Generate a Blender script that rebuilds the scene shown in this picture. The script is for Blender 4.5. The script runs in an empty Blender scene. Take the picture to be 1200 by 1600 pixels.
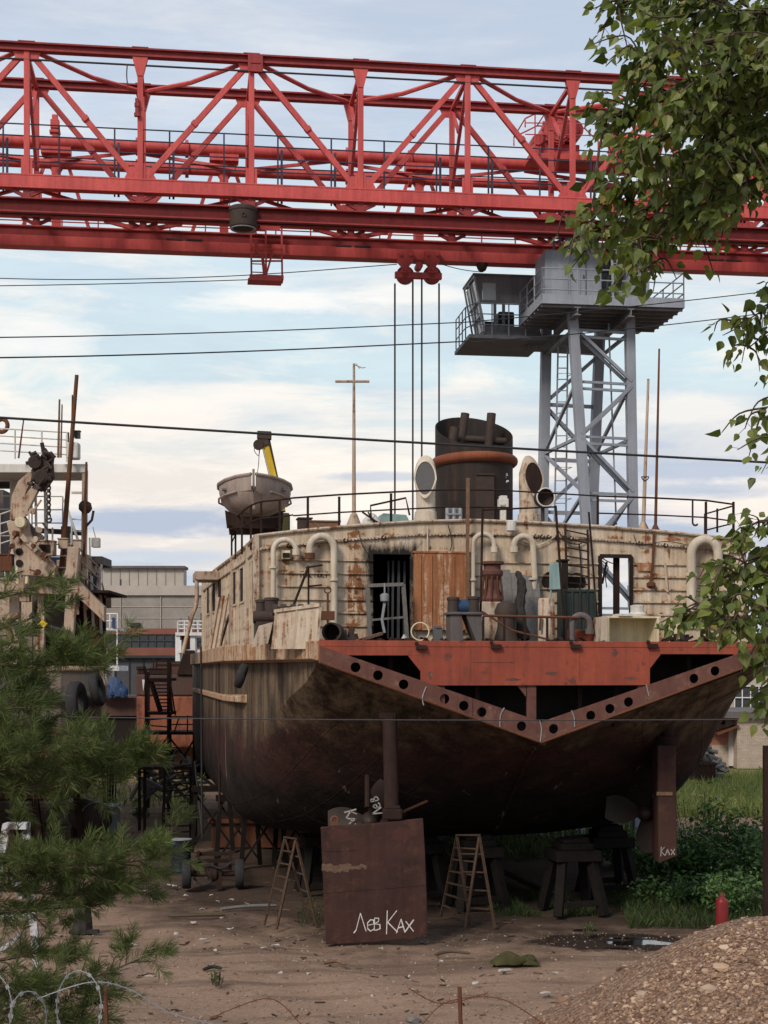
EXPOSURE, SUN_E, SKY_E = 0.34, 2.4, 0.92
import bpy, bmesh, math, random
from mathutils import Vector, Matrix
R = math.radians
PI = math.pi
random.seed(7)
scene = bpy.context.scene
COL = scene.collection
F = 2300.0          # focal length in photo pixels
H = 5.7             # eye height
HOR = 1050.0        # horizon row of the photo

def W(px, py, Y):
    """world point seen at photo pixel px,py at distance Y"""
    return Vector(((px - 600.0) / F * Y, Y, H - (py - HOR) / F * Y))
def G(px, py):
    """ground point (z=0) at photo pixel"""
    Y = H * F / (py - HOR)
    return Vector(((px - 600.0) / F * Y, Y, 0.0))
V = Vector

# ------------------------------------------------------------------ mesh builder
class MB:
    def __init__(s):
        s.v = []; s.f = []; s.m = []
    def add(s, vs, fs, m=0):
        b = len(s.v); s.v += [Vector(p) for p in vs]
        for f in fs:
            s.f.append([b + i for i in f]); s.m.append(m)
        return s
    def box(s, c, size, rot=None, m=0):
        c = Vector(c); hx, hy, hz = [k / 2 for k in size]
        vs = [Vector((x, y, z)) for x in (-hx, hx) for y in (-hy, hy) for z in (-hz, hz)]
        if rot is not None:
            vs = [rot @ p for p in vs]
        return s.add([c + p for p in vs], [(0,1,3,2),(4,6,7,5),(0,4,5,1),(2,3,7,6),(0,2,6,4),(1,5,7,3)], m)
    def span(s, lo, hi, m=0):
        lo = Vector(lo); hi = Vector(hi)
        return s.box((lo + hi) / 2, [abs(a) for a in (hi - lo)], None, m)
    def bar(s, p, q, w, h=None, up=(0, 0, 1), m=0):
        """rectangular bar from p to q; w across, h along up"""
        p = Vector(p); q = Vector(q); h = h or w
        d = (q - p)
        if d.length < 1e-6: return s
        d.normalize(); up = Vector(up)
        if abs(d.dot(up)) > 0.98: up = Vector((0, 1, 0)) if abs(d.y) < .9 else Vector((1, 0, 0))
        a = d.cross(up).normalized(); b = a.cross(d).normalized()
        vs = [e + a * (i * w / 2) + b * (j * h / 2) for e in (p, q) for i, j in ((-1,-1),(1,-1),(1,1),(-1,1))]
        return s.add(vs, [(3,2,1,0),(4,5,6,7),(0,1,5,4),(1,2,6,5),(2,3,7,6),(3,0,4,7)], m)
    def ibeam(s, p, q, w, h, t=0.03, up=(0, 0, 1), m=0):
        p = Vector(p); q = Vector(q); u = Vector(up)
        s.bar(p + u * (h / 2 - t / 2), q + u * (h / 2 - t / 2), w, t, up, m)
        s.bar(p - u * (h / 2 - t / 2), q - u * (h / 2 - t / 2), w, t, up, m)
        s.bar(p, q, t, h - 2 * t, up, m)
        return s
    def rings(s, rs, cap0=True, cap1=True, m=0, close=True):
        n = len(rs[0]); b = len(s.v)
        for r in rs: s.v += [Vector(p) for p in r]
        for i in range(len(rs) - 1):
            for j in range(n if close else n - 1):
                k = (j + 1) % n
                s.f.append([b + i * n + j, b + i * n + k, b + (i + 1) * n + k, b + (i + 1) * n + j]); s.m.append(m)
        if cap0: s.f.append([b + j for j in range(n)][::-1]); s.m.append(m)
        if cap1: s.f.append([b + (len(rs) - 1) * n + j for j in range(n)]); s.m.append(m)
        return s
    def tube(s, pts, r, n=8, caps=True, m=0):
        pts = [Vector(p) for p in pts]
        rr = r if isinstance(r, (list, tuple)) else [r] * len(pts)
        rs = []; prev = None
        for i, p in enumerate(pts):
            d = (pts[min(i + 1, len(pts) - 1)] - pts[max(i - 1, 0)])
            if d.length < 1e-9: d = Vector((0, 0, 1))
            d.normalize()
            if prev is None:
                up = Vector((0, 0, 1)) if abs(d.z) < .9 else Vector((0, 1, 0))
                a = d.cross(up).normalized()
            else:
                a = (prev - d * prev.dot(d))
                a = a.normalized() if a.length > 1e-6 else d.orthogonal().normalized()
            prev = a; b = d.cross(a)
            rs.append([p + (a * math.cos(2 * PI * k / n) + b * math.sin(2 * PI * k / n)) * rr[i] for k in range(n)])
        return s.rings(rs, caps, caps, m)
    def lathe(s, c, prof, n=20, axis=(0, 0, 1), cap0=True, cap1=True, m=0, sx=1, sy=1):
        """prof: (radius, height) list along axis"""
        c = Vector(c); q = Vector((0, 0, 1)).rotation_difference(Vector(axis).normalized())
        rs = [[c + q @ Vector((r * math.cos(2 * PI * k / n) * sx, r * math.sin(2 * PI * k / n) * sy, z)) for k in range(n)] for r, z in prof]
        return s.rings(rs, cap0, cap1, m)
    def cyl(s, p, q, r, n=16, m=0):
        return s.tube([p, q], r, n, True, m)
    def prism(s, poly, ext, m=0):
        poly = [Vector(p) for p in poly]; ext = Vector(ext); n = len(poly)
        s.add(poly + [p + ext for p in poly], [tuple(range(n))[::-1], tuple(range(n, 2 * n))] + [(i, (i + 1) % n, n + (i + 1) % n, n + i) for i in range(n)], m)
        return s
    def torus(s, c, Rr, r, n=32, k=10, axis=(0, 0, 1), sx=1, sy=1, m=0):
        c = Vector(c); q = Vector((0, 0, 1)).rotation_difference(Vector(axis).normalized()); b = len(s.v)
        for i in range(n):
            a = 2 * PI * i / n
            for j in range(k):
                t = 2 * PI * j / k
                s.v.append(c + q @ Vector(((Rr + r * math.cos(t)) * math.cos(a) * sx, (Rr + r * math.cos(t)) * math.sin(a) * sy, r * math.sin(t))))
        for i in range(n):
            for j in range(k):
                s.f.append([b + i * k + j, b + ((i + 1) % n) * k + j, b + ((i + 1) % n) * k + (j + 1) % k, b + i * k + (j + 1) % k]); s.m.append(m)
        return s
    def build(s, name, mat, parent=None, local=True, smooth=False, bevel=0.0, loc=None):
        """parent: object whose frame local verts are given in; local False = world verts"""
        me = bpy.data.meshes.new(name)
        vs = s.v
        if parent is not None and not local:
            inv = world(parent).inverted(); vs = [inv @ p for p in vs]
        o = bpy.data.objects.new(name, me)
        if parent is None:
            if loc is None:
                xs = [p.x for p in vs]; ys = [p.y for p in vs]; zs = [p.z for p in vs]
                loc = Vector(((min(xs) + max(xs)) / 2, (min(ys) + max(ys)) / 2, min(zs)))
            loc = Vector(loc); vs = [p - loc for p in vs]; o.location = loc
        me.from_pydata([tuple(p) for p in vs], [], s.f)
        for mm in (mat if isinstance(mat, (list, tuple)) else [mat]): me.materials.append(mm)
        if any(s.m): me.polygons.foreach_set('material_index', s.m)
        if smooth:
            me.polygons.foreach_set('use_smooth', [True] * len(me.polygons))
            try: me.set_sharp_from_angle(angle=R(smooth if smooth is not True else 40))
            except Exception: pass
        COL.objects.link(o)
        if parent is not None: o.parent = parent
        if bevel:
            md = o.modifiers.new('bevel', 'BEVEL'); md.width = bevel; md.segments = 2; md.limit_method = 'ANGLE'; md.angle_limit = R(50)
        me.update()
        return o

MATW = {}
def world(o):
    m = Matrix.LocRotScale(o.location, o.rotation_euler, o.scale)
    return world(o.parent) @ m if o.parent else m
def thing(name, label, cat, loc=(0, 0, 0), rotz=0.0, group=None):
    o = bpy.data.objects.new(name, None); COL.objects.link(o)
    o.location = loc; o.rotation_euler = (0, 0, rotz); o.empty_display_size = .3
    o['label'] = label; o['category'] = cat
    if group: o['group'] = group
    return o
def tag(o, label, cat, group=None):
    o['label'] = label; o['category'] = cat
    if group: o['group'] = group
    return o
def kind(o, k):
    o['kind'] = k; return o
def children(o): return [c for c in bpy.data.objects if c.parent is o]
def dup(o, loc=None, rotz=None, label=None, group=None, parent=None, scale=None):
    c = o.copy(); COL.objects.link(c)
    if parent is not None: c.parent = parent
    if loc is not None: c.location = loc
    if rotz is not None: c.rotation_euler = (c.rotation_euler.x, c.rotation_euler.y, rotz)
    if scale is not None: c.scale = scale
    if label: c['label'] = label
    if group: c['group'] = group
    for ch in children(o): dup(ch, parent=c)
    return c

# ------------------------------------------------------------------ materials
def lerp(a, b, t): return tuple(x + (y - x) * t for x, y in zip(a, b))
class NT:
    def __init__(s, name):
        s.mat = bpy.data.materials.new(name); s.mat.use_nodes = True
        s.t = s.mat.node_tree; s.n = s.t.nodes; s.l = s.t.links
        s.bsdf = s.n['Principled BSDF']
        s.tc = s.n.new('ShaderNodeTexCoord')
        s.co = s.tc.outputs['Object']
    def worldco(s):
        g = s.n.new('ShaderNodeNewGeometry'); s.co = g.outputs['Position']; return s
    def link(s, a, b): s.l.new(a, b)
    def mapping(s, scale=(1, 1, 1), rot=(0, 0, 0), loc=(0, 0, 0)):
        m = s.n.new('ShaderNodeMapping'); m.inputs['Scale'].default_value = scale; m.inputs['Rotation'].default_value = rot; m.inputs['Location'].default_value = loc
        s.link(s.co, m.inputs['Vector']); return m.outputs['Vector']
    def noise(s, scale, detail=5, rough=.6, vec=None, dist=0.0):
        n = s.n.new('ShaderNodeTexNoise'); n.inputs['Scale'].default_value = scale; n.inputs['Detail'].default_value = detail
        n.inputs['Roughness'].default_value = rough; n.inputs['Distortion'].default_value = dist
        s.link(vec if vec is not None else s.co, n.inputs['Vector']); return n.outputs['Fac']
    def voro(s, scale, vec=None, out='Distance', feat='F1'):
        n = s.n.new('ShaderNodeTexVoronoi'); n.feature = feat; n.inputs['Scale'].default_value = scale
        s.link(vec if vec is not None else s.co, n.inputs['Vector']); return n.outputs[out]
    def ramp(s, fac, stops, interp='LINEAR'):
        r = s.n.new('ShaderNodeValToRGB'); r.color_ramp.interpolation = interp
        e = r.color_ramp.elements
        while len(e) < len(stops): e.new(0.5)
        for k, (p, c) in enumerate(stops):
            e[k].position = p
            e[k].color = (c, c, c, 1) if isinstance(c, (int, float)) else tuple(c) + (1,)
        s.link(fac, r.inputs['Fac']); return r.outputs['Color']
    def mix(s, fac, a, b, mode='MIX'):
        m = s.n.new('ShaderNodeMix'); m.data_type = 'RGBA'; m.blend_type = mode
        for val, idx in ((fac, 0), (a, 6), (b, 7)):
            if isinstance(val, (int, float)): m.inputs[idx].default_value = val if idx == 0 else (val, val, val, 1)
            elif isinstance(val, tuple): m.inputs[idx].default_value = val + (1,)
            else: s.link(val, m.inputs[idx])
        return m.outputs[2]
    def math(s, op, a, b=None, clamp=False):
        m = s.n.new('ShaderNodeMath'); m.operation = op; m.use_clamp = clamp
        for i, val in enumerate((a, b)):
            if val is None: continue
            if isinstance(val, (int, float)): m.inputs[i].default_value = val
            else: s.link(val, m.inputs[i])
        return m.outputs[0]
    def xyz(s, vec=None):
        m = s.n.new('ShaderNodeSeparateXYZ'); s.link(vec if vec is not None else s.co, m.inputs[0]); return m.outputs
    def color(s, c):
        if isinstance(c, tuple): s.bsdf.inputs['Base Color'].default_value = c + (1,)
        else: s.link(c, s.bsdf.inputs['Base Color'])
    def rough(s, r):
        s.bsdf.inputs['Specular IOR Level'].default_value = .18
        if isinstance(r, (int, float)): s.bsdf.inputs['Roughness'].default_value = r
        else: s.link(r, s.bsdf.inputs['Roughness'])
    def metal(s, r): s.bsdf.inputs['Metallic'].default_value = r
    def bump(s, h, strength=.3, dist=.02):
        b = s.n.new('ShaderNodeBump'); b.inputs['Strength'].default_value = strength; b.inputs['Distance'].default_value = dist
        s.link(h, b.inputs['Height']); s.link(b.outputs['Normal'], s.bsdf.inputs['Normal'])
    def spec(s, v): s.bsdf.inputs['Specular IOR Level'].default_value = v

RUST = (0.17, 0.062, 0.025); RUSTD = (0.055, 0.022, 0.012)
def weathered(name, c1, c2, rust=0.35, rough=.6, scale=1.2, streak=.7, rcol=RUST, rcol2=RUSTD, bump=.25, grime=.35, metal=0, spec=.2):
    """paint c1/c2 with rust patches, vertical streaks and grime"""
    t = NT(name)
    big = t.noise(scale * .6, 4, .55)
    base = t.mix(t.ramp(big, [(.35, 0.), (.65, 1.)]), c1, c2)
    fine = t.noise(scale * 14, 6, .7)
    base = t.mix(grime, base, t.ramp(fine, [(.25, .45), (.75, 1.15)]), 'MULTIPLY')
    st = t.noise(scale * 3.2, 6, .65, t.mapping((1, 1, .12)))
    pat = t.noise(scale * 2.6, 8, .72, dist=.3)
    mask = t.math('ADD', t.math('MULTIPLY', st, streak), t.math('MULTIPLY', pat, 1 - streak))
    wash = t.noise(scale * 5, 6, .7, t.mapping((1, 1, .07)))
    base = t.mix(min(1, grime * 1.3), base, t.ramp(wash, [(.34, .5), (.6, 1.08)]), 'MULTIPLY')
    thr = .78 - .42 * rust
    mk = t.ramp(mask, [(thr - .05, 0.), (thr + .035, 1.)])
    rc = t.mix(t.ramp(t.noise(scale * 9, 5, .7), [(.35, 0.), (.65, 1.)]), rcol, rcol2)
    soft = t.ramp(mask, [(thr - .2, 0.), (thr + .04, .55)])
    base = t.mix(soft, base, t.mix(.5, rcol, c2))
    t.color(t.mix(mk, base, rc))
    t.rough(t.ramp(mk, [(0, rough), (1, .92)])); t.metal(metal); t.spec(spec)
    t.bump(t.math('ADD', t.math('MULTIPLY', pat, .7), t.math('MULTIPLY', fine, .3)), bump, .02)
    return t.mat
def plain(name, c, c2=None, rough=.7, scale=8, metal=0, bump=.15, spec=.25):
    t = NT(name); n = t.noise(scale, 6, .68)
    t.color(t.mix(t.ramp(n, [(.3, 0.), (.7, 1.)]), c, c2 or lerp(c, (0, 0, 0), .35)))
    t.rough(rough); t.metal(metal); t.spec(spec)
    if bump: t.bump(n, bump, .01)
    return t.mat
def island(name, stops, rough=.7, sub=0.0, spec=.3, scale=None):
    """colour varies from one loose piece (leaf, stone, blade) to the next"""
    t = NT(name); g = t.n.new('ShaderNodeNewGeometry')
    c = t.ramp(g.outputs['Random Per Island'], stops)
    if scale:
        c = t.mix(.5, c, t.ramp(t.noise(scale, 5, .7), [(.25, .35), (.75, 1.3)]), 'MULTIPLY')
    t.color(c); t.rough(rough); t.spec(spec)
    if sub:
        tr = t.n.new('ShaderNodeBsdfTranslucent'); mx = t.n.new('ShaderNodeMixShader'); mx.inputs[0].default_value = sub
        t.link(t.mix(1.0, c, (1.3, 1.35, .7), 'MULTIPLY'), tr.inputs['Color'])
        t.link(t.bsdf.outputs[0], mx.inputs[1]); t.link(tr.outputs[0], mx.inputs[2])
        t.link(mx.outputs[0], t.n['Material Output'].inputs['Surface'])
    return t.mat

M = {}
M['crane'] = weathered('crane red paint', (.56, .098, .092), (.45, .075, .073), .12, .5, 1.1, .35, grime=.35, bump=.1, rcol=(.24, .06, .045), rcol2=(.15, .045, .035))
M['crane_edge'] = weathered('crane red dark paint and shade', (.30, .046, .048), (.23, .037, .039), .18, .55, .8, .4, bump=.08)
M['grey'] = weathered('crane grey paint', (.275, .30, .345), (.215, .235, .275), .07, .5, .8, .6, grime=.25, bump=.06)
M['grey_dark'] = plain('dark grey steel', (.06, .063, .07), (.04, .04, .045), .7, 4)
M['blue_rail'] = plain('dark blue rail paint', (.035, .045, .09), (.05, .05, .06), .6, 10, bump=0)
M['rope'] = plain('steel wire rope', (.05, .045, .05), (.03, .028, .03), .6, 30, bump=0)
M['cable'] = plain('black cable sheath', (.02, .02, .024), (.03, .03, .032), .6, 20, bump=0)
M['void'] = plain('sooty steel and shaded voids', (.012, .010, .010), (.02, .014, .012), .95, 3)  # soot on the burnt bulkheads, painted darkness in other openings
M['rust'] = weathered('rusted steel', (.13, .055, .03), (.085, .038, .024), .5, .85, 1.6, .5)
M['rust_dark'] = weathered('dark rusted steel', (.034, .02, .017), (.022, .014, .012), .3, .85, 1.5, .5, rcol=(.065, .03, .02), spec=.1)
M['cab_grey'] = weathered('cab grey paint', (.19, .20, .215), (.14, .147, .158), .08, .6, 1.2)
M['trestle'] = plain('near black steel', (.006, .0055, .0055), (.014, .011, .010), .85, 5, spec=.1)  # one near-black tone for the steel and its timber blocks
M['ladder_wood'] = plain('dirty dark wood', (.08, .05, .034), (.04, .027, .02), .9, 14, spec=.1)
M['rudder'] = weathered('red brown rudder plate', (.062, .03, .027), (.028, .019, .018), .5, .85, 1.3, .25, rcol=(.085, .036, .026), rcol2=(.05, .03, .025), spec=.12)
M['rust_orange'] = weathered('orange rust plate', (.37, .165, .08), (.27, .11, .05), .6, .9, 1.6, .9, rcol=(.22, .085, .03), rcol2=(.48, .36, .26), grime=.5)
M['white_rust'] = weathered('rusty white plate', (.54, .475, .385), (.42, .355, .28), .52, .7, 1.9, .6, rcol=(.27, .12, .055))
M['cream'] = weathered('old cream paint', (.66, .58, .39), (.54, .47, .33), .2, .6, 2.0, .6, rcol=(.25, .12, .06))
M['white'] = weathered('grubby white paint', (.62, .60, .56), (.5, .48, .45), .12, .6, 1.5, .7, rcol=(.3, .16, .09))
M['beige'] = weathered('beige rusty paint', (.47, .385, .30), (.36, .28, .215), .5, .65, 1.8, .55, rcol=(.22, .09, .04))
M['funnel'] = weathered('black funnel paint', (.014, .013, .0125), (.024, .019, .017), .4, .7, 1.6, .75, rcol=(.07, .035, .022), rcol2=(.04, .022, .015))
M['strake'] = weathered('rust run cream strake', (.50, .43, .33), (.40, .29, .19), .62, .8, 2.4, .55, rcol=(.33, .16, .075), rcol2=(.15, .07, .04), grime=.6, bump=.5)
M['ring'] = weathered('orange lagging ring', (.23, .075, .038), (.16, .05, .028), .4, .85, 3, .3)
M['pipe_black'] = plain('sooty pipe', (.03, .024, .022), (.055, .035, .028), .75, 6)
M['rubber'] = plain('old tyre rubber', (.018, .018, .02), (.03, .03, .032), .85, 12)
M['chalk'] = plain('white chalk', (.62, .6, .58), (.42, .4, .39), .95, 25, bump=0)
M['rudder_red'] = weathered('faded red rudder scale', (.085, .035, .03), (.06, .028, .025), .5, .85, 2.5, .2, rcol=(.05, .027, .024), rcol2=(.04, .023, .021), spec=.12)
M['scraped'] = plain('scraped bare plate', (.15, .095, .062), (.07, .043, .032), .9, 22)
M['dim_chalk'] = plain('faded chalk', (.36, .35, .34), (.2, .19, .18), .95, 25, bump=0)
M['wood'] = plain('old wood', (.19, .11, .065), (.10, .06, .04), .85, 14)
M['wood_grey'] = plain('grey weathered boards', (.17, .16, .15), (.10, .095, .09), .85, 14)
M['char'] = plain('charred timber', (.012, .011, .011), (.04, .035, .032), .9, 8, bump=.5)
M['green_paint'] = weathered('dark green crate paint', (.03, .045, .042), (.022, .03, .03), .2, .7, 2)
M['teal'] = weathered('pale teal paint', (.24, .36, .36), (.19, .29, .29), .25, .6, 2)
M['yellow'] = weathered('yellow crane paint', (.62, .44, .03), (.5, .33, .02), .12, .5, 2, .5)
M['boat'] = weathered('dirty grey-pink fibreglass', (.40, .335, .30), (.28, .23, .205), .4, .7, 1.5, .6, rcol=(.2, .12, .09), rcol2=(.12, .08, .07))
M['mesh_grey'] = plain('grey wire mesh', (.06, .06, .063), (.11, .11, .115), .8, 60)
M['galv'] = plain('galvanised steel', (.32, .33, .35), (.22, .23, .25), .45, 10, metal=.4)
M['blue_drum'] = plain('dark blue drum paint', (.006, .012, .034), (.008, .01, .02), .6, 6)
M['brick_band'] = plain('red brick band', (.21, .085, .06), (.14, .055, .042), .9, .6)
M['pipe_cream'] = weathered('cream pipe paint', (.60, .53, .43), (.47, .41, .33), .3, .65, 2.2, .6, rcol=(.28, .13, .06))
M['blue'] = plain('blue paint', (.025, .06, .14), (.018, .035, .08), .6, 6)
M['redbottle'] = weathered('red cylinder paint', (.20, .018, .022), (.14, .014, .016), .12, .4, 3, .4)
M['olive'] = plain('olive cloth', (.06, .055, .02), (.03, .03, .012), .95, 9, bump=.5)
M['glass'] = plain('dark window glass', (.03, .035, .04), (.05, .055, .06), .12, 3, bump=0)
M['glass_pale'] = plain('pale sky-lit window glass', (.4, .46, .5), (.32, .38, .42), .08, 2, bump=0)
M['paper'] = plain('pale litter', (.42, .40, .38), (.3, .28, .26), .9, 20)
M['bark'] = plain('brown bark', (.10, .075, .055), (.05, .038, .03), .9, 22, bump=.6)
M['twig'] = plain('thin twig', (.09, .065, .045), (.06, .045, .03), .9, 22, bump=0)
M['orange_hull'] = weathered('orange red barge paint', (.29, .10, .058), (.21, .068, .04), .5, .8, .5, .6, rcol=(.16, .06, .035))
M['barge_dark'] = weathered('dark brown barge paint', (.085, .05, .043), (.06, .036, .032), .3, .8, .5, .6)
M['prop'] = plain('brown bronze propeller', (.034, .021, .017), (.02, .014, .012), .6, 4)
M['grey_hull'] = weathered('grey hull paint', (.13, .12, .12), (.10, .09, .09), .3, .75, .8, .7, rcol=(.14, .06, .045))

# ship wall paint with the soot stain above the burnt doorway (ship frame: x across, y forward, z up)
def wall_paint(door):
    uc, hw, zc, hh = door
    t = NT('weathered ship wall paint')
    big = t.noise(.9, 5, .6)
    base = t.mix(t.ramp(big, [(.35, 0.), (.65, 1.)]), (.68, .595, .48), (.51, .435, .34))
    fine = t.noise(16, 7, .72)
    base = t.mix(.5, base, t.ramp(fine, [(.25, .42), (.7, 1.15)]), 'MULTIPLY')
    st = t.noise(3.4, 7, .7, t.mapping((1, 1, .1)))
    pat = t.noise(2.2, 9, .75, dist=.6)
    xs = t.xyz()
    band = t.math('PINGPONG', t.math('ADD', xs[2], .02), .155)      # rust gathers along the stiffeners
    bandm = t.ramp(band, [(0., .055), (.08, 0.)])
    mask = t.math('ADD', t.math('ADD', t.math('MULTIPLY', st, .5), t.math('MULTIPLY', pat, .5)), bandm)
    soft = t.ramp(mask, [(.40, 0.), (.58, .8)])
    base = t.mix(soft, base, (.43, .31, .205))
    wash = t.noise(5, 6, .7, t.mapping((1, 1, .06)))
    base = t.mix(.75, base, t.ramp(wash, [(.36, .5), (.6, 1.08)]), 'MULTIPLY')
    mk = t.ramp(mask, [(.57, 0.), (.61, 1.)])
    base = t.mix(mk, base, t.mix(t.ramp(t.noise(12, 5, .7), [(.35, 0.), (.65, 1.)]), (.25, .105, .045), (.10, .045, .025)))
    dx = t.math('SUBTRACT', t.math('ABSOLUTE', t.math('SUBTRACT', xs[0], uc)), hw)
    dz = t.math('SUBTRACT', t.math('ABSOLUTE', t.math('SUBTRACT', xs[2], zc)), hh)
    d = t.math('MAXIMUM', dx, dz)
    up = t.math('MULTIPLY', t.math('SUBTRACT', xs[2], zc), -.045)
    d = t.math('ADD', t.math('ADD', d, up), t.math('MULTIPLY', t.math('SUBTRACT', t.noise(3.5, 7, .75, t.mapping((1.8, 1, .5))), .5), .75))
    soot = t.ramp(d, [(.03, 1.), (.26, 0.)])
    base = t.mix(soot, base, (.016, .014, .013))
    t.color(base); t.rough(.75)
    t.bump(t.math('ADD', t.math('MULTIPLY', pat, .6), t.math('MULTIPLY', fine, .4)), .35, .025)
    return t.mat

def shaded_hull_paint():
    t = NT('weathered hull paint with bottom shade')
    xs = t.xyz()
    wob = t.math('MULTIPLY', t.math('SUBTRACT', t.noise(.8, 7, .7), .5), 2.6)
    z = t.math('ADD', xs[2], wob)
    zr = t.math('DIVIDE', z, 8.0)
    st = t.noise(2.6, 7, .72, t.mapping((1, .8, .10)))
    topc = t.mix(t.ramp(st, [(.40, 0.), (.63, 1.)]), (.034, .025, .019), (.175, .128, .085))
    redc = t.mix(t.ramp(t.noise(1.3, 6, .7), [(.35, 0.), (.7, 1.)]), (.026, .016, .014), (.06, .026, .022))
    bottom_shade = t.mix(t.ramp(t.noise(2.2, 6, .7), [(.4, 0.), (.75, 1.)]), (.009, .008, .0075), (.024, .017, .015))  # near-black lower band paints the shade under the hull
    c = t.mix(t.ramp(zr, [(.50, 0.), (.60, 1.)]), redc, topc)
    c = t.mix(t.ramp(zr, [(.36, 0.), (.47, 1.)]), bottom_shade, c)
    fine = t.noise(13, 7, .75)
    c = t.mix(.6, c, t.ramp(fine, [(.25, .35), (.75, 1.3)]), 'MULTIPLY')
    rr = t.noise(9, 6, .7, t.mapping((1, 1, .05)))
    c = t.mix(t.math('MULTIPLY', t.ramp(rr, [(.56, 0.), (.64, .75)]), t.ramp(zr, [(.4, 0.), (.6, 1.)])), c, (.10, .05, .028))
    scr = t.noise(5, 4, .6, t.mapping((1, .6, .05)))
    c = t.mix(t.ramp(scr, [(.66, 0.), (.72, .5)]), c, (.24, .19, .14))
    t.color(c); t.rough(t.ramp(fine, [(.3, .6), (.7, .9)])); t.spec(.12)
    t.bump(t.math('ADD', t.math('MULTIPLY', t.noise(1.5, 4, .5), 2.2), t.math('MULTIPLY', fine, .25)), .5, .07)
    return t.mat
M['hull'] = shaded_hull_paint()
M['transom'] = weathered('red primer paint', (.33, .075, .042), (.225, .052, .034), .42, .65, 1.3, .35, rcol=(.13, .05, .035), rcol2=(.07, .03, .025), bump=.15)
M['transom_rib'] = weathered('faded brown red primer', (.125, .05, .04), (.085, .037, .031), .45, .8, 1.4, .3, rcol=(.21, .12, .09), rcol2=(.08, .04, .03), bump=.2)

# ------------------------------------------------------------------ strokes for hand lettering
GLY = {
 'Л': [[(0,0),(.12,.12),(.32,1),(.62,0)]],
 'е': [[(.05,.33),(.42,.40),(.40,.60),(.2,.66),(.04,.45),(.06,.12),(.25,0),(.45,.12)]],
 'в': [[(.05,0),(.08,.72),(.3,.70),(.32,.5),(.08,.4),(.4,.34),(.42,.08),(.2,0),(.05,.02)]],
 'К': [[(.03,-.12),(.06,1.0)],[(.5,.95),(.08,.45),(.55,-.08)]],
 'а': [[(0,0),(.25,.72),(.48,.02)],[(.1,.28),(.42,.3)]],
 'х': [[(.02,.62),(.5,.0)],[(.5,.66),(.0,-.02)]],
 'П': [[(.02,0),(.02,1),(.5,1),(.5,0)]],
 'О': [[(.25,0),(.03,.2),(.03,.8),(.25,1),(.48,.8),(.48,.2),(.25,0)]],
 'Ж': [[(.3,0),(.3,1)],[(0,1),(.3,.5),(0,0)],[(.6,1),(.3,.5),(.6,0)]],
 'С': [[(.48,.85),(.25,1),(.03,.8),(.03,.2),(.25,0),(.48,.15)]],
 'Т': [[(.25,0),(.25,1)],[(0,1),(.5,1)]],
 'Р': [[(.03,0),(.03,1),(.35,1),(.48,.75),(.35,.5),(.03,.5)]],
 '.': [[(.1,0),(.13,.06)]],
}
def writing(mb, text, o, ex, ez, size, nrm, r, gap=.68, jit=.03):
    """flat chalk/paint strokes laid on a surface: origin o, right ex, up ez, outward nrm"""
    o = Vector(o); ex = Vector(ex).normalized(); ez = Vector(ez).normalized(); nrm = Vector(nrm).normalized()
    x = 0
    for ch in text:
        for st in GLY.get(ch, []):
            pts = [o + ex * ((x + a + random.uniform(-jit, jit)) * size) + ez * ((b + random.uniform(-jit, jit)) * size) for a, b in st]
            for p, q in zip(pts, pts[1:]):
                d = (q - p).normalized(); s = nrm.cross(d).normalized()
                rr = r * random.uniform(.7, 1.25); p2 = p - d * r * .4; q2 = q + d * r * .4
                mb.prism([p2 + s * rr, p2 - s * rr, q2 - s * rr, q2 + s * rr], nrm * .004)
        x += gap if ch not in ' .' else gap * .55
    return mb
def arc(c, e1, e2, r, a0, a1, n=12):
    c = Vector(c); e1 = Vector(e1); e2 = Vector(e2)
    return [c + (e1 * math.cos(R(a0 + (a1 - a0) * i / n)) + e2 * math.sin(R(a0 + (a1 - a0) * i / n))) * r for i in range(n + 1)]
def smooth(a, b, x):
    t = max(0, min(1, (x - a) / (b - a))); return t * t * (3 - 2 * t)
def catmull(pts, n=8):
    pts = [Vector(p) for p in pts]; out = []
    for i in range(len(pts) - 1):
        p0 = pts[max(i - 1, 0)]; p1 = pts[i]; p2 = pts[i + 1]; p3 = pts[min(i + 2, len(pts) - 1)]
        for k in range(n):
            t = k / n
            out.append(.5 * ((2 * p1) + (p2 - p0) * t + (2 * p0 - 5 * p1 + 4 * p2 - p3) * t * t + (3 * p1 - p0 - 3 * p2 + p3) * t ** 3))
    out.append(pts[-1]); return out
# ================================================================== camera, light, sky
cam_d = bpy.data.cameras.new('camera'); cam = bpy.data.objects.new('camera', cam_d); COL.objects.link(cam)
cam.location = (0, 0, H); cam.rotation_euler = (R(90), 0, 0)
cam_d.sensor_fit = 'VERTICAL'; cam_d.sensor_height = 36.0; cam_d.lens = 36.0 * F / 1600.0
cam_d.shift_y = (HOR - 800.0) / 1600.0
cam_d.clip_start = .1; cam_d.clip_end = 3000
scene.camera = cam
scene.view_settings.view_transform = 'Standard'; scene.view_settings.look = 'None'
scene.view_settings.exposure = EXPOSURE; scene.view_settings.gamma = 1.0
SUN_EL, SUN_AZ = 38.0, -148.0      # azimuth clockwise from +Y (view direction): behind the camera, to the left
sd = bpy.data.lights.new('sun', 'SUN'); sd.energy = SUN_E; sd.angle = R(16); sd.color = (1.0, .88, .75)
so = bpy.data.objects.new('sun', sd); COL.objects.link(so); so.location = (-20, -20, 40)
_s = Vector((math.sin(R(SUN_AZ)) * math.cos(R(SUN_EL)), math.cos(R(SUN_AZ)) * math.cos(R(SUN_EL)), math.sin(R(SUN_EL))))
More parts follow.
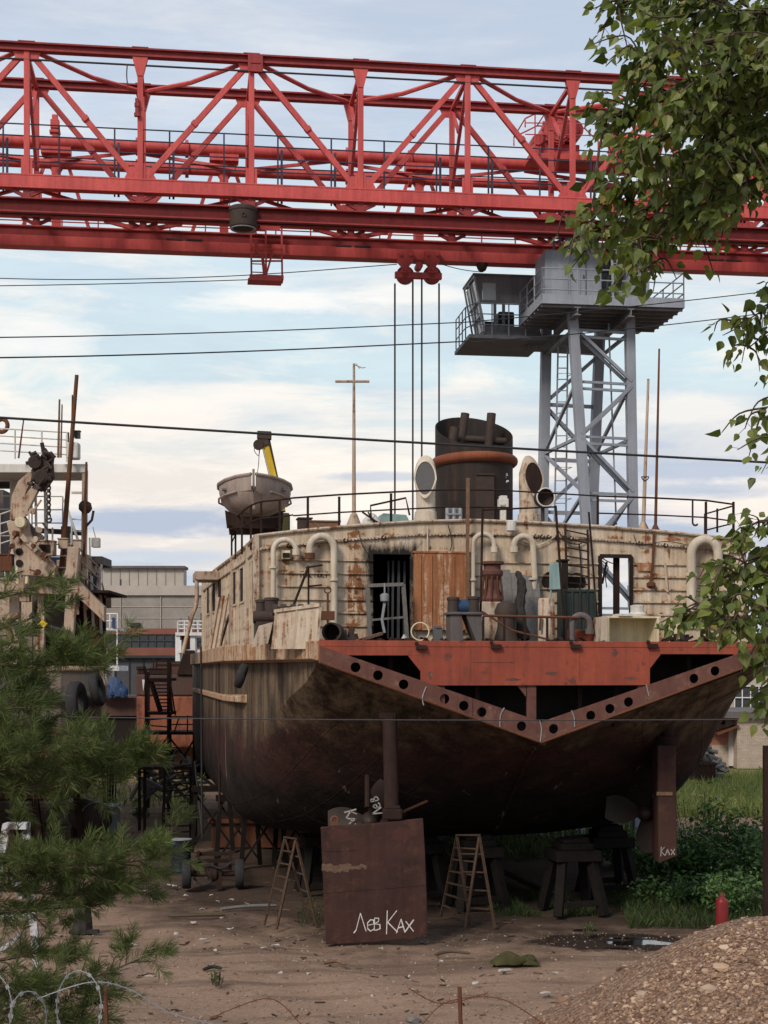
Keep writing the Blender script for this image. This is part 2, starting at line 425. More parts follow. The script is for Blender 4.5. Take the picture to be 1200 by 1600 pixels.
so.rotation_euler = (-_s).to_track_quat('-Z', 'Y').to_euler()

wd = bpy.data.worlds.new('World'); scene.world = wd; wd.use_nodes = True
class WT(NT):
    def __init__(s):
        s.t = wd.node_tree; s.n = s.t.nodes; s.l = s.t.links
        s.tc = s.n.new('ShaderNodeTexCoord'); s.co = s.tc.outputs['Generated']
w = WT(); bg = w.n['Background']
sky = w.n.new('ShaderNodeTexSky'); sky.sky_type = 'NISHITA'; sky.sun_disc = False
sky.sun_elevation = R(SUN_EL); sky.sun_rotation = R(SUN_AZ); sky.dust_density = 2.0
blue = w.mix(1.0, sky.outputs[0], .085, 'MULTIPLY')
z = w.xyz()[2]
# veil of thin high cloud, tinted by elevation like an evening sky
veil = w.ramp(z, [(0., (.72, .66, .62)), (.045, (.66, .68, .72)), (.085, (.80, .74, .70)), (.13, (.86, .78, .71)), (.19, (.66, .79, .82)), (.27, (.64, .77, .84)), (.36, (.60, .68, .79)), (.5, (.55, .62, .72))])
base = w.mix(.84, blue, veil)
n1 = w.noise(2.2, 7, .62, w.mapping((1.2, 1.2, 6.5), loc=(.3, .1, .4)), .35)
n2 = w.noise(5.5, 7, .66, w.mapping((1., 1., 5.2), rot=(0, R(8), 0), loc=(1.7, .2, .9)), .5)
warm = w.ramp(n2, [(.47, 0.), (.64, 1.)])
wz = w.ramp(z, [(.0, .8), (.10, 1.), (.16, .85), (.24, .75), (.33, .35), (.5, .2)])
base = w.mix(w.math('MULTIPLY', w.math('MULTIPLY', warm, wz), .9), base, (.95, .87, .78))
dark = w.ramp(n1, [(.45, 0.), (.55, 1.)])
dz = w.ramp(z, [(.03, .5), (.075, 1.), (.115, .9), (.16, .3), (.28, .22), (.36, .5), (.5, .5)])
base = w.mix(w.math('MULTIPLY', w.math('MULTIPLY', dark, dz), .95), base, (.40, .48, .61))
# single banks of cloud: long grey-blue ones low down, warm lit ones above
dx_, dy_, dz_ = w.xyz()[0], w.xyz()[1], w.xyz()[2]
ay = w.math('MAXIMUM', w.math('ABSOLUTE', dy_), .05); cu = w.math('DIVIDE', dx_, ay); ce = w.math('DIVIDE', dz_, ay)
edge = w.math('MULTIPLY', w.math('SUBTRACT', w.noise(9, 7, .68, w.mapping((1., 1., 4.5), loc=(.4, .7, .2)), .4), .5), 2.2)
def bank(px, py, hw, hh, col, amt):
    global base
    a = w.math('DIVIDE', w.math('SUBTRACT', cu, (px - 600) / F), hw / F); b = w.math('DIVIDE', w.math('SUBTRACT', ce, (HOR - py) / F), hh / F)
    r_ = w.math('SQRT', w.math('ADD', w.math('MULTIPLY', a, a), w.math('MULTIPLY', b, b)))
    base = w.mix(w.ramp(w.math('ADD', r_, edge), [(.45, amt), (1.15, 0.)]), base, col)
for q_ in ((210, 655, 190, 40, (.93, .84, .76), .7), (430, 470, 170, 26, (.93, .90, .85), .75), (60, 520, 110, 40, (.90, .87, .84), .6), (640, 460, 120, 18, (.92, .89, .84), .6), (300, 620, 260, 30, (.92, .85, .79), .5), (1080, 640, 150, 30, (.93, .86, .79), .6), (1150, 800, 160, 22, (.95, .83, .74), .6),
           (235, 815, 210, 30, (.40, .47, .60), .9), (1090, 735, 190, 24, (.44, .51, .63), .85), (1120, 765, 150, 16, (.44, .51, .63), .7), (600, 745, 100, 9, (.46, .53, .64), .7), (260, 870, 160, 18, (.45, .55, .68), .6), (1000, 695, 90, 10, (.48, .54, .66), .7)): bank(*q_)
w.link(base, bg.inputs['Color']); bg.inputs['Strength'].default_value = SKY_E

# ================================================================== ground
def ground_mat():
    t = NT('bare brown yard soil').worldco()
    big = t.noise(.16, 6, .62); mid = t.noise(1.1, 7, .7); fine = t.noise(9, 8, .75); vf = t.noise(45, 4, .7)
    c = t.mix(t.ramp(big, [(.35, 0.), (.65, 1.)]), (.30, .20, .145), (.205, .14, .104))
    c = t.mix(t.ramp(mid, [(.40, 0.), (.68, .8)]), c, (.29, .205, .15))
    tr = t.noise(1.0, 5, .6, t.mapping((.16, 1.25, 1), (0, 0, R(9))))
    c = t.mix(t.ramp(tr, [(.50, 0.), (.62, .6)]), c, (.10, .067, .05))
    # oily, damp soil where the work round the ship goes on
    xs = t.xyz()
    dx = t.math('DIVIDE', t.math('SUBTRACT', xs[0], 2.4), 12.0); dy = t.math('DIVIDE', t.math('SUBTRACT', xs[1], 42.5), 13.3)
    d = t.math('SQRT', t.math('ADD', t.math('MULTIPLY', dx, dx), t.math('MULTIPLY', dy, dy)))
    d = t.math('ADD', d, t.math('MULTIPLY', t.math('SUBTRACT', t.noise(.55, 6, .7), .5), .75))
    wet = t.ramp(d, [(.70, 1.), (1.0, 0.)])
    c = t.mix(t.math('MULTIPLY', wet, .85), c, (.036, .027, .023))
    ex = t.math('DIVIDE', t.math('SUBTRACT', xs[0], 5.0), 2.1); ey = t.math('DIVIDE', t.math('SUBTRACT', xs[1], 31.4), 1.15)
    e = t.math('SQRT', t.math('ADD', t.math('MULTIPLY', ex, ex), t.math('MULTIPLY', ey, ey)))
    e = t.math('ADD', e, t.math('MULTIPLY', t.math('SUBTRACT', t.noise(.9, 6, .65), .5), 1.1))
    mud = t.ramp(e, [(.80, 1.), (.95, 0.)])
    c = t.mix(t.math('MULTIPLY', mud, .9), c, (.02, .015, .013))
    c = t.mix(.6, c, t.ramp(fine, [(.25, .45), (.75, 1.3)]), 'MULTIPLY')
    c = t.mix(.35, c, t.ramp(vf, [(.3, .5), (.7, 1.3)]), 'MULTIPLY')
    t.color(c); t.rough(.95); t.spec(.04)
    t.bump(t.math('ADD', t.math('ADD', t.math('MULTIPLY', mid, 1.2), t.math('MULTIPLY', fine, .5)), t.math('MULTIPLY', vf, .12)), .6, .09)
    return t.mat
def gheight(x, y):
    k = min(1, max(0, (math.hypot((x - 5.0) / 1.6, y - 31.2) - 1.2) / 1.5))
    a = .05 * math.sin(x * .9 + 1.3 * math.sin(y * .5)) * math.sin(y * .8) + .03 * math.sin(x * 2.3 + y * 1.7)
    return a * k - .06
mb = MB()
xs_ = [-900, -300, -100, -50] + [-30 + .5 * i for i in range(121)] + [50, 100, 300, 900]
ys_ = [-300, -50, 0, 12] + [18 + .4 * i for i in range(101)] + [62, 70, 85, 120, 250, 600, 2000]
rows = [[Vector((x, y, gheight(x, y) if (-30 < x < 30 and 18 < y < 58) else -.06)) for x in xs_] for y in ys_]
mb.rings(rows, False, False, close=False)
for i, f in enumerate(mb.f): mb.f[i] = f[::-1]
g_o = kind(mb.build('ground', ground_mat(), smooth=180, loc=(0, 0, 0)), 'structure')
t_ = g_o.data.polygons[0].normal
if t_.z < 0: g_o.data.flip_normals()

# puddle of standing water with a muddy rim
def puddle_mat():
    t = NT('puddle water'); t.color((.012, .010, .009)); t.rough(.04); t.spec(.8)
    t.bump(t.noise(14, 2, .5), .05, .01); return t.mat
def blob(cx, cy, rx, ry, zz, n=48, amp=.28, seed=1, cuts=1):
    rnd = random.Random(seed); ph = [rnd.uniform(0, 6.28) for _ in range(6)]
    pts = []
    for i in range(n):
        a = 2 * PI * i / n
        k = 1 + amp * sum(math.sin((j + 2) * a + ph[j]) / (j + 1.5) for j in range(6))
        pts.append(Vector((cx + rx * k * math.cos(a), cy + ry * k * math.sin(a), zz)))
    return pts
wet = NT('wet black mud').worldco()
wet.color(wet.mix(wet.ramp(wet.noise(2.5, 7, .7), [(.35, 0.), (.7, 1.)]), (.018, .014, .012), (.06, .043, .033))); wet.rough(wet.ramp(wet.noise(3, 5, .6), [(.4, .35), (.6, .9)])); wet.bump(wet.noise(7, 6, .7), .4, .04)
p = G(1000, 1470); mb = MB()
def strip(poly):
    c = sum(poly, Vector()) / len(poly); n = len(poly)
    return [c] + poly, [(0, 1 + i, 1 + (i + 1) % n) for i in range(n)]
for (px_, py_, rx, ry, sd_) in ((1000, 1469, .55, .36, 3), (985, 1462, .32, .12, 8), (870, 1449, .75, .22, 9), (965, 1478, .22, .08, 12)):
    p = G(px_, py_); mb = MB(); mb.add(*strip(blob(p.x, p.y, rx, ry, -.052, seed=sd_, amp=.4)))
    kind(mb.build('puddle', puddle_mat()), 'structure')
# ================================================================== gantry crane
AL = R(7.5); CD = Vector((math.cos(AL), math.sin(AL), 0)); CN = Vector((-math.sin(AL), math.cos(AL), 0))
C0 = W(0, HOR, 44.5); C0.z = 0
crane = thing('gantry_crane', 'red lattice gantry crane spanning above the rusty ship', 'crane', (C0.x, C0.y, 0), AL)
# crane frame: x along the span, y across it, z up
def CL(px, py, n):
    d = Vector(((px - 600) / F, 1, -(py - HOR) / F)); o = Vector((0, 0, H))
    t = (n + (C0 - o).dot(CN)) / d.dot(CN); p = o + d * t
    return Vector(((p - C0).dot(CD), n, p.z))
zt = CL(0, 65, 0).z; zc1 = CL(0, 272, 0).z; zc0 = CL(0, 294, 0).z; zb1 = CL(0, 309, 0).z; zb0 = CL(0, 333, 0).z; fb1, fb0 = zb1, zb0; gb1 = CL(0, 348, 2.8 - .28).z; gb0 = CL(0, 381, 2.8 - .28).z
s42 = CL(42, 100, 0).x; s393 = CL(393, 100, 0).x; pit = (s393 - s42) / 2
SP = 2.8; S0, S1 = s42 - pit * 3.0, s42 + pit * 10
nodes = [s42 + pit * k for k in range(-3, 11)]
def top(k): return (k % 2) == 0          # even nodes carry the diagonals' upper ends
for n in (0.0, SP):
    tr = MB().ibeam((S0, n, zt - .13), (S1, n, zt - .13), .26, .26, .05, m=0)
    mb = tr
    for s in nodes:                                       # gusset bolts along the chord
        mb.box((s, n, zt - .02 + .03), (.5, .28, .03))
    truss = mb.build('truss', M['crane_edge'], crane)
    mb = MB().span((S0, n - .17, zc0), (S1, n + .17, zc0 + .06)).span((S0, n - .16, zc1 - .05), (S1, n + .16, zc1)).span((S0, n - .15, zc0 + .06), (S1, n - .11, zc1 - .05)).span((S0, n + .11, zc0 + .06), (S1, n + .15, zc1 - .05))
    mb.build('bottom_chord', M['crane'], truss, bevel=.012)
    for i, s in enumerate(nodes):
        k = i - 3
        mb = MB().bar((s, n, zc1), (s, n, zt - .26), .17, .15)
        mb.bar((s, n, zc1), (s, n, zc1 + .5), .34, .10)
        # flared gussets
        if top(k):
            mb.prism([(s - .42, n - .03, zt - .26), (s + .42, n - .03, zt - .26), (s + .3, n - .03, zt - .55), (s - .3, n - .03, zt - .55)], (0, .06, 0))
        else:
            mb.prism([(s - .24, n - .10, zt - .26), (s + .24, n - .10, zt - .26), (s + .085, n - .10, zt - .85), (s - .085, n - .10, zt - .85)], (0, .2, 0))
            mb.prism([(s - .5, n - .03, zc1), (s + .5, n - .03, zc1), (s + .3, n - .03, zc1 + .4), (s - .3, n - .03, zc1 + .4)], (0, .06, 0))
        mb.build('post', M['crane'], truss, bevel=.01)
        if top(k):
            for sg in (-1, 1):
                if 0 <= i + sg < len(nodes):
                    a = Vector((s + sg * .22, n, zt - .42)); b = Vector((s + sg * (pit - .22), n, zc1 + .12))
                    MB().bar(a, b, .07, .17, (0, 0, 1)).bar(a + Vector((0, .1, 0)), b + Vector((0, .1, 0)), .05, .15).bar(a + (b - a) * .5, a + (b - a) * .53, .17, .2).build('diagonal', M['crane'], truss, bevel=.008)
    zb1, zb0 = (fb1, fb0) if n == 0 else (gb1, gb0)
    # runway beam hung under the truss
    rb = MB().span((S0, n - .22, zb0), (S1, n + .22, zb0 + .05)).span((S0, n - .2, zb1 - .05), (S1, n + .2, zb1)).span((S0, n - .06, zb0 + .05), (S1, n - .02, zb1 - .05)).span((S0, n - .06 , zb0 - .0), (S1, n + .06, zb1 - .05))
    if n > 0:
        rb.span((S0, n - .28, zb0 - .02), (S1, n + .24, zb0 + .32))
    rb = rb.build('runway_beam', M['crane_edge'] if n == 0 else M['crane'], truss, bevel=.01)
    if n > 0:
        MB().span((S0, n - .12, zb0 + .30), (S1, n - .065, zb1 - .05)).build('web_plate', M['crane_edge'], rb)  # darker red paints the shade on the recessed web
    for s in nodes:
        MB().bar((s, n, zb1), (s, n, zc0), .22, .14).bar((s - .45, n, zc0 - .02), (s, n, zb1 + .05), .1, .1).bar((s + .45, n, zc0 - .02), (s, n, zb1 + .05), .1, .1).build('hanger', M['crane_edge'], truss)
# lateral bracing between the two trusses
lb = MB(); lb2 = MB()
for i, s in enumerate(nodes):
    lb.bar((s, 0, zt - .3), (s, SP, zt - .3), .12, .12); lb2.bar((s, 0, zc0 + .1), (s, SP, zc0 + .1), .14, .14)
    if top(i - 3):
        for sg in (-1, 1):
            if 0 <= i + sg < len(nodes):
                m_ = Vector((s + sg * pit * .55, SP * .5, zt - .34))
                lb.tube([(s + sg * .25, .1, zt - .22), m_ - Vector((0, 0, .05)), (s + sg * (pit - .15), SP - .1, zt - .22)], .07, 6)
                lb2.bar((s + sg * .2, .1, zc0 + .05), (s + sg * (pit - .2), SP - .1, zc0 + .05), .12, .08)
lb.build('upper_bracing', M['crane'], crane); lb2.build('lower_bracing', M['crane'], crane)
for i, s in enumerate(nodes):                              # sway frames (inclined struts seen between the trusses)
    MB().bar((s, .05, zt - .35), (s, SP - .05, zc1 + 1.1), .1, .1).bar((s, SP - .05, zt - .35), (s, SP * .55, zt - 1.5), .1, .1).build('sway_strut', M['crane'], crane)
# lower V struts that show between the beams
for i, s in enumerate(nodes):
    if not top(i - 3):
        MB().bar((s - 1.25, SP, zc0), (s - .12, SP, zb1 + .02), .14, .12).bar((s + 1.25, SP, zc0), (s + .12, SP, zb1 + .02), .14, .12).bar((s, SP, zc0), (s, SP, zb1), .1, .1).build('knee_brace', M['crane'], crane)
# splice plate box on the top chord
a = CL(393, 100, -.16); MB().box((a.x + .12, -.17, zt - .3), (.46, .06, .55)).box((a.x + .12, -.21, zt - .3), (.3, .03, .05)).build('splice_plate', M['crane_edge'], crane, bevel=.01)
for px in (220,):
    a = CL(px, 165, -.1); MB().bar((a.x - .12, -.12, a.z + .2), (a.x - .12, -.12, a.z - .35), .1, .1).box((a.x - .12, -.14, a.z), (.14, .1, .1)).box((a.x - .12, -.14, a.z - .3), (.16, .1, .1)).build('floodlight_bracket', M['crane_edge'], crane)
# walkway inside the truss with its railing
wy = 1.0
mb = MB().span((S0, .18, zc0 + .3), (S1, wy - .05, zc0 + .33)).span((S0, wy - .05, zc0 + .3), (S1, wy - .02, zc0 + .52))
mb.build('walkway', M['crane'], crane)
zr = CL(0, 192, wy).z; zd = zc0 + .2
rail = MB()
for zz in (zr, zr - .36, zr - .75, zr - 1.15): rail.tube([(S0, wy, zz), (S1, wy, zz)], .022, 6)
rail = rail.build('walkway_railing', M['blue_rail'], crane)
k = 0; s = CL(5, 230, wy).x - 4 * pit
while s < S1:
    mb = MB().bar((s, wy, zd), (s, wy, zr), .05, .05)
    if k % 3: mb.bar((s + .12, wy, zd), (s + .12, wy, zr - .45), .07, .05)
    mb.build('railing_post', M['blue_rail'], rail)
    s += pit * .5; k += 1
# thin feeder cables along the truss
mb = MB(); mb.tube([(S0, -.05, zt - .52), (S1, -.05, zt - .5)], .03, 6); mb.build('feeder_cable', M['rope'], crane)
mb = MB(); mb.tube([(S0, SP + .2, zt - 2.3), (s393, SP + .2, zt - 2.45), (S1, SP + .2, zt - 2.3)], .022, 6); mb.build('feeder_cable', M['rope'], crane)
mb = MB().tube(catmull([Vector((CL(199, 86, 0).x, -.06, zt - .5)), Vector((CL(198, 100, 0).x, -.06, zt - .85)), Vector((CL(200, 118, 0).x, -.06, zt - 1.25))]), .02, 5); mb.build('loose_wire', M['rope'], crane)
# far side walkway and its fine railing, seen under the near chord
mb = MB()
for zz in (zc0 + 1.0, zc0 + .55, zc0 + .28): mb.tube([(S0, SP + 2.2, zz), (S1, SP + 2.2, zz)], .022, 6)
for i in range(0, 60):
    s = S0 + i * 1.2
    if s < S1: mb.bar((s, SP + 2.2, zc0 - .3), (s, SP + 2.2, zc0 + 1.0), .045, .045)
mb.span((S0, SP + 1.9, zc0 - .02), (S1, SP + 2.25, zc0 + .02))
mb.build('far_walkway', M['crane'], crane)
# pair of red pipes behind the trusses with flanges and saddles
PN = SP + 2.9
for (py_, r_, nm) in ((222, .20, 'upper'), (255, .17, 'lower')):
    a = CL(60, py_, PN); zz = a.z
    mb = MB().tube([(S0, PN, zz), (S1, PN, zz)], r_, 14)
    for px in (215, 292, 543, 640): 
        b = CL(px, py_, PN); mb.cyl((b.x - .06, PN, zz), (b.x + .06, PN, zz), r_ + .1, 14)
    mb.build('red_pipe', M['crane'], crane, smooth=40)
zu = CL(60, 222, PN).z
for px in (88, 350, 655, 1120):
    b = CL(px, 240, PN); s = b.x
    mb = MB().span((s - .5, PN - .25, zu - .42), (s + .5, PN + .25, zu - .2)).prism([(s - .5, PN - .05, zu - .42), (s + .5, PN - .05, zu - .42), (s + .15, PN - .05, zu - 1.0), (s - .15, PN - .05, zu - 1.0)], (0, .1, 0))
    mb.bar((s, PN, zu - .4), (s, PN, zc0 + .1), .3, .2)
    for sg in (-1, 1): mb.bar((s + sg * .3, PN, zu - .45), (s + sg * 1.25, PN, zc0 + .1), .1, .12)
    mb.build('pipe_saddle', M['crane'], crane)
for i in range(-3, 9):
    s = s42 + pit * i
    MB().bar((s + .2, PN - .4, zu - .75), (s + pit * .95, PN + .4, zu - .05), .1, .1).bar((s + pit * .95, PN + .4, zu - .1), (s + pit * 1.9, PN - .4, zu - .75), .1, .1).build('pipe_bracing', M['crane'], crane) if i % 2 == 0 else None
b = CL(86, 205, PN); MB().bar((b.x, PN, zu + .1), (b.x, PN, zu + .95), .2, .18).box((b.x, PN, zu + .62), (.3, .26, .3)).box((b.x, PN, zu + .36), (.36, .3, .1)).build('vent_post', M['crane'], crane, bevel=.02)
# hoist machinery with its cage of rails
b = CL(870, 240, PN - .5); hx = b.x; hy = PN - .5; hz = zu + .2
mach = MB().span((hx - 1.1, hy - .6, hz - .35), (hx + 2.3, hy + .6, hz - .15)).span((hx - .62, hy - .3, hz - .15), (hx + .75, hy + .5, hz + .3)).build('hoist_machinery', M['crane'], crane, bevel=.02)
mb = MB().cyl((hx - .1, hy - .55, hz + .75), (hx - .1, hy + .5, hz + .75), .5, 22).cyl((hx - .1, hy - .62, hz + .75), (hx - .1, hy - .55, hz + .75), .22, 16).torus((hx - .1, hy - .56, hz + .75), .4, .04, 24, 6, (0, 1, 0))
for a in range(16):
    q = 2 * PI * a / 16; mb.box((hx - .1 + .5 * math.cos(q), hy - .45, hz + .75 + .5 * math.sin(q)), (.12, .1, .12))
mb.build('gear_drum', M['crane'], mach, smooth=35)
mb = MB().cyl((hx + .45, hy - .6, hz + .72), (hx + .45, hy + .5, hz + .72), .36, 18).cyl((hx + .45, hy - .66, hz + .72), (hx + .45, hy - .6, hz + .72), .2, 16)
mb.build('motor', M['crane_edge'], mach, smooth=35)
MB().span((hx - .95, hy - .45, hz - .15), (hx - .66, hy + .3, hz + .35)).cyl((hx - .8, hy - .5, hz + .35), (hx - .8, hy + .3, hz + .35), .2, 12).build('brake', M['crane'], mach, bevel=.02)
MB().span((hx + 2.0, hy - .5, hz - .1), (hx + 3.2, hy + .5, hz + .45)).cyl((hx + 1.9, hy - .2, hz + .45), (hx + 3.2, hy - .2, hz + .45), .35, 14).build('rope_winch', M['crane'], mach, smooth=35)
mb = MB(); cz = hz + 1.35
ring = [(hx - 1.35, hy - .9, cz - .75), (hx - 1.35, hy - .9, cz - .45), (hx - .5, hy - .9, cz), (hx + 1.25, hy - .9, cz), (hx + 1.8, hy - .9, cz - .5), (hx + 1.8, hy - .9, hz - .3)]
mb.tube(ring, .03, 6); mb.tube([(x, y + 1.8, zz) for x, y, zz in ring], .03, 6)
for x_ in (-1.0, -.5, .4, 1.25): mb.tube([(hx + x_, hy - .9, hz - .35), (hx + x_, hy - .9, cz - (0.26 if x_ < -.6 else 0))], .025, 6)
for x_, dz_ in ((-1.35, -.45), (-.5, 0), (1.25, 0), (1.8, -.5)): mb.tube([(hx + x_, hy - .9, cz + dz_), (hx + x_, hy + .9, cz + dz_)], .025, 6)
for dz_ in (.5, .9): mb.tube([(hx - 1.35, hy - .9, cz - dz_ - .1), (hx + 1.8, hy - .9, cz - dz_)], .02, 6)
mb.build('cage_railing', M['crane'], mach)

# trolley with two sheave hangers and four ropes
ty = SP - .35
tA = CL(654, 431, ty)
trol = MB().span((CL(617, 430, ty).x, ty - .09, tA.z - .1), (CL(690, 430, ty).x, ty + .09, tA.z + .1)).build('trolley', M['crane'], crane, bevel=.01)
for px in (633, 675):
    c = CL(px, 408, ty); wd_ = .27
    poly = [(c.x - wd_, ty - .14, c.z + .28), (c.x - wd_ * .7, ty - .14, c.z + .34), (c.x + wd_ * .7, ty - .14, c.z + .34), (c.x + wd_, ty - .14, c.z + .28), (c.x + wd_ * .95, ty - .14, c.z - .02), (c.x + .11, ty - .14, c.z - .18), (c.x + .2, ty - .14, c.z - .42), (c.x - .2, ty - .14, c.z - .42), (c.x - .11, ty - .14, c.z - .18), (c.x - wd_ * .95, ty - .14, c.z - .02)]
    mb = MB().prism(poly, (0, .28, 0))
    for dx, dz_ in ((-.16, .17), (.16, .17), (0, -.3)): mb.cyl((c.x + dx, ty - .2, c.z + dz_), (c.x + dx, ty - .13, c.z + dz_), .065, 10)
    mb.build('side_plate', M['crane'], trol, bevel=.01)
    MB().cyl((c.x, ty - .07, c.z - .47), (c.x, ty + .07, c.z - .47), .30, 22).cyl((c.x, ty - .12, c.z - .47), (c.x, ty + .12, c.z - .47), .1, 12).build('sheave', M['crane_edge'], trol, smooth=35)
c = CL(654, 417, ty); MB().cyl((c.x, ty - .2, c.z), (c.x, ty + .2, c.z), .12, 14).build('equaliser', M['crane'], trol)
for (px, py0, py1) in ((617, 443, 745), (645, 432, 760), (659, 432, 760), (686, 443, 700)):
    a = CL(px, py0, ty); MB().tube([a, Vector((a.x, ty, 9.62))], .030, 6).build('hoist_rope', M['rope'], trol)
a = CL(617, 443, ty); b = CL(686, 443, ty); MB().span((a.x - .3, ty - .3, 9.3), (b.x + .3, ty + .3, 9.62)).build('hook_block', M['rust'], trol, bevel=.03)

# maintenance cage ladder under the beam
cy_ = SP - .5
A = CL(392, 365, cy_); B = CL(440, 437, cy_); cg = MB()
zt_, zb_ = zb1 + .1, CL(415, 433, cy_).z
for x_ in (A.x, (A.x + B.x) / 2 - .02, B.x): cg.bar((x_, cy_, zt_), (x_ + .02, cy_, zb_), .06, .05)
for i in range(6): cg.bar((A.x, cy_, zt_ - .1 - i * .27), ((A.x + B.x) / 2, cy_, zt_ - .1 - i * .27), .03, .03)
for dz_ in (.72, 1.1): cg.bar((A.x, cy_ - .02, zt_ - dz_), (B.x, cy_ - .02, zt_ - dz_ + .04), .05, .05)
cg.bar((A.x + .35, cy_, zt_ - .7), (A.x + .45, cy_, zb_), .1, .06); cg.bar((B.x - .3, cy_, zt_ - .8), (B.x - .52, cy_, zb_), .07, .06)
cg.span((A.x - .05, cy_ - .3, zb_ - .12), (B.x + .05, cy_ + .3, zb_)); cg.span((A.x - .1, cy_ - .32, zb_ - .19), (B.x, cy_ + .3, zb_ - .125))
cg.bar((A.x + .3, cy_, zt_), (B.x - .05, cy_, zt_), .06, .14)
cg.build('maintenance_cage', M['crane'], crane)
# rail splice plates on the lower beam
for px in (288, 552, 1134):
    a = CL(px, 371, SP - .32); MB().span((a.x - .58, SP - .30, zb0 + .33), (a.x - .05, SP - .20, zb0 + .38)).span((a.x + .05, SP - .30, zb0 + .33), (a.x + .58, SP - .20, zb0 + .38)).build('rail_splice', M['cable'], crane)

# ---- grey portal leg
leg = thing('crane_tower', 'grey lattice steel tower leg carrying the red crane', 'tower', tuple(W(925, HOR, 49.5).xy) + (0,), AL)
TI = world(leg).inverted()
def T(px, py, Y): return TI @ W(px, py, Y)
def legpiece(p0, p1, Y, w=.36):
    a = T(*p0, Y); b = T(*p1, Y); d = (b - a); g = a + d * ((0.0 - a.z) / d.z); return a, g
YN, YF = 47.4, 51.2
LG = {'nl': legpiece((893, 470), (916, 822), YN), 'nr': legpiece((983, 470), (989, 822), YN + .5), 'fl': legpiece((854, 500), (848, 800), YF), 'fr': legpiece((939, 480), (925, 810), YF + .5)}
for k_, (a, g) in LG.items():
    w_ = .30 if k_[0] == 'n' else .33
    MB().bar(a, g, w_, w_, (0, 1, 0)).bar(a + (g - a) * .52, a + (g - a) * .56, w_ + .05, w_ + .05, (0, 1, 0)).build('leg', M['grey'], leg, bevel=.015)
def onleg(k_, z_): a, g = LG[k_]; return a + (g - a) * ((z_ - a.z) / (g.z - a.z))
def zof(py, Y): return H - (py - HOR) / F * Y
zh = [zof(p, YN) for p in (515, 596, 682, 770, 858, 950)]
for za, zb in (((zof(512, YN), zof(592, YN))), (zof(679, YN), zof(600, YN)), (zof(684, YN), zof(766, YN)), (zof(853, YN), zof(772, YN)), (zof(860, YN), zof(940, YN))):
    a = onleg('nl', za); b = onleg('nr', zb); dd = Vector((0, .12, 0))
    MB().bar(a - dd, b - dd, .09, .1).build('diagonal_brace', M['grey'], leg)
    MB().bar(a + dd + Vector((0, 0, -.08)), b + dd + Vector((0, 0, -.08)), .07, .1).build('diagonal_brace', M['grey'], leg)
for z_ in zh:
    for o_ in (0, -.22):
        MB().bar(onleg('nl', z_ + o_), onleg('nr', z_ + o_), .08, .08).build('strut', M['grey'], leg)
zf = [zof(p, YF) for p in (548, 632, 718, 800, 890, 960)]
for z_ in zf:
    MB().bar(onleg('fl', z_), onleg('fr', z_), .1, .12).build('strut', M['grey'], leg)
for i in range(len(zf) - 1):
    a, b = ('fl', 'fr') if i % 2 else ('fr', 'fl')
    MB().bar(onleg(a, zf[i] - .05), onleg(b, zf[i + 1] + .05), .14, .12).build('diagonal_brace', M['grey'], leg)
for z_ in (zh[0], zh[2], zh[4]):
    for a, b in (('nl', 'fl'), ('nr', 'fr')): MB().bar(onleg(a, z_), onleg(b, z_), .1, .1).build('side_strut', M['grey'], leg)
for (za, zb) in ((zh[1], zh[2]), (zh[3], zh[2]), (zh[3], zh[4])):
    for a, b in (('nl', 'fl'), ('nr', 'fr')): MB().bar(onleg(a, za), onleg(b, zb), .1, .1).build('side_brace', M['grey'], leg)
# ladder with hoops inside
mb = MB(); lx0, lx1 = T(872, 540, 49.6), T(887, 540, 49.6); l2, l3 = T(866, 830, 49.6), T(884, 830, 49.6)
dd = (l2 - lx0); l2 = lx0 + dd * (lx0.z / -dd.z if dd.z else 1); dd = (l3 - lx1); l3 = lx1 + dd * (lx1.z / -dd.z)
mb.bar(lx0, l2, .05, .05).bar(lx1, l3, .05, .05)
for i in range(44):
    t_ = i / 44; mb.bar(lx0.lerp(l2, t_), lx1.lerp(l3, t_), .03, .03)
for i in range(16):
    t_ = i / 16; a = lx0.lerp(l2, t_); b = lx1.lerp(l3, t_); mb.tube([a, a + Vector((-.12, -.5, 0)), b + Vector((.05, -.55, 0)), b], .014, 5)
mb.build('caged_ladder', M['grey'], leg)
mb = MB().tube([T(951, 505, 48), T(963, 820, 48)], .03, 6); mb.build('cable_run', M['grey'], leg)
# platform
zp = zof(468, 46.4); pa = T(847, 465, 46.4); pb = T(1070, 468, 46.9)
y0, y1 = pa.y, pa.y + 3.1; x0, x1 = pa.x, pb.x
plat = MB().span((x0, y0, zp - .06), (x1, y1, zp)).span((x0, y0 - .03, zp - .12), (x1, y0, zp + .18)).span((x0 - .03, y0, zp - .12), (x0, y1, zp + .18)).span((x1, y0, zp - .12), (x1 + .03, y1, zp + .1)).build('platform', M['grey'], leg)
mb = MB()
for i in range(7): mb.span((x0, y0 + .1 + i * .48, zp - .2), (x1, y0 + .18 + i * .48, zp - .063))
for px in (897, 983):
    a = T(px, 480, 47); mb.ibeam((a.x, y0, zp - .32), (a.x, y1, zp - .32), .2, .26)
mb.build('joist', M['cab_grey'], plat)
def railing(mb, pts, h, n=3, r=.02, step=1.2):
    for a, b in zip(pts, pts[1:]):
        a = Vector(a); b = Vector(b)
        for i in range(1, n + 1): mb.tube([a + Vector((0, 0, h * i / n)), b + Vector((0, 0, h * i / n))], r, 6)
        k = max(1, round((b - a).length / step))
        for i in range(k + 1): mb.tube([a.lerp(b, i / k), a.lerp(b, i / k) + Vector((0, 0, h))], r * 1.1, 6)
    return mb
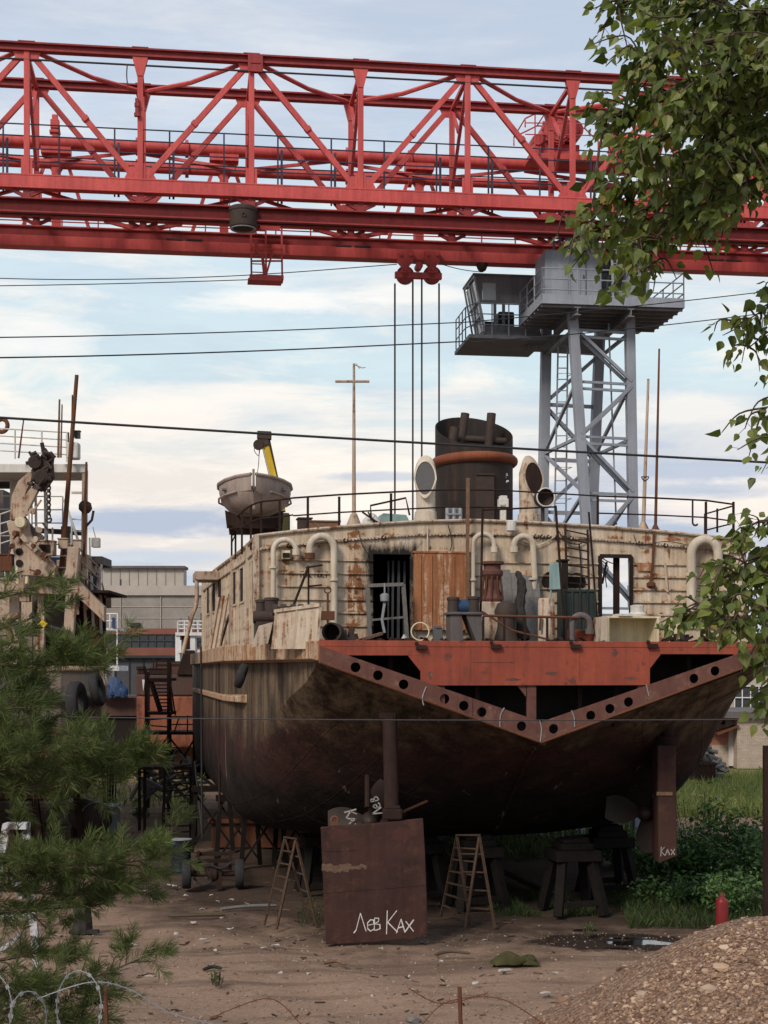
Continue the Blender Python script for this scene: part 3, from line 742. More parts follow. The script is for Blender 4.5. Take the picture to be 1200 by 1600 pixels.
railing(MB(), [(x0, y1, zp), (x0, y0, zp), (x1, y0, zp), (x1, y1, zp)], 1.0, 3, .022).build('platform_railing', M['grey'], plat)
# machine house on the platform
hs = 47.3; a = T(852, 390, hs); b = T(892, 463, hs); hy0 = a.y
house = MB().span((a.x, hy0, zp), (b.x + .02, hy0 + 1.4, a.z))
c = T(893, 375, hs); d_ = T(944, 463, hs); house.span((c.x + .03, hy0 + .05, zp), (d_.x, hy0 + 1.5, c.z))
e = T(985, 370, hs); f_ = T(1022, 463, hs); house.span((e.x, hy0 + .12, zp), (f_.x, hy0 + 1.6, e.z))
house.span((d_.x, hy0 + 1.3, zp), (e.x, hy0 + 1.6, c.z))
house = house.build('machine_house', M['grey'], leg, bevel=.015)
MB().span((a.x + .38, hy0 - .03, zp + .1), (a.x + .75, hy0, a.z - .45)).build('door', M['grey'], house, bevel=.01)
m_ = (c.x + d_.x) / 2; MB().span((m_ - .01, hy0 + .03, zp + .05), (m_ + .01, hy0 + .049, c.z - .05)).box((m_ - .08, hy0 + .03, zp + 1.0), (.03, .04, .15)).build('door_seam', M['grey_dark'], house)
mb = MB(); 
for i in range(6):
    zz = zp + .1 + i * .3; mb.bar((d_.x + .05, hy0 + .4, zz), (e.x - .1, hy0 + .4, zz + (.35 if i % 2 else 0)), .05, .05)
mb.bar((d_.x + .1, hy0 + .35, zp), (d_.x + .5, hy0 + .35, c.z), .07, .07).bar((e.x - .15, hy0 + .35, zp), (d_.x + .25, hy0 + .35, c.z + .2), .07, .07)
mb.build('inner_stair', M['grey_dark'], house)
mb = MB().bar(T(955, 360, hs - .2), T(958, 470, hs - .2), .07, .06).bar(T(963, 360, hs - .2), T(966, 470, hs - .2), .07, .06)
for i in range(9): mb.bar(T(955, 368 + i * 11, hs - .2), T(963, 368 + i * 11, hs - .2), .03, .03)
mb.build('top_ladder', M['grey'], leg)
# upper part of the leg, reaching up between the girders
for px, Y_ in ((897, 47.6), (985, 48.2), (905, 50.6), (992, 51)):
    a = T(px, 300, Y_); MB().bar(Vector((a.x, a.y, zp)), Vector((a.x, a.y, zb0 + .9)), .34, .3).build('leg_head', M['grey'], leg)
for py_ in (385, 330):
    for a, b in ((T(897, py_, 47.6), T(985, py_, 48.2)), (T(905, py_, 50.6), T(992, py_, 51))): MB().bar(a, b, .12, .14).build('head_strut', M['grey'], leg)
for px in (868, 878, 888): MB().bar(T(px, 420, 48.4), T(px - 5, 350, 48.4), .07, .07).build('conduit', M['grey'], leg)
# operator's cab
cyb = 49.8
def K(px, py, dy=0): return T(px, py, cyb + dy)
roofz = K(0, 430).z; botz = K(0, 517).z
L0 = K(741, 430); L1 = K(757, 517); Rr = K(848, 517)
cab = MB()
ydep = 1.9
P_ = lambda px, py: K(px, py)
def panel(poly): cab.prism(poly, (0, .05, 0))
# side facing the camera, built round its window openings
wx0, wx1 = K(753, 0).x, K(776, 0).x; wz1, wz0 = K(0, 441).z, K(0, 468).z; vz1, vz0 = K(0, 472).z, K(0, 508).z
yb = L0.y
xl = lambda z_: L0.x + (L1.x - L0.x) * ((z_ - L0.z) / (L1.z - L0.z))
panel([(xl(wz1), yb, wz1), (Rr.x, yb, wz1), (Rr.x, yb, roofz), (L0.x, yb, roofz)])
panel([(xl(wz0), yb, wz0), (wx0 + .02, yb, wz0), (wx0 + .02, yb, wz1), (xl(wz1), yb, wz1)])
panel([(wx1, yb, wz0), (Rr.x, yb, wz0), (Rr.x, yb, wz1), (wx1, yb, wz1)])
panel([(xl(vz1), yb, vz1), (Rr.x, yb, vz1), (Rr.x, yb, wz0), (xl(wz0), yb, wz0)])
v1, v2, v3, v4, v5 = [K(p, 0).x for p in (763, 772, 780, 786, 813)]
panel([(v2, yb, vz0), (v2 + .1, yb, vz0), (v2 + .1, yb, vz1), (v2, yb, vz1)])
panel([(v4, yb, vz0), (v4 + .1, yb, vz0), (v4 + .1, yb, vz1), (v4, yb, vz1)])
panel([(v5, yb, vz0), (Rr.x, yb, vz0), (Rr.x, yb, vz1), (v5, yb, vz1)])
panel([(L1.x, yb, botz), (Rr.x, yb, botz), (Rr.x, yb, vz0), (xl(vz0), yb, vz0)])
cab.span((L0.x - .05, yb - .06, roofz), (Rr.x + .05, yb + ydep, roofz + .06)).span((L1.x - .03, yb - .03, botz - .1), (Rr.x, yb + ydep, botz))
cab.span((Rr.x - .05, yb + .05, botz), (Rr.x, yb + ydep, roofz))
cab = cab.build('operator_cab', M['cab_grey'], leg)
mb = MB()
for yy in (yb, yb + ydep * .5, yb + ydep - .06): mb.bar((L0.x, yy, roofz), (L1.x, yy, botz), .06, .06)
for t_ in (.02, .45, .7, .97): mb.bar(Vector((L0.x, yb, roofz)).lerp(Vector((L1.x, yb, botz)), t_), Vector((L0.x, yb + ydep, roofz)).lerp(Vector((L1.x, yb + ydep, botz)), t_), .05, .05)
mb.build('window_frame', M['galv'], cab)
MB().prism([(L0.x + .06, yb + .06, roofz - .1), (L0.x + .06, yb + ydep - .1, roofz - .1), (L1.x + .06, yb + ydep - .1, botz + .1), (L1.x + .06, yb + .06, botz + .1)], (.012, 0, 0)).build('windscreen', M['glass_pale'], cab)
MB().span((wx0 + .03, yb + .02, wz0), (wx1 - .005, yb + .03, wz1)).build('side_window', M['glass_pale'], cab)
MB().span((K(786, 0).x, yb + .6, botz), (K(812, 0).x, yb + 1.2, K(0, 478).z)).span((K(763, 0).x, yb + .8, botz), (K(783, 0).x, yb + 1.2, K(0, 492).z)).build('seat', M['cable'], cab, bevel=.05)
cz0 = K(0, 528).z
mb = MB().span((K(728, 0).x, yb - .55, cz0 - .12), (K(852, 0).x, yb + ydep + .3, cz0)).span((K(760, 0).x, yb - .3, cz0), (Rr.x, yb + .1, botz - .1)); mb.span((K(830, 0).x, yb + .2, cz0 - .28), (K(952, 0).x, yb + .6, cz0 + .25))
cp = mb.build('cab_platform', M['cab_grey'], leg)
railing(MB(), [(K(845, 0).x, yb - .5, cz0), (K(738, 0).x, yb - .5, cz0), (K(728, 0).x, yb + .1, cz0), (K(728, 0).x, yb + ydep, cz0)], 1.05, 3, .02, .6).build('cab_railing', M['grey'], cp)

# bell-shaped drum hung under the near chord, block hung near the cab
c = CL(380, 341, -.1); cm = world(crane); 
def CW(p): return cm @ Vector(p)
mb = MB().lathe((c.x, -.1, c.z - .33), [(.38, 0), (.42, .04), (.43, .1), (.43, .5), (.45, .52), (.45, .6), (.40, .66)], 26)
mb.torus((c.x, -.1 - .44, c.z - .02), .06, .02, 12, 6, (0, 1, 0))
mb.tube(arc((c.x, -.1, c.z + .33), (1, 0, 0), (0, 0, 1), .43, 0, 180, 14), .012, 5)
mb.v = [CW(p) for p in mb.v]
dr = thing('hanging_drum', 'dark round drum with a pale rim hanging under the near red girder', 'drum', CW((c.x, -.1, c.z - .33)))
mb.build('drum_body', M['pipe_black'], dr, local=False, smooth=35)
mb = MB().lathe((c.x, -.1, c.z - .35), [(.39, 0), (.40, .03), (.2, .05), (.39, .0)], 26, cap0=False, cap1=False); mb.v = [CW(p) for p in mb.v]
mb.build('rim', M['galv'], dr, local=False, smooth=35)
c = W(753, 415, 49.2)
mb = MB().lathe((c.x, c.y, c.z - .22), [(.03, 0), (.13, .06), (.19, .2), (.2, .36), (.1, .42)], 16).tube([(c.x, c.y, c.z + .18), (c.x, c.y, c.z + .6)], .03, 6)
tag(mb.build('hook_ball', M['pipe_black'], smooth=40), 'black ball shaped weight hanging above the operator cab roof', 'weight')
# ================================================================== the rusty ship on its blocks
SA = R(10.0); SO = Vector((3.42, 31.5, 0)); SR = Vector((math.cos(SA), math.sin(SA), 0)); SF = Vector((-math.sin(SA), math.cos(SA), 0))
ship = thing('ship', 'big rusty ship with cream wheelhouse and red open stern, propped up ashore', 'ship', SO, SA)
def L(px, py, v):
    d = Vector(((px - 600) / F, 1, -(py - HOR) / F)); o = Vector((0, 0, H))
    t = (v + (SO - o).dot(SF)) / d.dot(SF); p = o + d * t
    return Vector(((p - SO).dot(SR), v, p.z))
def SW(p): return world(ship) @ Vector(p)
ZD = L(848, 1004, 0).z                   # deck height at the stern edge
ZV = L(845, 1160, 0).z                   # foot of the V
UL = L(498, 1020, 0).x; UR = L(1192, 1030, 0).x
ZE = L(498, 1036, 0).z                   # height of the V's ends
KEEL = 1.62
LEN = 46.0
# ---- hull
def Bd(v): return 5.0 + 1.3 * smooth(0, 7.5, v) ** .8 if v < 26 else 6.3 * (1 - ((v - 26) / (LEN - 26)) ** 2.2)
def zk(v): return KEEL + (ZV - KEEL) * (1 - smooth(-.2, 5.2, v)) if v < 36 else KEEL + 2.5 * ((v - 36) / (LEN - 36)) ** 2
NT_ = 22
def section(v, pw=.22):
    ze = ZE - .42 * smooth(0, 1.6, v); s = smooth(0, 7.5, v) ** .8; b = Bd(v); k = zk(v); pts = []
    if v > 28: pw = pw + .5 * (v - 28) / (LEN - 28)
    for i in range(NT_ + 1):
        t = i / NT_
        q = min(t / .9, 1.0)
        uv = 5.0 * q; zv = ZV + (ze - ZV) * q if t <= .9 else ze + (ZD - ze) * (t - .9) / .1
        a = t * PI / 2
        uf = b * max(math.sin(a), 0) ** pw if i else 0.0; zf = k + (ZD - k) * (1 - max(math.cos(a), 0) ** pw if i < NT_ else 1.0)
        if i == NT_: uf = b
        zv2 = zv - (ZV - k) * (1 - q) ** .9
        pts.append((uv + (b - 5.0) * q * min(1, s * 1.6) * (1 - s) + (uf - uv - (b - 5.0) * q * min(1, s * 1.6) * (1 - s)) * s, zv2 + (zf - zv2) * s))
    return pts
stations = [0, .25, .5, .8, 1.2, 1.7, 2.3, 3, 3.8, 4.7, 5.7, 6.8, 8, 9.5, 11, 13, 16, 20, 25, 30, 34, 38, 42, 44.5, LEN - .3]
rows = []
for v in stations:
    sc = section(v)
    full = [(-u * (abs(UL) / 5.0 if v < .01 else 1), v, z) for u, z in sc[::-1]] + [(u * (UR / 5.0 if v < .01 else 1), v, z) for u, z in sc[1:]]
    rows.append(full)
def usc(v): k_ = 1 - smooth(0, 2.5, v); return (1 + (abs(UL) / 5 - 1) * k_, 1 + (UR / 5 - 1) * k_ + .065 * smooth(0, .8, v) * (1 - smooth(3, 7, v)))
rows = [[(u * (usc(v)[0] if u < 0 else usc(v)[1]), v, z) for u, v, z in [(-u, v, z) for u, z in section(v)[::-1]] + [(u, v, z) for u, z in section(v, .46)[1:]]] for v in stations]
hb = MB().rings(rows, False, False, close=False)
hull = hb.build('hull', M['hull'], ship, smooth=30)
# plating seams: welded strakes standing a little proud along the stern
sm = MB()
for i in (7, 13, 18):
    for sg in (0, 1):
        idx = i if sg == 0 else 2 * NT_ - i
        sm.tube([Vector(r[idx]) for r in rows[:16]], .009, 5)
for k_ in (5, 7, 9, 10, 12, 13, 15, 16): sm.tube([Vector(p) for p in rows[k_][3:NT_ * 2 - 2]], .008, 5)
cl = [Vector(r[NT_]) - Vector((0, 0, .01)) for r in rows[:12]]
sm.tube(cl, .05, 6)
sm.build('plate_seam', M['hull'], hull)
# inside of the stern: dark bulkhead and deck plate
dk = MB().add([(-6.9, 0.05, ZD - .05), (6.9, .05, ZD - .05), (6.9, 26, ZD - .05), (-6.9, 26, ZD - .05)], [(0, 1, 2, 3)])
ins = [Vector(p) for p in rows[0]]
deck_rows = [[Vector((r[0][0], v, ZD - .03)), Vector((r[-1][0], v, ZD - .03))] for r, v in zip(rows, stations)]
dm = MB()
for a, b in zip(deck_rows, deck_rows[1:]): dm.add([a[0], a[1], b[1], b[0]], [(0, 1, 2, 3)])
dm.build('deck', M['rust_dark'], ship)
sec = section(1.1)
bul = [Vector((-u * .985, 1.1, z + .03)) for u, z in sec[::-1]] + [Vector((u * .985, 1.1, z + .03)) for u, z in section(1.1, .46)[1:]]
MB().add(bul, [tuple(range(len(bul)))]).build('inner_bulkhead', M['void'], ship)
# ---- open stern framing
st = MB().span((UL, -.04, ZD - .10), (UR, .10, ZD + .03)).build('stern_frame', M['transom'], ship, bevel=.01)
PL, PR = L(657, 1040, 0).x, L(1015, 1040, 0).x; ZP = L(836, 1071, 0).z
MB().span((PL, -.03, ZP), (PR, .03, ZD - .10)).build('centre_plate', M['transom'], st, bevel=.008)
# V strakes with lightening holes
def strake(p0, p1, w0, w1, holes, name):
    """plate in plane v=-0.05 between lower edge points p0 -> p1 (u,z), widths measured up"""
    p0 = Vector((p0[0], 0, p0[1])); p1 = Vector((p1[0], 0, p1[1])); d = p1 - p0; ln = d.length; d.normalize(); up = Vector((0, 0, 1))
    def pt(s, t): 
        q = s / ln; return p0 + d * s + up * ((w0 + (w1 - w0) * q) * t)
    mb = MB(); r = .105; cuts = [0.0]
    cells = []
    for h in sorted(holes): cells.append((h - .22, h + .22, h))
    pos = 0.0; segs = []
    for a, b, h in cells:
        if a > pos: segs.append((pos, a, None))
        segs.append((a, b, h)); pos = b
    segs.append((pos, ln, None))
    yf, ybk = -.05, -.02
    for a, b, h in segs:
        if h is None:
            f = [pt(a, 0), pt(b, 0), pt(b, 1), pt(a, 1)]
            mb.prism([p + Vector((0, yf, 0)) for p in f], (0, ybk - yf, 0))
        else:
            c = pt(h, .45); n = 24; ang = []
            corners = [pt(a, 0), pt(b, 0), pt(b, 1), pt(a, 1)]
            outer = []
            per = 6
            for k in range(4):
                for j in range(per): outer.append(corners[k].lerp(corners[(k + 1) % 4], j / per))
            inner = []
            for p in outer:
                e = (p - c); e.y = 0; e.normalize(); inner.append(c + e * r)
            for y_ in (yf, ybk):
                mb.add([p + Vector((0, y_, 0)) for p in outer] + [p + Vector((0, y_, 0)) for p in inner], [(i, (i + 1) % n, n + (i + 1) % n, n + i) for i in range(n)])
            mb.add([p + Vector((0, yf, 0)) for p in inner] + [p + Vector((0, ybk, 0)) for p in inner], [(i, n + i, n + (i + 1) % n, (i + 1) % n) for i in range(n)])
    return mb.build(name, M['transom_rib'], st)
VB = (0.0 + L(845, 1160, 0).x, ZV + .0)
def hpos(p0, p1, pxs):
    out = []
    for (px, py) in pxs:
        q = L(px, py, 0); out.append(((q.x - p0[0]) / (p1[0] - p0[0])) * math.hypot(p1[0] - p0[0], p1[1] - p0[1]))
    return out
eL = (UL + .02, ZE + .02); eR = (UR - .02, ZE + .06)
hl = hpos(VB, eL, [(814, 1136), (752, 1117), (724, 1107), (694, 1098), (630, 1077), (590, 1064), (555, 1052)])
hr = hpos(VB, eR, [(864, 1137), (922, 1117), (952, 1107), (981, 1097), (1083, 1062), (1116, 1051)])
strake(VB, eL, .44, .34, hl, 'port_strake'); strake(VB, eR, .44, .34, hr, 'starboard_strake')
# end brackets and stiffeners
MB().prism([(UL, -.04, ZE), (UL + .55, -.04, ZE - .08), (L(540, 1018, 0).x, -.04, L(540, 1024, 0).z), (L(540, 1018, 0).x, -.04, ZD - .1), (UL, -.04, ZD - .1)], (0, .04, 0)).build('corner_plate', M['transom'], st)
MB().prism([(UR, -.04, ZE), (UR - .7, -.04, ZE - .02), (L(1145, 1024, 0).x, -.04, L(1145, 1028, 0).z), (L(1145, 1018, 0).x, -.04, ZD - .1), (UR, -.04, ZD - .1)], (0, .04, 0)).build('corner_plate', M['transom'], st)
MB().span((UL + .3, -.035, ZD - .28), (PL, 0, ZD - .1)).prism([(PL, -.03, ZD - .28), (PL - .28, -.03, ZD - .28), (PL, -.03, ZD - .62)], (0, .03, 0)).build('upper_flange', M['transom'], st)
MB().span((PR, -.035, ZD - .24), (UR - .3, 0, ZD - .1)).prism([(PR, -.03, ZD - .24), (PR + .25, -.03, ZD - .24), (PR, -.03, ZD - .55)], (0, .03, 0)).build('upper_flange', M['transom'], st)
mb = MB()
for px, py0, py1 in ((830, 1071, 1128), (690, 1071, 1100), (1000, 1071, 1095)):
    a = L(px, py0, .06); b = L(px, py1, .06); w_ = .10 if px == 830 else .06
    MB().span((a.x - w_, .02, b.z), (a.x + w_, .10, a.z)).build('stiffener', M['transom_rib'], st)
mb = MB()
mb.prism([(L(830, 0, 0).x - .1, .03, ZP), (L(830, 0, 0).x - .3, .03, ZP), (L(830, 0, 0).x - .1, .03, ZP - .25)], (0, .03, 0))
mb.build('knee', M['transom_rib'], st)
mb = MB()
for px in (745, 905, 962, 610, 1075):
    a = L(px, 1060, .6); MB().span((a.x - .05, .55, ZV + .3 if 700 < px < 1000 else ZE - .4), (a.x + .05, .68, ZD - .1)).build('inner_frame', M['rust_dark'], st)
for px, py in ((657, 1010), (774, 1009), (898, 1009), (1018, 1008)):
    a = L(px, py, 0); MB().span((a.x - .11, -.12, a.z - .07), (a.x + .11, -.04, a.z + .03)).span((a.x - .13, -.1, a.z + .03), (a.x - .07, -.02, a.z + .1)).build('hinge_lug', M['rust_dark'], st, bevel=.01)
mb = MB()
for pts in ([(666, 1073), (660, 1090), (662, 1102)], [(788, 1106), (782, 1118), (781, 1137)], [(843, 1125), (846, 1140), (844, 1160)], [(893, 1110), (897, 1121), (898, 1136)], [(1010, 1070), (1014, 1088)]):
    MB().tube(catmull([L(x, y, -.06) for x, y in pts], 5), .014, 5).build('weld_strap', M['galv'], st)
mb = MB().tube(catmull([L(x, y, -.07) for x, y in ((1155, 1018), (1154, 1026), (1162, 1032), (1176, 1028))], 5), .016, 5); mb.build('wire_end', M['rope'], st)
# lower edge bead of the V
MB().tube([(eL[0], -.05, eL[1]), (VB[0], -.05, VB[1]), (eR[0], -.05, eR[1])], .028, 6).build('edge_bead', M['rust'], st)

# ---- rubbing strake along the port edge and a second one lower
def port(v, dz=0, out=0.0):
    return Vector((-Bd(v) * usc(v)[0] - out, v, ZD + dz))
vv = [.02 + .35 * i for i in range(24)] + [9 + i for i in range(16)]
mb = MB(); rs = []
for v in vv: 
    p = port(v); rs.append([p + Vector((-.16, 0, .02)), p + Vector((-.16, 0, -.36)), p + Vector((.1, 0, -.42)), p + Vector((.1, 0, .03))])
mb.rings(rs)
mb.build('rubbing_strake', M['strake'], ship, bevel=.02)
mb = MB(); rs = []
for v in [x for x in vv if x > 5.2]:
    p = port(v); rs.append([p + Vector((-.08, 0, -1.22)), p + Vector((-.08, 0, -1.36)), p + Vector((.3, 0, -1.4)), p + Vector((.3, 0, -1.15))])
mb.rings(rs).build('lower_strake', M['strake'], ship, bevel=.02)
# welded lip along the deck edge, with the low white bulwark at the port quarter
mb = MB()
b0 = [L(423, 1032, 1.2), L(496, 1036, .25), L(502, 944, .3), L(430, 952, 1.1)]
b0 = [L(424, 1014, 1.3), L(497, 1014, .2), L(502, 945, .2), L(430, 955, 1.3)]
mb.prism(b0, (0, .05, 0))
for t_ in (.02, .48, .98):
    a = b0[0].lerp(b0[1], t_); b = b0[3].lerp(b0[2], t_); mb.bar(a - Vector((0, .02, 0)), b - Vector((0, .02, 0)), .05, .03)
mb.bar(b0[3], b0[2], .09, .07)
mb.build('quarter_bulwark', M['white_rust'], ship)

# ---- deckhouse
VW = 4.0
DL, DR = L(583, 935, VW), L(641, 935, VW); DT = L(610, 866, VW).z
OL, OR_ = L(937, 935, VW), L(986, 935, VW); OT = L(960, 869, VW).z; OB = L(960, 968, VW).z
UW0, UW1 = L(401, 900, VW).x, L(1166, 900, VW).x
TW = [(UW0, L(401, 836, VW).z)] + [(L(px, py, VW).x, L(px, py, VW).z) for px, py in ((470, 828), (560, 820), (650, 814), (740, 812), (840, 816), (940, 822), (1060, 832))] + [(UW1, L(1166, 843, VW).z)]
def wtop(u):
    for (a, za), (b, zb_) in zip(TW, TW[1:]):
        if u <= b: return za + (zb_ - za) * (u - a) / (b - a)
    return TW[-1][1]
M['wall'] = wall_paint(((DL.x + DR.x) / 2, (DR.x - DL.x) / 2, (ZD + DT) / 2, (DT - ZD) / 2))
house = MB()
th = .07
def wallpart(u0, u1, z0, z1=None):
    if z1 is None:
        us = [u0] + [u for u, _ in TW if u0 < u < u1] + [u1]
        poly = [(u0, VW, z0)] + [(u1, VW, z0)] + [(u, VW, wtop(u)) for u in us[::-1]]
    else: poly = [(u0, VW, z0), (u1, VW, z0), (u1, VW, z1), (u0, VW, z1)]
    house.prism(poly, (0, th, 0))
wallpart(UW0, DL.x, ZD); wallpart(DL.x, DR.x, DT); wallpart(DR.x, OL.x, ZD); wallpart(OL.x, OR_.x, OT); wallpart(OL.x, OR_.x, ZD, OB); wallpart(OR_.x, UW1, ZD)
# port side wall follows the deck edge forwards, with window openings
def sidepos(s): return Vector((UW0 - .55 * smooth(0, 14, s), VW + s, 0))
def sidetop(s): return wtop(UW0) - .02 * s
SWIN = [(.55, 1.05, .0), (2.9, 3.7, 1), (4.5, 5.3, 1), (7.6, 8.5, 1), (9.1, 10.0, 1), (10.8, 11.7, 1)]
wz0_, wz1_ = ZD + 1.15, ZD + 2.05
s_ = 0.0; segs = []
for a, b, k_ in SWIN:
    segs.append((s_, a, None)); segs.append((a, b, k_)); s_ = b
segs.append((s_, 13.0, None))
def sidequad(s0, s1, z0, z1a, z1b):
    p, q = sidepos(s0), sidepos(s1)
    house.prism([(p.x, p.y, z0), (q.x, q.y, z0), (q.x, q.y, z1b), (p.x, p.y, z1a)], (th, 0, 0))
for a, b, k_ in segs:
    if k_ is None:
        n_ = max(1, int((b - a) / .7))
        for i in range(n_):
            c0 = a + (b - a) * i / n_; c1 = a + (b - a) * (i + 1) / n_; sidequad(c0, c1, ZD, sidetop(c0), sidetop(c1))
    else:
        lo = wz0_ if k_ else ZD + .85
        sidequad(a, b, ZD, lo, lo); sidequad(a, b, wz1_, sidetop(a), sidetop(b))
# starboard stub wall
house.prism([(UW1 - th, VW, ZD), (UW1 - th, VW + 4.2, ZD), (UW1 - th, VW + 4.2, wtop(UW1)), (UW1 - th, VW, wtop(UW1))], (th, 0, 0))
# horizontal stiffeners pressed along the after wall
zz = ZD + .15
while zz < wtop(0) - .75:
    spans = [(UW0 + .5, DL.x), (DR.x, DR.x + .1), (L(735, 0, VW).x, OL.x), (OR_.x, UW1 - .1)]
    for a, b in spans:
        if b - a > .3: house.prism([(a, VW - .045, zz), (b, VW - .045, zz), (b, VW - .0, zz + .05), (a, VW - .0, zz + .05)], (0, .0, -.02)) if False else house.span((a, VW - .05, zz - .018), (b, VW + .001, zz + .018))
    zz += .31
house = house.build('deckhouse', M['wall'], ship)
# moulding with a twisted bead, and the coaming of the upper deck
mb = MB()
us = [UW0 + (UW1 - UW0) * i / 40 for i in range(41)]
mb.tube([(u, VW - .03, wtop(u) - .33) for u in us], .028, 6)
mb.tube([(u, VW - .04, wtop(u) - .015) for u in us], .04, 6)
for i in range(150):
    u = UW0 + (UW1 - UW0) * i / 150
    mb.box((u, VW - .045, wtop(u) - .335 + random.uniform(-.01, .01)), (.05, .05, .05))
mb.build('moulding', M['white_rust'], house)
mb = MB()
mb.tube([Vector((sidepos(s).x - .02, VW + s, sidetop(s) - .02)) for s in [i * .5 for i in range(27)]], .045, 6)
mb.tube([Vector((sidepos(s).x - .02, VW + s, sidetop(s) - .36)) for s in [i * .5 for i in range(27)]], .03, 6)
for s in (.0, 1.9, 5.2, 8.6, 12.9): mb.bar(sidepos(s) + Vector((-.03, 0, ZD)), sidepos(s) + Vector((-.03, 0, sidetop(s))), .09, .09)
mb.bar(sidepos(0) + Vector((-.02, -.03, ZD)), sidepos(0) + Vector((-.02, -.03, wtop(UW0))), .14, .12)
mb.build('side_moulding', M['white_rust'], house)
for a, b, k_ in SWIN:
    lo = wz0_ if k_ else ZD + .85
    p, q = sidepos(a), sidepos(b); x_ = -.012; mb = MB()
    for (e, f) in (((p.x + x_, p.y, lo), (q.x + x_, q.y, lo)), ((q.x + x_, q.y, lo), (q.x + x_, q.y, wz1_)), ((q.x + x_, q.y, wz1_), (p.x + x_, p.y, wz1_)), ((p.x + x_, p.y, wz1_), (p.x + x_, p.y, lo))): mb.bar(e, f, .03, .05)
    fr_ = mb.build('window_frame', M['white_rust'], house)
    MB().prism([(p.x - .004, p.y + .02, lo + .02), (q.x - .004, q.y - .02, lo + .02), (q.x - .004, q.y - .02, wz1_ - .02), (p.x - .004, p.y + .02, wz1_ - .02)], (.03, 0, 0)).build('window', M['void'], house)  # black panel paints the darkness of the room behind the window
# sooty inside: bulkheads close the rooms, the starboard room stands open to the sky beyond
MB().prism([(UW0 + .1, VW + 3.2, ZD), (L(860, 0, VW).x, VW + 3.2, ZD), (L(860, 0, VW).x, VW + 3.2, wtop(0) - .1), (UW0 + .1, VW + 3.2, wtop(UW0) - .1)], (0, .06, 0)).prism([(L(862, 0, VW).x, VW + .1, ZD), (L(862, 0, VW).x, VW + 3.2, ZD), (L(862, 0, VW).x, VW + 3.2, wtop(1.5) - .1), (L(862, 0, VW).x, VW + .1, wtop(1.5) - .1)], (.05, 0, 0)).build('burnt_bulkhead', M['void'], house)
MB().prism([sidepos(.1) + Vector((.5, 0, ZD)), sidepos(12.9) + Vector((.9, 0, ZD)), sidepos(12.9) + Vector((.9, 0, wtop(UW0) - .35)), sidepos(.1) + Vector((.5, 0, wtop(UW0) - .15))], (.05, 0, 0)).build('added_dark_lining', M['void'], house)  # unseen dark sheet added so the side windows look black
# upper deck plate: full width aft, then only the port part
mb = MB()
for k_ in range(40):
    u0, u1 = us[k_], us[k_ + 1]
    v1 = 13 if u1 < 1.0 else 3.4
    mb.add([(u0, VW + .05, wtop(u0) - .06), (u1, VW + .05, wtop(u1) - .06), (u1, VW + v1, wtop(u1) - .06), (u0, VW + v1, wtop(u0) - .06)], [(0, 1, 2, 3)])
mb.build('upper_deck', M['white_rust'], house)
# rusty door plate beside the burnt doorway
a, b = L(646, 985, VW), L(733, 866, VW)
mb = MB().span((a.x, VW - .14, a.z), (b.x, VW, b.z))
for i in range(5):
    x_ = a.x + (b.x - a.x) * (i + .5) / 5.0; mb.span((x_ - .02, VW - .165, a.z + .02), (x_ + .02, VW - .139, b.z - .05))
mb.span((a.x - .03, VW - .16, b.z), (b.x + .03, VW, b.z + .05))
mb.build('rusty_panel', M['rust_orange'], house, bevel=.008)
# burnt doorway: frame left standing, loose gate bars
mb = MB()
for px, w_ in ((606, .04), (613, .05), (622, .06), (631, .05)): mb.bar(L(px, 998, VW + .5), L(px + 1, 876, VW + .5), w_, w_)
mb.build('burnt_frame', M['grey_dark'], house)
ga = [L(578, 998, 3.6), L(574, 915, 3.5), L(630, 913, 3.5), L(636, 998, 3.6)]
mb = MB().bar(ga[0], ga[1], .09, .07).bar(ga[1], ga[2], .09, .08).bar(ga[2], ga[3], .09, .07).bar(ga[0].lerp(ga[1], .35), ga[3].lerp(ga[2], .40), .05, .05)
mb.v = [SW(p) for p in mb.v]
tag(mb.build('door_frame', M['wood_grey']), 'loose grey frame leaning in front of the burnt black doorway', 'frame')
# hanging lamp in the doorway
c = L(601, 935, 3.3); mb = MB().tube([c + Vector((0, 0, .35)), c + Vector((0, 0, .1))], .02, 6).lathe(c + Vector((0, 0, -.12)), [(.02, 0), (.10, .06), (.11, .2), (.05, .24)], 14).tube([c + Vector((0, 0, -.12)), c + Vector((-.06, 0, -.5)), c + Vector((.0, 0, -.8))], .035, 6); mb.v = [SW(p) for p in mb.v]
tag(mb.build('hanging_lamp', M['galv'], smooth=40), 'small grey lamp hanging in the burnt black doorway', 'lamp')
# right opening: torn edge frame and posts
mb = MB().bar(L(963, 968, VW + .3), L(963, 869, VW + .3), .13, .12).bar((OL.x, VW - .01, OB), (OL.x, VW - .01, OT), .09, .1).bar((OR_.x, VW - .01, OB), (OR_.x, VW - .01, OT), .07, .1).bar((OL.x, VW - .01, OT), (OR_.x, VW - .01, OT), .08, .09)
mb.build('torn_frame', M['rust_dark'], house)
mb = MB().tube(catmull([L(x, y, VW + .2) for x, y in ((938, 874), (950, 886), (946, 900), (948, 918))], 6), .014, 5).tube(catmull([L(x, y, VW + .2) for x, y in ((940, 872), (956, 880), (962, 876))], 6), .014, 5).tube([L(941, 912, VW + .2), L(948, 878, VW + .2)], .03, 6)
mb.build('dangling_wire', M['cable'], house)
# portholes
for px, py in ((861, 908), (900, 910)):
    c = L(px, py, VW); MB().lathe((c.x, VW - .05, c.z), [(.20, 0), (.235, 0), (.235, .05), (.20, .05)], 24, (0, 1, 0), False, False).lathe((c.x, VW - .025, c.z), [(.0, 0), (.205, .0)], 24, (0, 1, 0), False, False).build('porthole', [M['void']], house)
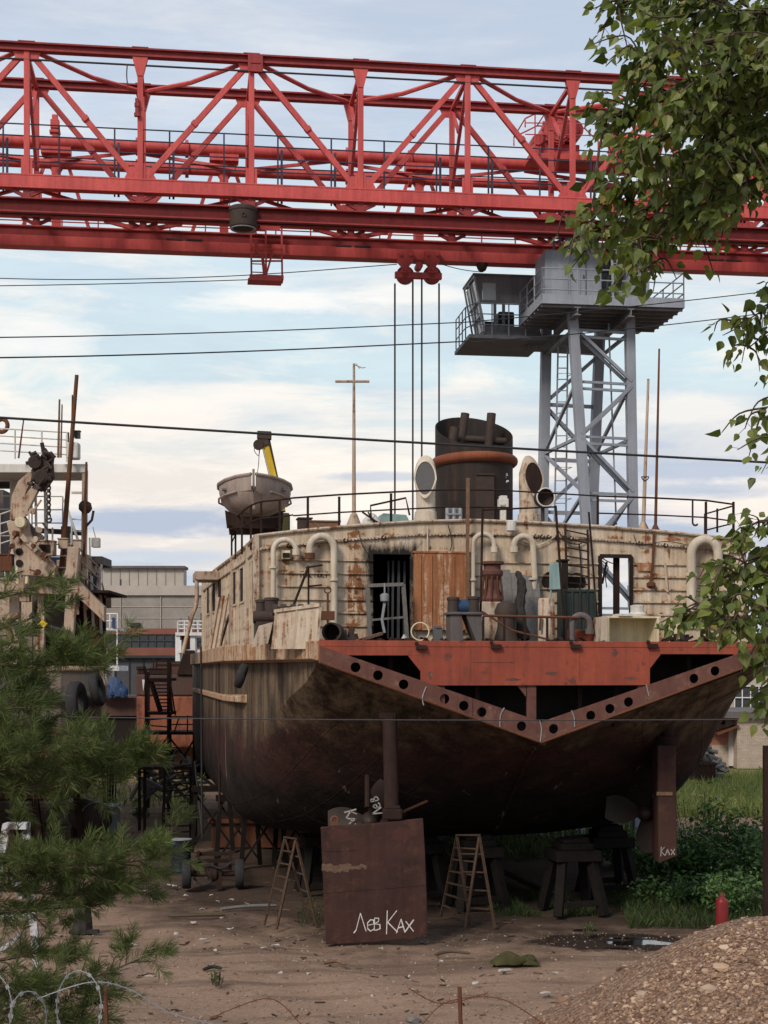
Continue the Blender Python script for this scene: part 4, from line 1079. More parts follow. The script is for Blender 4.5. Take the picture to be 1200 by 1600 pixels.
# sign FIRE POST, stencilled
wr = MB(); a = L(470, 902, VW); writing(wr, 'ПОЖ. ПОСТ', (a.x, VW - .004, a.z), (1, 0, 0), (0, 0, 1), .13, (0, -1, 0), .010, .62, .0)
wr.build('stencilled_writing', M['rust_dark'], house)
wr = MB()
for k_ in range(3): a = L(1090, 915 + k_ * 4, VW); wr.span((a.x, VW - .006, a.z - .01), (a.x + .32, VW, a.z + .01))
wr.build('faded_plate', M['grey_dark'], house)
# wall lamps and small patches
for px, py in ((446, 868), (1131, 870)):
    a = L(px, py, VW); MB().span((a.x - .1, VW - .14, a.z - .09), (a.x + .1, VW, a.z + .11)).build('wall_lamp', M['cream'], house, bevel=.01); MB().span((a.x - .085, VW - .16, a.z - .06), (a.x + .085, VW - .141, a.z + .05)).build('wall_lamp', M['void'], house)
a = L(1007, 886, VW); MB().span((a.x - .2, VW - .055, a.z - .1), (a.x + .22, VW - .05, a.z + .1)).build('rust_patch', M['rust_orange'], house)
a = L(1021, 915, VW); MB().tube([L(1022, 830, VW - .05), L(1020, 880, VW - .05), L(1016, 915, VW - .05)], .035, 6).lathe((L(1016, 915, VW).x, VW - .06, a.z - .06), [(.02, 0), (.11, .04), (.11, .12), (.04, .16)], 12).build('cable_pipe', M['rust'], house, smooth=35)
MB().tube([L(1039, 880, VW - .04), L(1041, 905, VW - .04), L(1043, 925, VW - .04)], .03, 6).build('bracket', M['white_rust'], house)

# ---- gooseneck ventilation pipes on the after wall
def goose(px, pyb, pyt, px2, pye, r, v=VW - .22, mt='pipe_cream', bend=None):
    a = L(px, pyb, v); t_ = L(px, pyt, v); b = L(px2, pye, v); rad = abs(b.x - a.x) / 2; sg = 1 if b.x > a.x else -1
    cz = t_.z - rad; c = Vector(((a.x + b.x) / 2, v, cz))
    pts = [a] + ([L(*q, v) for q in bend] if bend else []) + [Vector((a.x, v, cz - .1))] + arc(c, (-sg, 0, 0), (0, 0, 1), rad, 0, 180, 12) + [Vector((b.x, v, b.z))]
    mb = MB().tube(pts, r, 12)
    fl = (a.z + cz) / 2 + .2
    mb.cyl((a.x, v, fl), (a.x, v, fl + .05), r + .04, 12)
    o = mb.build('vent_pipe', M[mt], ship, smooth=50)
    MB().lathe((b.x, v, b.z - .02), [(r + .03, 0), (r + .03, .14)], 12, cap0=False, cap1=False).lathe((b.x, v, b.z + .02), [(0, 0), (r, 0)], 12, cap0=False, cap1=False).build('pipe_mouth', M['rust'] if px in (522,) else M[mt], o)
goose(427, 942, 843, 463, 866, .062)
goose(522, 985, 838, 484, 872, .085)
goose(739, 990, 834, 772, 862, .058)
goose(833, 985, 838, 803, 862, .075, bend=[(828, 960), (832, 930), (836, 905)])
goose(1080, 960, 843, 1122, 882, .115)

# ---- on the upper deck
ZU = wtop(0)
# funnel
fa, fb = L(682, 720, 8.5), L(798, 720, 8.5); fc = (fa.x + fb.x) / 2; fr = (fb.x - fa.x) / 2; fl_ = 1.35
znear = L(740, 697, 8.5 - fl_).z; zfar = L(740, 653, 8.5 + fl_).z
n = 44; prof = []
def fring(z_fn, k_): return [Vector((fc + fr * k_ * math.cos(2 * PI * i / n), 8.5 + fl_ * k_ * math.sin(2 * PI * i / n), z_fn(math.sin(2 * PI * i / n)))) for i in range(n)]
rim = lambda s: (znear + zfar) / 2 + (zfar - znear) / 2 * s
mb = MB().rings([fring(lambda s: ZU - .3, 1), fring(lambda s: ZU + .6, 1), fring(rim, 1), fring(rim, .975), fring(lambda s: znear - .35, .96), fring(lambda s: znear - .36, .05)], False, True)
funnel = mb.build('funnel', M['funnel'], ship, smooth=35)
zr_ = L(740, 712, 8.5 - fl_).z
MB().torus((fc, 8.5, zr_), fr, .135, 48, 12, (0, 0, 1), 1.0, fl_ / fr).build('funnel_ring', M['ring'], funnel, smooth=60)
for (px0, py0, px1, py1, v, r) in ((727, 646, 719, 700, 8.6, .12), (711, 668, 703, 715, 8.2, .13), (768, 646, 763, 705, 8.5, .125)):
    a, b = L(px0, py0, v), L(px1, py1, v); MB().tube([b, a], r, 14, False).tube([a, a + (b - a) * .5], r * .85, 14, True).build('exhaust_pipe', M['pipe_black'], funnel, smooth=40)
a, b = L(702, 684, 8.6), L(790, 690, 8.6); MB().tube([a, b], .1, 12).build('cross_pipe', M['pipe_black'], funnel, smooth=40)
a, b = L(743, 742, 8.5 - fl_), L(772, 812, 8.5 - fl_); MB().span((a.x, 8.5 - fl_ - .02, ZU), (b.x, 8.5 - fl_ + .1, a.z)).span((a.x, 8.5 - fl_ - .06, a.z), (b.x, 8.5 - fl_ + .1, a.z + .04)).build('funnel_door', M['pipe_black'], funnel)
wr = MB(); a = L(781, 752, 8.5 - fl_ * .75); 
for k_ in range(14): 
    q = a + Vector((random.uniform(0, .2), -.06, random.uniform(-.05, .2))); wr.box(q, (random.uniform(.02, .07), .012, random.uniform(.02, .08)))
wr.build('paint_flake', M['chalk'], funnel)

# cowl ventilators
def cowl(px, pyb, pyc, v, r, mt, ow, oh, inner, tilt):
    b = L(px, pyb, v); c = L(px, pyc, v); zc = c.z
    rs = []
    def rg(ctr, ax, az, ra, rb, tp=0): return [Vector(ctr) + Vector(ax) * (ra * math.cos(2 * PI * i / 24) * (1 - tp * max(0, -math.sin(2 * PI * i / 24)))) + Vector(az) * (rb * math.sin(2 * PI * i / 24)) for i in range(24)]
    X = Vector((1, 0, 0)).lerp(Vector((1, tilt, 0)), 1).normalized(); Yf = Vector((-X.y, X.x, 0))
    base = Vector((b.x, v, b.z - .15))
    zs = zc - oh * .9
    up = Vector((0, 0, 1))
    rs.append(rg(base, X, Yf, r * 1.25, r * 1.25)); rs.append(rg(base + up * .28, X, Yf, r * 1.15, r * 1.15)); rs.append(rg(base + up * .3, X, Yf, r, r))
    ctr = Vector((b.x, v, zs)); rs.append(rg(ctr, X, Yf, r, r))
    for k_, (dy, dz, ra, rb, ang) in enumerate(((.0, .25, r * 1.05, r * 1.1, 22), (-.04, .5, r * 1.2, r * 1.35, 48), (-.12, .68 , ow * 1.0, oh * .92, 72), (-.28, oh * .93, ow * 1.1, oh, 80))):
        e = Yf * math.cos(R(ang)) + up * math.sin(R(ang))
        rs.append(rg(ctr + Yf * dy + up * dz, X, e, ra, rb, .38 * k_ / 3))
    e = Yf * math.cos(R(80)) + up * math.sin(R(80)); nrm = X.cross(e)
    last = ctr + Yf * -.28 + up * (oh * .93)
    rs.append(rg(last, X, e, ow * .94, oh * .94, .38)); back = last + Yf * .06
    mb = MB().rings(rs, True, False)
    o = mb.build('cowl_vent', M[mt], ship, smooth=50)
    MB().add(rg(last + Yf * .02, X, e, ow * .95, oh * .95, .38), [tuple(range(24))]).build('grille', M[inner], o)
    MB().torus(last, 1, .03, 24, 6, nrm, 1, 1) 
    return o
cowl(665, 808, 752, 6.3, .24, 'pipe_cream', .265, .50, 'mesh_grey', -.25)
cowl(826, 812, 752, 6.3, .24, 'white_rust', .265, .48, 'rust_dark', .25)
# searchlight
c = L(848, 779, 5.6); mb = MB().lathe((c.x, 5.6 - .28, c.z), [(.225, 0), (.235, .03), (.235, .3), (.15, .42), (.05, .45)], 22, (0, 1, 0), False, True).lathe((c.x, 5.6 - .1, c.z), [(.225, 0), (.0, .1)], 22, (0, 1, 0), False, False).tube([(c.x, 5.6, c.z - .22), (c.x, 5.6, ZU - .2)], .05, 8).build('searchlight', M['pipe_black'], ship, smooth=40)
MB().torus((c.x, 5.6 - .28, c.z), .23, .018, 26, 6, (0, 1, 0)).build('rim', M['chalk'], mb)
# main mast with crossbar
a, b = L(553, 812, 6.5), L(553, 568, 6.5)
mast = MB().tube([a - Vector((0, 0, .2)), a.lerp(b, .5), b], [.055, .045, .03], 10).lathe((a.x, 6.5, a.z - .15), [(.2, 0), (.08, .3)], 10).build('mast', M['beige'], ship, smooth=50)
a, b = L(524, 596, 6.5), L(577, 596, 6.5); MB().tube([a, b], .035, 8).tube([L(554, 570, 6.5), L(566, 575, 6.5), L(571, 574, 6.5)], .012, 5).tube([L(556, 568, 6.5), L(562, 576, 6.5)], .012, 5).build('yard', M['beige'], mast)
for px0, py0, px1, py1, r, mt in ((1005, 822, 1013, 592, .045, 'beige'), (1024, 828, 1030, 545, .035, 'rust')):
    a, b = L(px0, py0, 4.6), L(px1, py1, 4.6); MB().tube([a - Vector((0, 0, .1)), b], [r * 1.2, r * .7], 8).lathe((a.x, 4.6, a.z - .1), [(.16, 0), (.05, .22)], 10).build('pole', M[mt], ship, smooth=50)
a = L(1008, 745, 4.55); MB().tube(arc(a, (1, 0, 0), (0, 0, 1), .09, 180, 360, 8), .014, 5).tube([L(1002, 745, 4.55), L(1014, 745, 4.55)], .014, 5).build('cleat_hook', M['rope'], ship)
# stanchions and rails round the upper deck
rp = [(362, 838, 10.2), (373, 836, 8.6), (383, 830, 7.2), (399, 826, 5.8), (415, 822, 4.7), (437, 828, 4.1), (460, 826, 4.1), (530, 822, 4.1), (611, 816, 4.1), (700, 812, 4.1), (798, 815, 4.1), (868, 818, 4.1), (937, 822, 4.1), (1022, 830, 4.1), (1103, 836, 4.1), (1143, 840, 4.1)]
tp = [(355, 822, 10.2), (366, 812, 8.6), (378, 800, 7.2), (397, 788, 5.8), (437, 781, 4.7), (437, 780, 4.1), (458, 778, 4.1), (530, 773, 4.1), (609, 769, 4.1), (700, 765, 4.1), (798, 766, 4.1), (868, 771, 4.1), (934, 775, 4.1), (1022, 778, 4.1), (1103, 782, 4.1), (1146, 788, 4.1)]
sg1 = [L(px, py, 4.12) for px, py, _ in tp[6:11]]; sg2 = [L(px, py, 4.12) for px, py, _ in tp[11:]]
rl = MB().tube(sg1, .024, 6).tube([p - Vector((0, 0, .42)) for p in sg1], .02, 6)
rl = rl.build('railing', M['rust_dark'], ship)
MB().tube([L(798, 767, 4.12), L(868, 771, 4.12), L(934, 775, 4.12)], .02, 6).build('railing', M['rust_dark'], ship)
rl2 = MB().tube(sg2[1:], .024, 6).tube([p - Vector((0, 0, .42)) for p in sg2[1:]], .02, 6).build('railing', M['rust_dark'], ship)
for px in (481, 530, 611, 798): a = L(px, 771 if px > 600 else 776, 4.12); MB().bar(a, (a.x, 4.12, wtop(a.x) - .1), .055, .05).build('stanchion', M['rust_dark'], rl)
for px in (934, 1103, 1146): a = L(px, 776 if px < 1000 else 784, 4.12); MB().bar(a, (a.x, 4.12, wtop(a.x) - .1), .05, .05).build('stanchion', M['rust_dark'], rl2)
b = L(1113, 800, 4.9); e = L(1143, 790, 4.12); MB().tube([(e.x, e.y, e.z - .02), (b.x, 5.4, e.z - .08), (b.x, 5.4, wtop(b.x))], .022, 6).tube([(e.x, e.y, e.z - .45), (b.x, 5.4, e.z - .5)], .02, 6).bar(((e.x + b.x) / 2, 4.8, e.z), ((e.x + b.x) / 2, 4.8, wtop(3)), .04, .04).build('return_rail', M['rust_dark'], rl2)
a = L(1081, 782, 4.1); MB().tube([(a.x, 4.05, a.z), (a.x, 4.05, a.z - .55)] + arc((a.x + .07, 4.05, a.z - .55), (-1, 0, 0), (0, 0, -1), .07, 0, 150, 6), .025, 6).build('hook', M['cable'], rl2)
# port quarter rail round the lifeboat
pr = [Vector((UW0 + .75 - .3 * i, VW + .12 + (0.25 * i) ** 1.7, 0)) for i in range(5)]
pts = [L(458, 778, 4.12)] + [L(437, 781, 4.12)] + [L(px, py, v) for px, py, v in ((408, 784, 4.4), (392, 790, 5.2), (378, 800, 6.6), (368, 812, 8.2), (362, 826, 10.5))]
rl3 = MB().tube(catmull(pts, 4), .024, 6).tube(catmull([p - Vector((0, 0, .4)) for p in pts], 4), .02, 6).build('railing', M['rust_dark'], ship)
for p in pts[1:]: MB().bar(p, (p.x, p.y, wtop(UW0) - .25), .05, .045).build('stanchion', M['rust_dark'], rl3)
# port bracket roof stub and drain pipe forward
MB().span((UW0 - 1.05, VW + 8.2, wtop(UW0) - .55), (UW0 - .35, VW + 9.6, wtop(UW0) - .3)).build('side_canopy', M['beige'], ship, bevel=.02)
mb = MB().tube(catmull([Vector((UW0 - 1.0, VW + 8.3, wtop(UW0) - .5)), Vector((UW0 - 1.0, VW + 8.3, wtop(UW0) - 1.2)), Vector((UW0 - 1.15, VW + 8.3, ZD + .9)), Vector((UW0 - 1.4, VW + 8.2, ZD - .1))], 6), .06, 8).build('drain_pipe', M['beige'], ship, smooth=50)
for s in (5.6, 6.6, 7.6):
    MB().bar(sidepos(s) + Vector((-.35, 0, ZD)), sidepos(s) + Vector((-.08, .2, ZD + 1.5)), .1, .05).build('leaning_bracket', M['beige'], ship)
# side gangway posts
mb = MB().bar((-Bd(10) - .05, 9.8, ZD - .2), (-Bd(10) + .5, 10.4, ZD + 1.6), .05, .05).tube([(-Bd(10), 9.6, ZD), (-Bd(10), 9.6, ZD - 4.4)], .035, 6)
mb.build('boat_rope', M['rust_dark'], ship)

# ---- ladder up the after wall and the spars beside it
la, lb_ = [L(868, 995, 2.4), L(884, 822, 3.9)], [L(932, 990, 2.6), L(918, 822, 3.9)]
la = [L(888, 985, 3.3), L(883, 820, 3.88)]; lb_ = [L(922, 985, 3.3), L(918, 828, 3.88)]
mb = MB().bar(la[0], la[1], .05, .07).bar(lb_[0], lb_[1], .05, .07)
for i in range(12): t_ = (i + .4) / 12; mb.bar(la[0].lerp(la[1], t_), lb_[0].lerp(lb_[1], t_), .035, .03)
lad = mb.build('wall_ladder', M['rust_dark'], ship)
for pts, r, mt in (([(750, 990, 1.6), (754, 795, 1.6)], .028, 'rust_dark'), ([(884, 985, 2), (868, 790, 2)], .03, 'rust_dark'), ([(936, 985, 2.2), (920, 800, 2.2)], .025, 'rust_dark')):
    a, b = [L(*q) for q in pts]; a.z = ZD; MB().tube([a, b], r, 7).build('spar', M[mt], ship)
a, b = L(730, 865, 3.7), L(731, 747, 3.7); MB().bar((a.x, 3.7, ZD + .3), b, .075, .06).build('spar', M['wood'], ship)
a, b = L(753, 797, 1.6), L(868, 792, 2.); MB().tube([a, b], .022, 6).build('cross_rail', M['rust_dark'], ship)
# deck rail in front, low, with posts
r0, r1 = L(755, 962, .9), L(905, 965, .9)
dr_ = MB().tube([r0, r1], .03, 7).tube([L(752, 955, .9), L(800, 985, .9), L(868, 1002, .9)], .025, 6).build('deck_rail', M['rust'], ship)
for px in (755, 788, 820, 855, 885): a = L(px, 963, .9); MB().bar(a, (a.x, .9, ZD), .045, .045).build('stanchion', M['rust_dark'], dr_)
# bitts and their stand, mooring winch pedestal, ventilator mushroom
def bollard(px, pt, pb, v, r, mt='pipe_black', cap='cream'):
    a = L(px, pb, v); b = L(px, pt, v); a.z = min(a.z, ZD + 1.2)
    o = MB().lathe((a.x, v, a.z), [(r * 1.05, 0), (r, .04), (r, b.z - a.z - .06), (r * 1.12, b.z - a.z - .05), (r * 1.12, b.z - a.z), (r * .9, b.z - a.z + .02)], 18).build('bollard', M[mt], ship, smooth=40)
    return o
sx0, sx1 = L(697, 0, 1.4).x, L(755, 0, 1.4).x; zs_ = L(720, 957, 1.4).z
MB().span((sx0, 1.1, zs_ - .06), (sx1, 1.7, zs_)).prism([(sx0 + .05, 1.15, ZD), (sx0 + .35, 1.15, ZD), (sx0 + .3, 1.15, zs_ - .06), (sx0 + .05, 1.15, zs_ - .06)], (0, .5, 0)).prism([(sx1 - .2, 1.15, ZD), (sx1 - .05, 1.15, ZD), (sx1 - .1, 1.15, zs_ - .06), (sx1 - .45, 1.15, zs_ - .06)], (0, .5, 0)).build('winch_pedestal', M['grey_hull'], ship, bevel=.015)
bollard(708, 934, 957, 1.4, .125); bollard(740, 933, 957, 1.4, .125)
a = L(724, 948, 1.55); MB().cyl((a.x - .18, 1.5, a.z), (a.x + .18, 1.5, a.z), .16, 16).build('winch_drum', M['blue'], ship, smooth=40)
bollard(409, 938, 1000, 2.6, .13, 'pipe_black'); bollard(424, 935, 1000, 2.3, .15, 'pipe_black')
a = L(412, 965, 2.4); MB().cyl((a.x - .25, 2.2, a.z), (a.x + .3, 2.2, a.z), .14, 14).span((a.x - .2, 2.0, ZD), (a.x + .4, 2.6, a.z - .1)).build('mooring_winch', M['pipe_black'], ship, smooth=35)
MB().prism([(L(392, 1012, 2).x, 1.9, L(392, 1012, 2).z), (L(418, 1012, 2).x, 1.9, ZD), (L(426, 975, 2).x, 1.9, L(426, 972, 2).z), (L(404, 980, 2).x, 1.9, L(404, 978, 2).z)], (0, .06, 0)).build('torn_plate', M['white_rust'], ship)
c = L(769, 905, 2.6)   # skirted capstan with a red waist
cap = MB().lathe((c.x, 2.6, L(770, 940, 2.6).z), [(.24, 0), (.26, .06), (.17, .3), (.17, .5), (.25, .62), (.25, .7), (.2, .74), (.2, .84), (.27, .86), (.27, .92)], 20).build('capstan', M['transom_rib'], ship, smooth=30)
mb = MB()
for i in range(10):
    q = 2 * PI * i / 10; mb.bar((c.x + .26 * math.cos(q), 2.6 + .26 * math.sin(q), L(770, 938, 2.6).z), (c.x + .2 * math.cos(q), 2.6 + .2 * math.sin(q), L(770, 938, 2.6).z + .55), .03, .05)
mb.build('capstan_rib', M['rust'], cap)
MB().span((c.x - .32, 2.3, ZD), (c.x + .32, 2.9, L(770, 941, 2.6).z)).build('capstan_base', M['white_rust'], cap, bevel=.02)
c = L(791, 950, 1.9); MB().lathe((c.x, 1.9, ZD), [(.3, 0), (.26, .15), (.2, .4), (.2, .62), (.26, .64), (.27, .75), (.2, .92), (.08, .98)], 20).build('mushroom_vent', M['pipe_black'], ship, smooth=35)
a = L(908, 985, 1.0); MB().tube([(L(893, 0, 1).x, 1, ZD), (L(893, 0, 1).x, 1, a.z + .1)] + arc(((L(893, 0, 1).x + L(922, 0, 1).x) / 2, 1, a.z + .12), (-1, 0, 0), (0, 0, 1), abs(L(922, 0, 1).x - L(893, 0, 1).x) / 2, 0, 180, 10) + [(L(922, 0, 1).x, 1, a.z + .02)], .075, 12).cyl((L(922, 0, 1).x, 1, a.z - .08), (L(922, 0, 1).x, 1, a.z + .04), .11, 12).build('gooseneck', M['grey_hull'], ship, smooth=50)
MB().span((L(892, 0, 1.3).x, 1.3, ZD), (L(938, 0, 1.3).x, 1.6, L(915, 984, 1.3).z)).build('red_coaming', M['transom'], ship, bevel=.02)

# ---- stern gear: rudder stocks, rudders, shafts, propellers
def rudder(name_pts, ypl, thick, lbl): pass
a = L(612, 1122, 1.3); b = L(612, 1278, .15)
# port rudder: broad plate turned across, standing on the ground
RY = 30.75
def RP(px, py):
    d = Vector(((px - 600) / F, 1, -(py - HOR) / F)); nn = Vector((-.11, 1, .012)).normalized(); q = W(501, 1380, RY); t_ = (q - Vector((0, 0, H))).dot(nn) / d.dot(nn); return Vector((0, 0, H)) + d * t_
rp_ = [RP(501, 1293), RP(585, 1287), RP(661, 1279), RP(664, 1330), RP(669, 1460), RP(640, 1469), RP(630, 1467), RP(588, 1472), RP(509, 1476)]
ruds = thing('rudder', 'broad rust brown rudder plate with chalk writing, standing under the stern', 'rudder', (W(585, 1470, RY).x, RY, 0))
mb = MB().prism(rp_, (0.0, .16, 0)); mb.build('blade', M['rudder'], ruds, local=False, bevel=.012)
def onb(px, py): return RP(px, py) + Vector((0, -.004, 0))
rq = random.Random(4); pts = [(503 + i * 3.2, 1351 + rq.uniform(-2.5, 2.5)) for i in range(23)]; low = [(573 - i * 3.2, 1351.5 + (10 if i > 10 else 4 + i * .5) + rq.uniform(-2.5, 3)) for i in range(23)]
MB().prism([onb(x, y) for x, y in pts + low], (0, .003, 0)).build('bare_patch', M['scraped'], ruds, local=False)
o = W(553, 1458, RY - .012 + .07); wr = MB(); dx = (rp_[2] - rp_[0]).normalized()
nrm = (rp_[4] - rp_[0]).cross(rp_[2] - rp_[0]).normalized()
if nrm.y > 0: nrm = -nrm
pl0 = rp_[0]
def onblade(px, py):
    d = W(px, py, 1.0) - Vector((0, 0, H)); t_ = (pl0 - Vector((0, 0, H))).dot(nrm) / d.dot(nrm); return Vector((0, 0, H)) + d * t_ + nrm * .002
for ch, x, y, sz in (('Л', 553, 1457, .40), ('е', 573, 1455, .36), ('в', 583, 1454, .36), ('К', 603, 1456, .44), ('а', 619, 1458, .40), ('х', 633, 1456, .36)): writing(wr, ch, onblade(x, y), dx, (0.02, 0, 1), sz, nrm, .0105, .7, .02)
wr.build('chalk_writing', M['chalk'], ruds, local=False)
MB().tube([W(609, 1125, RY + .75), W(612, 1272, RY + .3)], .155, 16).build('rudder_stock', M['rust_dark'], ruds, local=False, smooth=50)
q = W(613, 1276, RY + .3); MB().box((q.x, q.y, q.z + .06), (.42, .34, .22)).box((q.x, q.y, q.z + .2), (.34, .3, .08)).build('coupling', M['rust_dark'], ruds, local=False, bevel=.03)
q = W(605, 1118, RY + .85); MB().box(q, (.36, .3, .14)).tube(catmull([q + Vector((.1, -.16, .05)), q + Vector((.14, -.2, -.5)), q + Vector((.1, -.18, -1.3)), q + Vector((.16, -.18, -1.7))]), .025, 5).build('stock_head', M['rust_dark'], ruds, local=False, bevel=.02)
q = W(523, 1286, RY + .08); MB().torus(q + Vector((0, 0, .06)), .07, .03, 16, 8, (0, 1, 0)).box(q - Vector((0, 0, .02)), (.16, .1, .06)).build('lifting_eye', M['rust'], ruds, local=False)
# starboard rudder: seen edge on, hanging from its stock
SY = 33.6
q0, q1, q2, q3 = W(1027, 1165, SY), W(1060, 1163, SY + .9), W(1060, 1338, SY + .9), W(1025, 1352, SY)
sr = thing('rudder', 'narrow rust brown rudder hanging beside the green bushes, seen nearly edge on', 'rudder', (q3.x, SY, 0))
ext = Vector((.16, -.03, 0))
MB().prism([q0, q0 + Vector((.42, 0, 0)), W(1058, 1338, SY), W(1029, 1350, SY)], Vector((.12, 1.5, 0))).build('blade', M['rudder'], sr, local=False, bevel=.03)
MB().tube([W(1044, 1100, SY + .4), W(1044, 1170, SY + .4)], .14, 14).cyl(W(1044, 1150, SY + .4), W(1044, 1166, SY + .4), .27, 16).build('rudder_stock', M['rust_dark'], sr, local=False, smooth=40)
a = W(1026, 1240, SY - .01); MB().span((a.x, a.y - .02, a.z - .04), (a.x + .36, a.y + .01, a.z + .04)).build('scrape_mark', M['wood'], sr, local=False)
wr = MB(); writing(wr, 'Ках', W(1032, 1336, SY - .006), (1, 0, .02), (0, 0, 1), .19, (0, -1, 0), .009, .62, .03); wr.build('chalk_writing', M['dim_chalk'], sr, local=False)
def propeller(c, R_, lbl, angs, txts, tilt=0.0, ax=(0, -1, 0)):
    c = Vector(c); p = thing('propeller', lbl, 'propeller', c)
    A = Vector(ax).normalized(); E1 = Vector((A.y * -1, A.x, 0)).normalized(); E2 = Vector((0, 0, 1))
    MB().lathe(c + A * -.3, [(.17, 0), (.2, .2), (.19, .45), (.1, .62), (.02, .66)], 18, A).build('hub', M['prop'], p, local=False, smooth=40)
    for a_, tx in zip(angs, txts):
        rad = E1 * math.cos(R(a_)) + E2 * math.sin(R(a_)); tan = A.cross(rad)
        nn, mm = 12, 7; grid = []
        for i in range(nn + 1):
            s = i / nn; r_ = .15 + (R_ - .15) * s; wd_ = R_ * (.16 + .30 * math.sin(PI * min(1, s * .93 + .07) ** 1.1) ** .8) if s < 1 else .02
            wd_ = R_ * .37 * (max(0, 1 - ((s - .58) / .60) ** 2)) ** .5 if s > .3 else R_ * (.16 + (s / .3) * .155)
            pitch = R(42 - 24 * s)
            grid.append([c + rad * r_ + (tan * math.cos(pitch) + A * math.sin(pitch)) * (wd_ * (j / mm * 2 - 1)) + A * (.04 * (1 - ((j / mm) * 2 - 1) ** 2)) for j in range(mm + 1)])
        mb = MB(); mb.rings(grid, False, False, close=False); mb.rings([[q - A * .035 for q in r] for r in grid], False, False, close=False)
        edge = [r[0] for r in grid] + grid[-1] + [r[-1] for r in grid[::-1]]
        for u, v_ in zip(edge, edge[1:]): mb.add([u, v_, v_ - A * .035, u - A * .035], [(0, 1, 2, 3)])
        bl = mb.build('blade', M['prop'], p, local=False, smooth=60)
        if tx:
            wr = MB(); t0, esz, ex_, ez_ = tx; e = (Vector(ex_)); 
            writing(wr, t0, c + rad * (R_ * .50) - Vector(ex_).normalized() * .25 + A * .30, ex_, ez_, esz, A, .013, .66, .02)
            wr.build('chalk_writing', M['dim_chalk'], bl, local=False)
    return p
propeller(W(578, 1282, 33.4), .95, 'brown propeller with chalk letters behind the broad rudder', (62, 182, 300), (('Лев', .24, (-.35, 0, 1), (-1, 0, -.35)), ('Ках', .24, (.3, 0, -1), (1, 0, .3)), None))
propeller(W(1008, 1270, 35.0), .95, 'brown propeller by the narrow rudder and the bushes', (50, 172, 282), (('Лев', .22, (-.2, 0, 1), (-1, 0, -.2)), None, None))
MB().tube([W(1024, 1272, 34.8), W(860, 1222, 41)], .10, 12).bar(W(968, 1262, 36.4), W(985, 1180, 36.8), .08, .25).build('propeller_shaft', M['rust_dark'], ship, local=False, smooth=40)
MB().tube([W(600, 1285, 33.2), W(690, 1242, 38)], .10, 12).tube([W(574, 1262, 33), W(574, 1212, 33.4)], .06, 8).build('propeller_shaft', M['rust_dark'], ship, local=False, smooth=40)
MB().tube([W(630, 1268, 31.4), W(667, 1252, 32.4)], .03, 6).build('tie_bar', M['rust'], ruds, local=False)

# small fittings: hooks along the coaming, loose wires and conduits on the after wall
for px in (838, 848, 858, 870, 882, 893, 1000, 1040, 452, 540, 600): 
    a = L(px, 0, VW - .06); zz = wtop(a.x) - .30; MB().tube(arc((a.x, VW - .07, zz - .05), (1, 0, 0), (0, 0, 1), .05, 100, 400, 8), .014, 5).build('wall_hook', M['rust_dark'], house)
for pts, r_, mt in (([(700, 820), (706, 850), (698, 870)], .012, 'cable'), ([(800, 826), (812, 848), (840, 852), (868, 838)], .014, 'cream'), ([(868, 822), (884, 845), (905, 850), (920, 838)], .014, 'cable'), ([(560, 830), (566, 852), (575, 866)], .01, 'cable'), ([(990, 835), (1000, 852), (1040, 846), (1076, 852)], .01, 'cable'), ([(404, 850), (404, 930)], .02, 'pipe_cream'), ([(668, 822), (668, 866)], .02, 'pipe_cream'), ([(905, 850), (908, 900), (902, 950), (910, 985)], .02, 'cable')):
    MB().tube(catmull([L(x, y, VW - .07) for x, y in pts], 6), r_, 5).build('loose_wire', M[mt], house)
for px, py, w_, h_, mt in ((560, 905, .12, .1, 'rust'), (556, 925, .1, .1, 'rust'), (690, 836, .2, .14, 'rust_orange'), (1052, 842, .3, .1, 'rust_orange'), (1060, 935, .22, .16, 'rust_orange'), (998, 922, .34, .2, 'rust_orange'), (900, 842, .3, .12, 'rust_orange'), (610, 838, .3, .08, 'rust_orange')):
    a = L(px, py, VW); mb = MB(); rq = random.Random(px); pts = [(a.x + w_ * .5 * rq.uniform(.6, 1.1) * math.cos(2 * PI * i / 11), VW - .006, a.z + h_ * .5 * rq.uniform(.6, 1.1) * math.sin(2 * PI * i / 11)) for i in range(11)]
    mb.prism(pts, (0, .006, 0)).build('rust_patch', M[mt], house)

# doubler plates and weld lines on the stern plating and the red band
rq = random.Random(12)
for px, py, w_, h_ in ((770, 1035, .9, .006), (905, 1040, .006, .7), (735, 1040, .006, .7)):
    a = L(px, py, 0); MB().span((a.x - w_ / 2, -.036, a.z - h_ / 2), (a.x + w_ / 2, -.0305, a.z + h_ / 2 + .004)).build('weld_line', M['transom_rib'], st)
for px, py, w_, h_ in ((700, 1025, .22, .12), (860, 1052, .3, .1), (960, 1020, .18, .2), (985, 1060, .3, .08), (800, 1062, .4, .07), (672, 1055, .12, .18)):
    a = L(px, py, 0); pts = [(a.x + w_ * .5 * rq.uniform(.5, 1.15) * math.cos(2 * PI * i / 13), -.033, a.z + h_ * .5 * rq.uniform(.5, 1.15) * math.sin(2 * PI * i / 13)) for i in range(13)]
    MB().prism(pts, (0, .0025, 0)).build('scale_patch', M['transom_rib'], st)
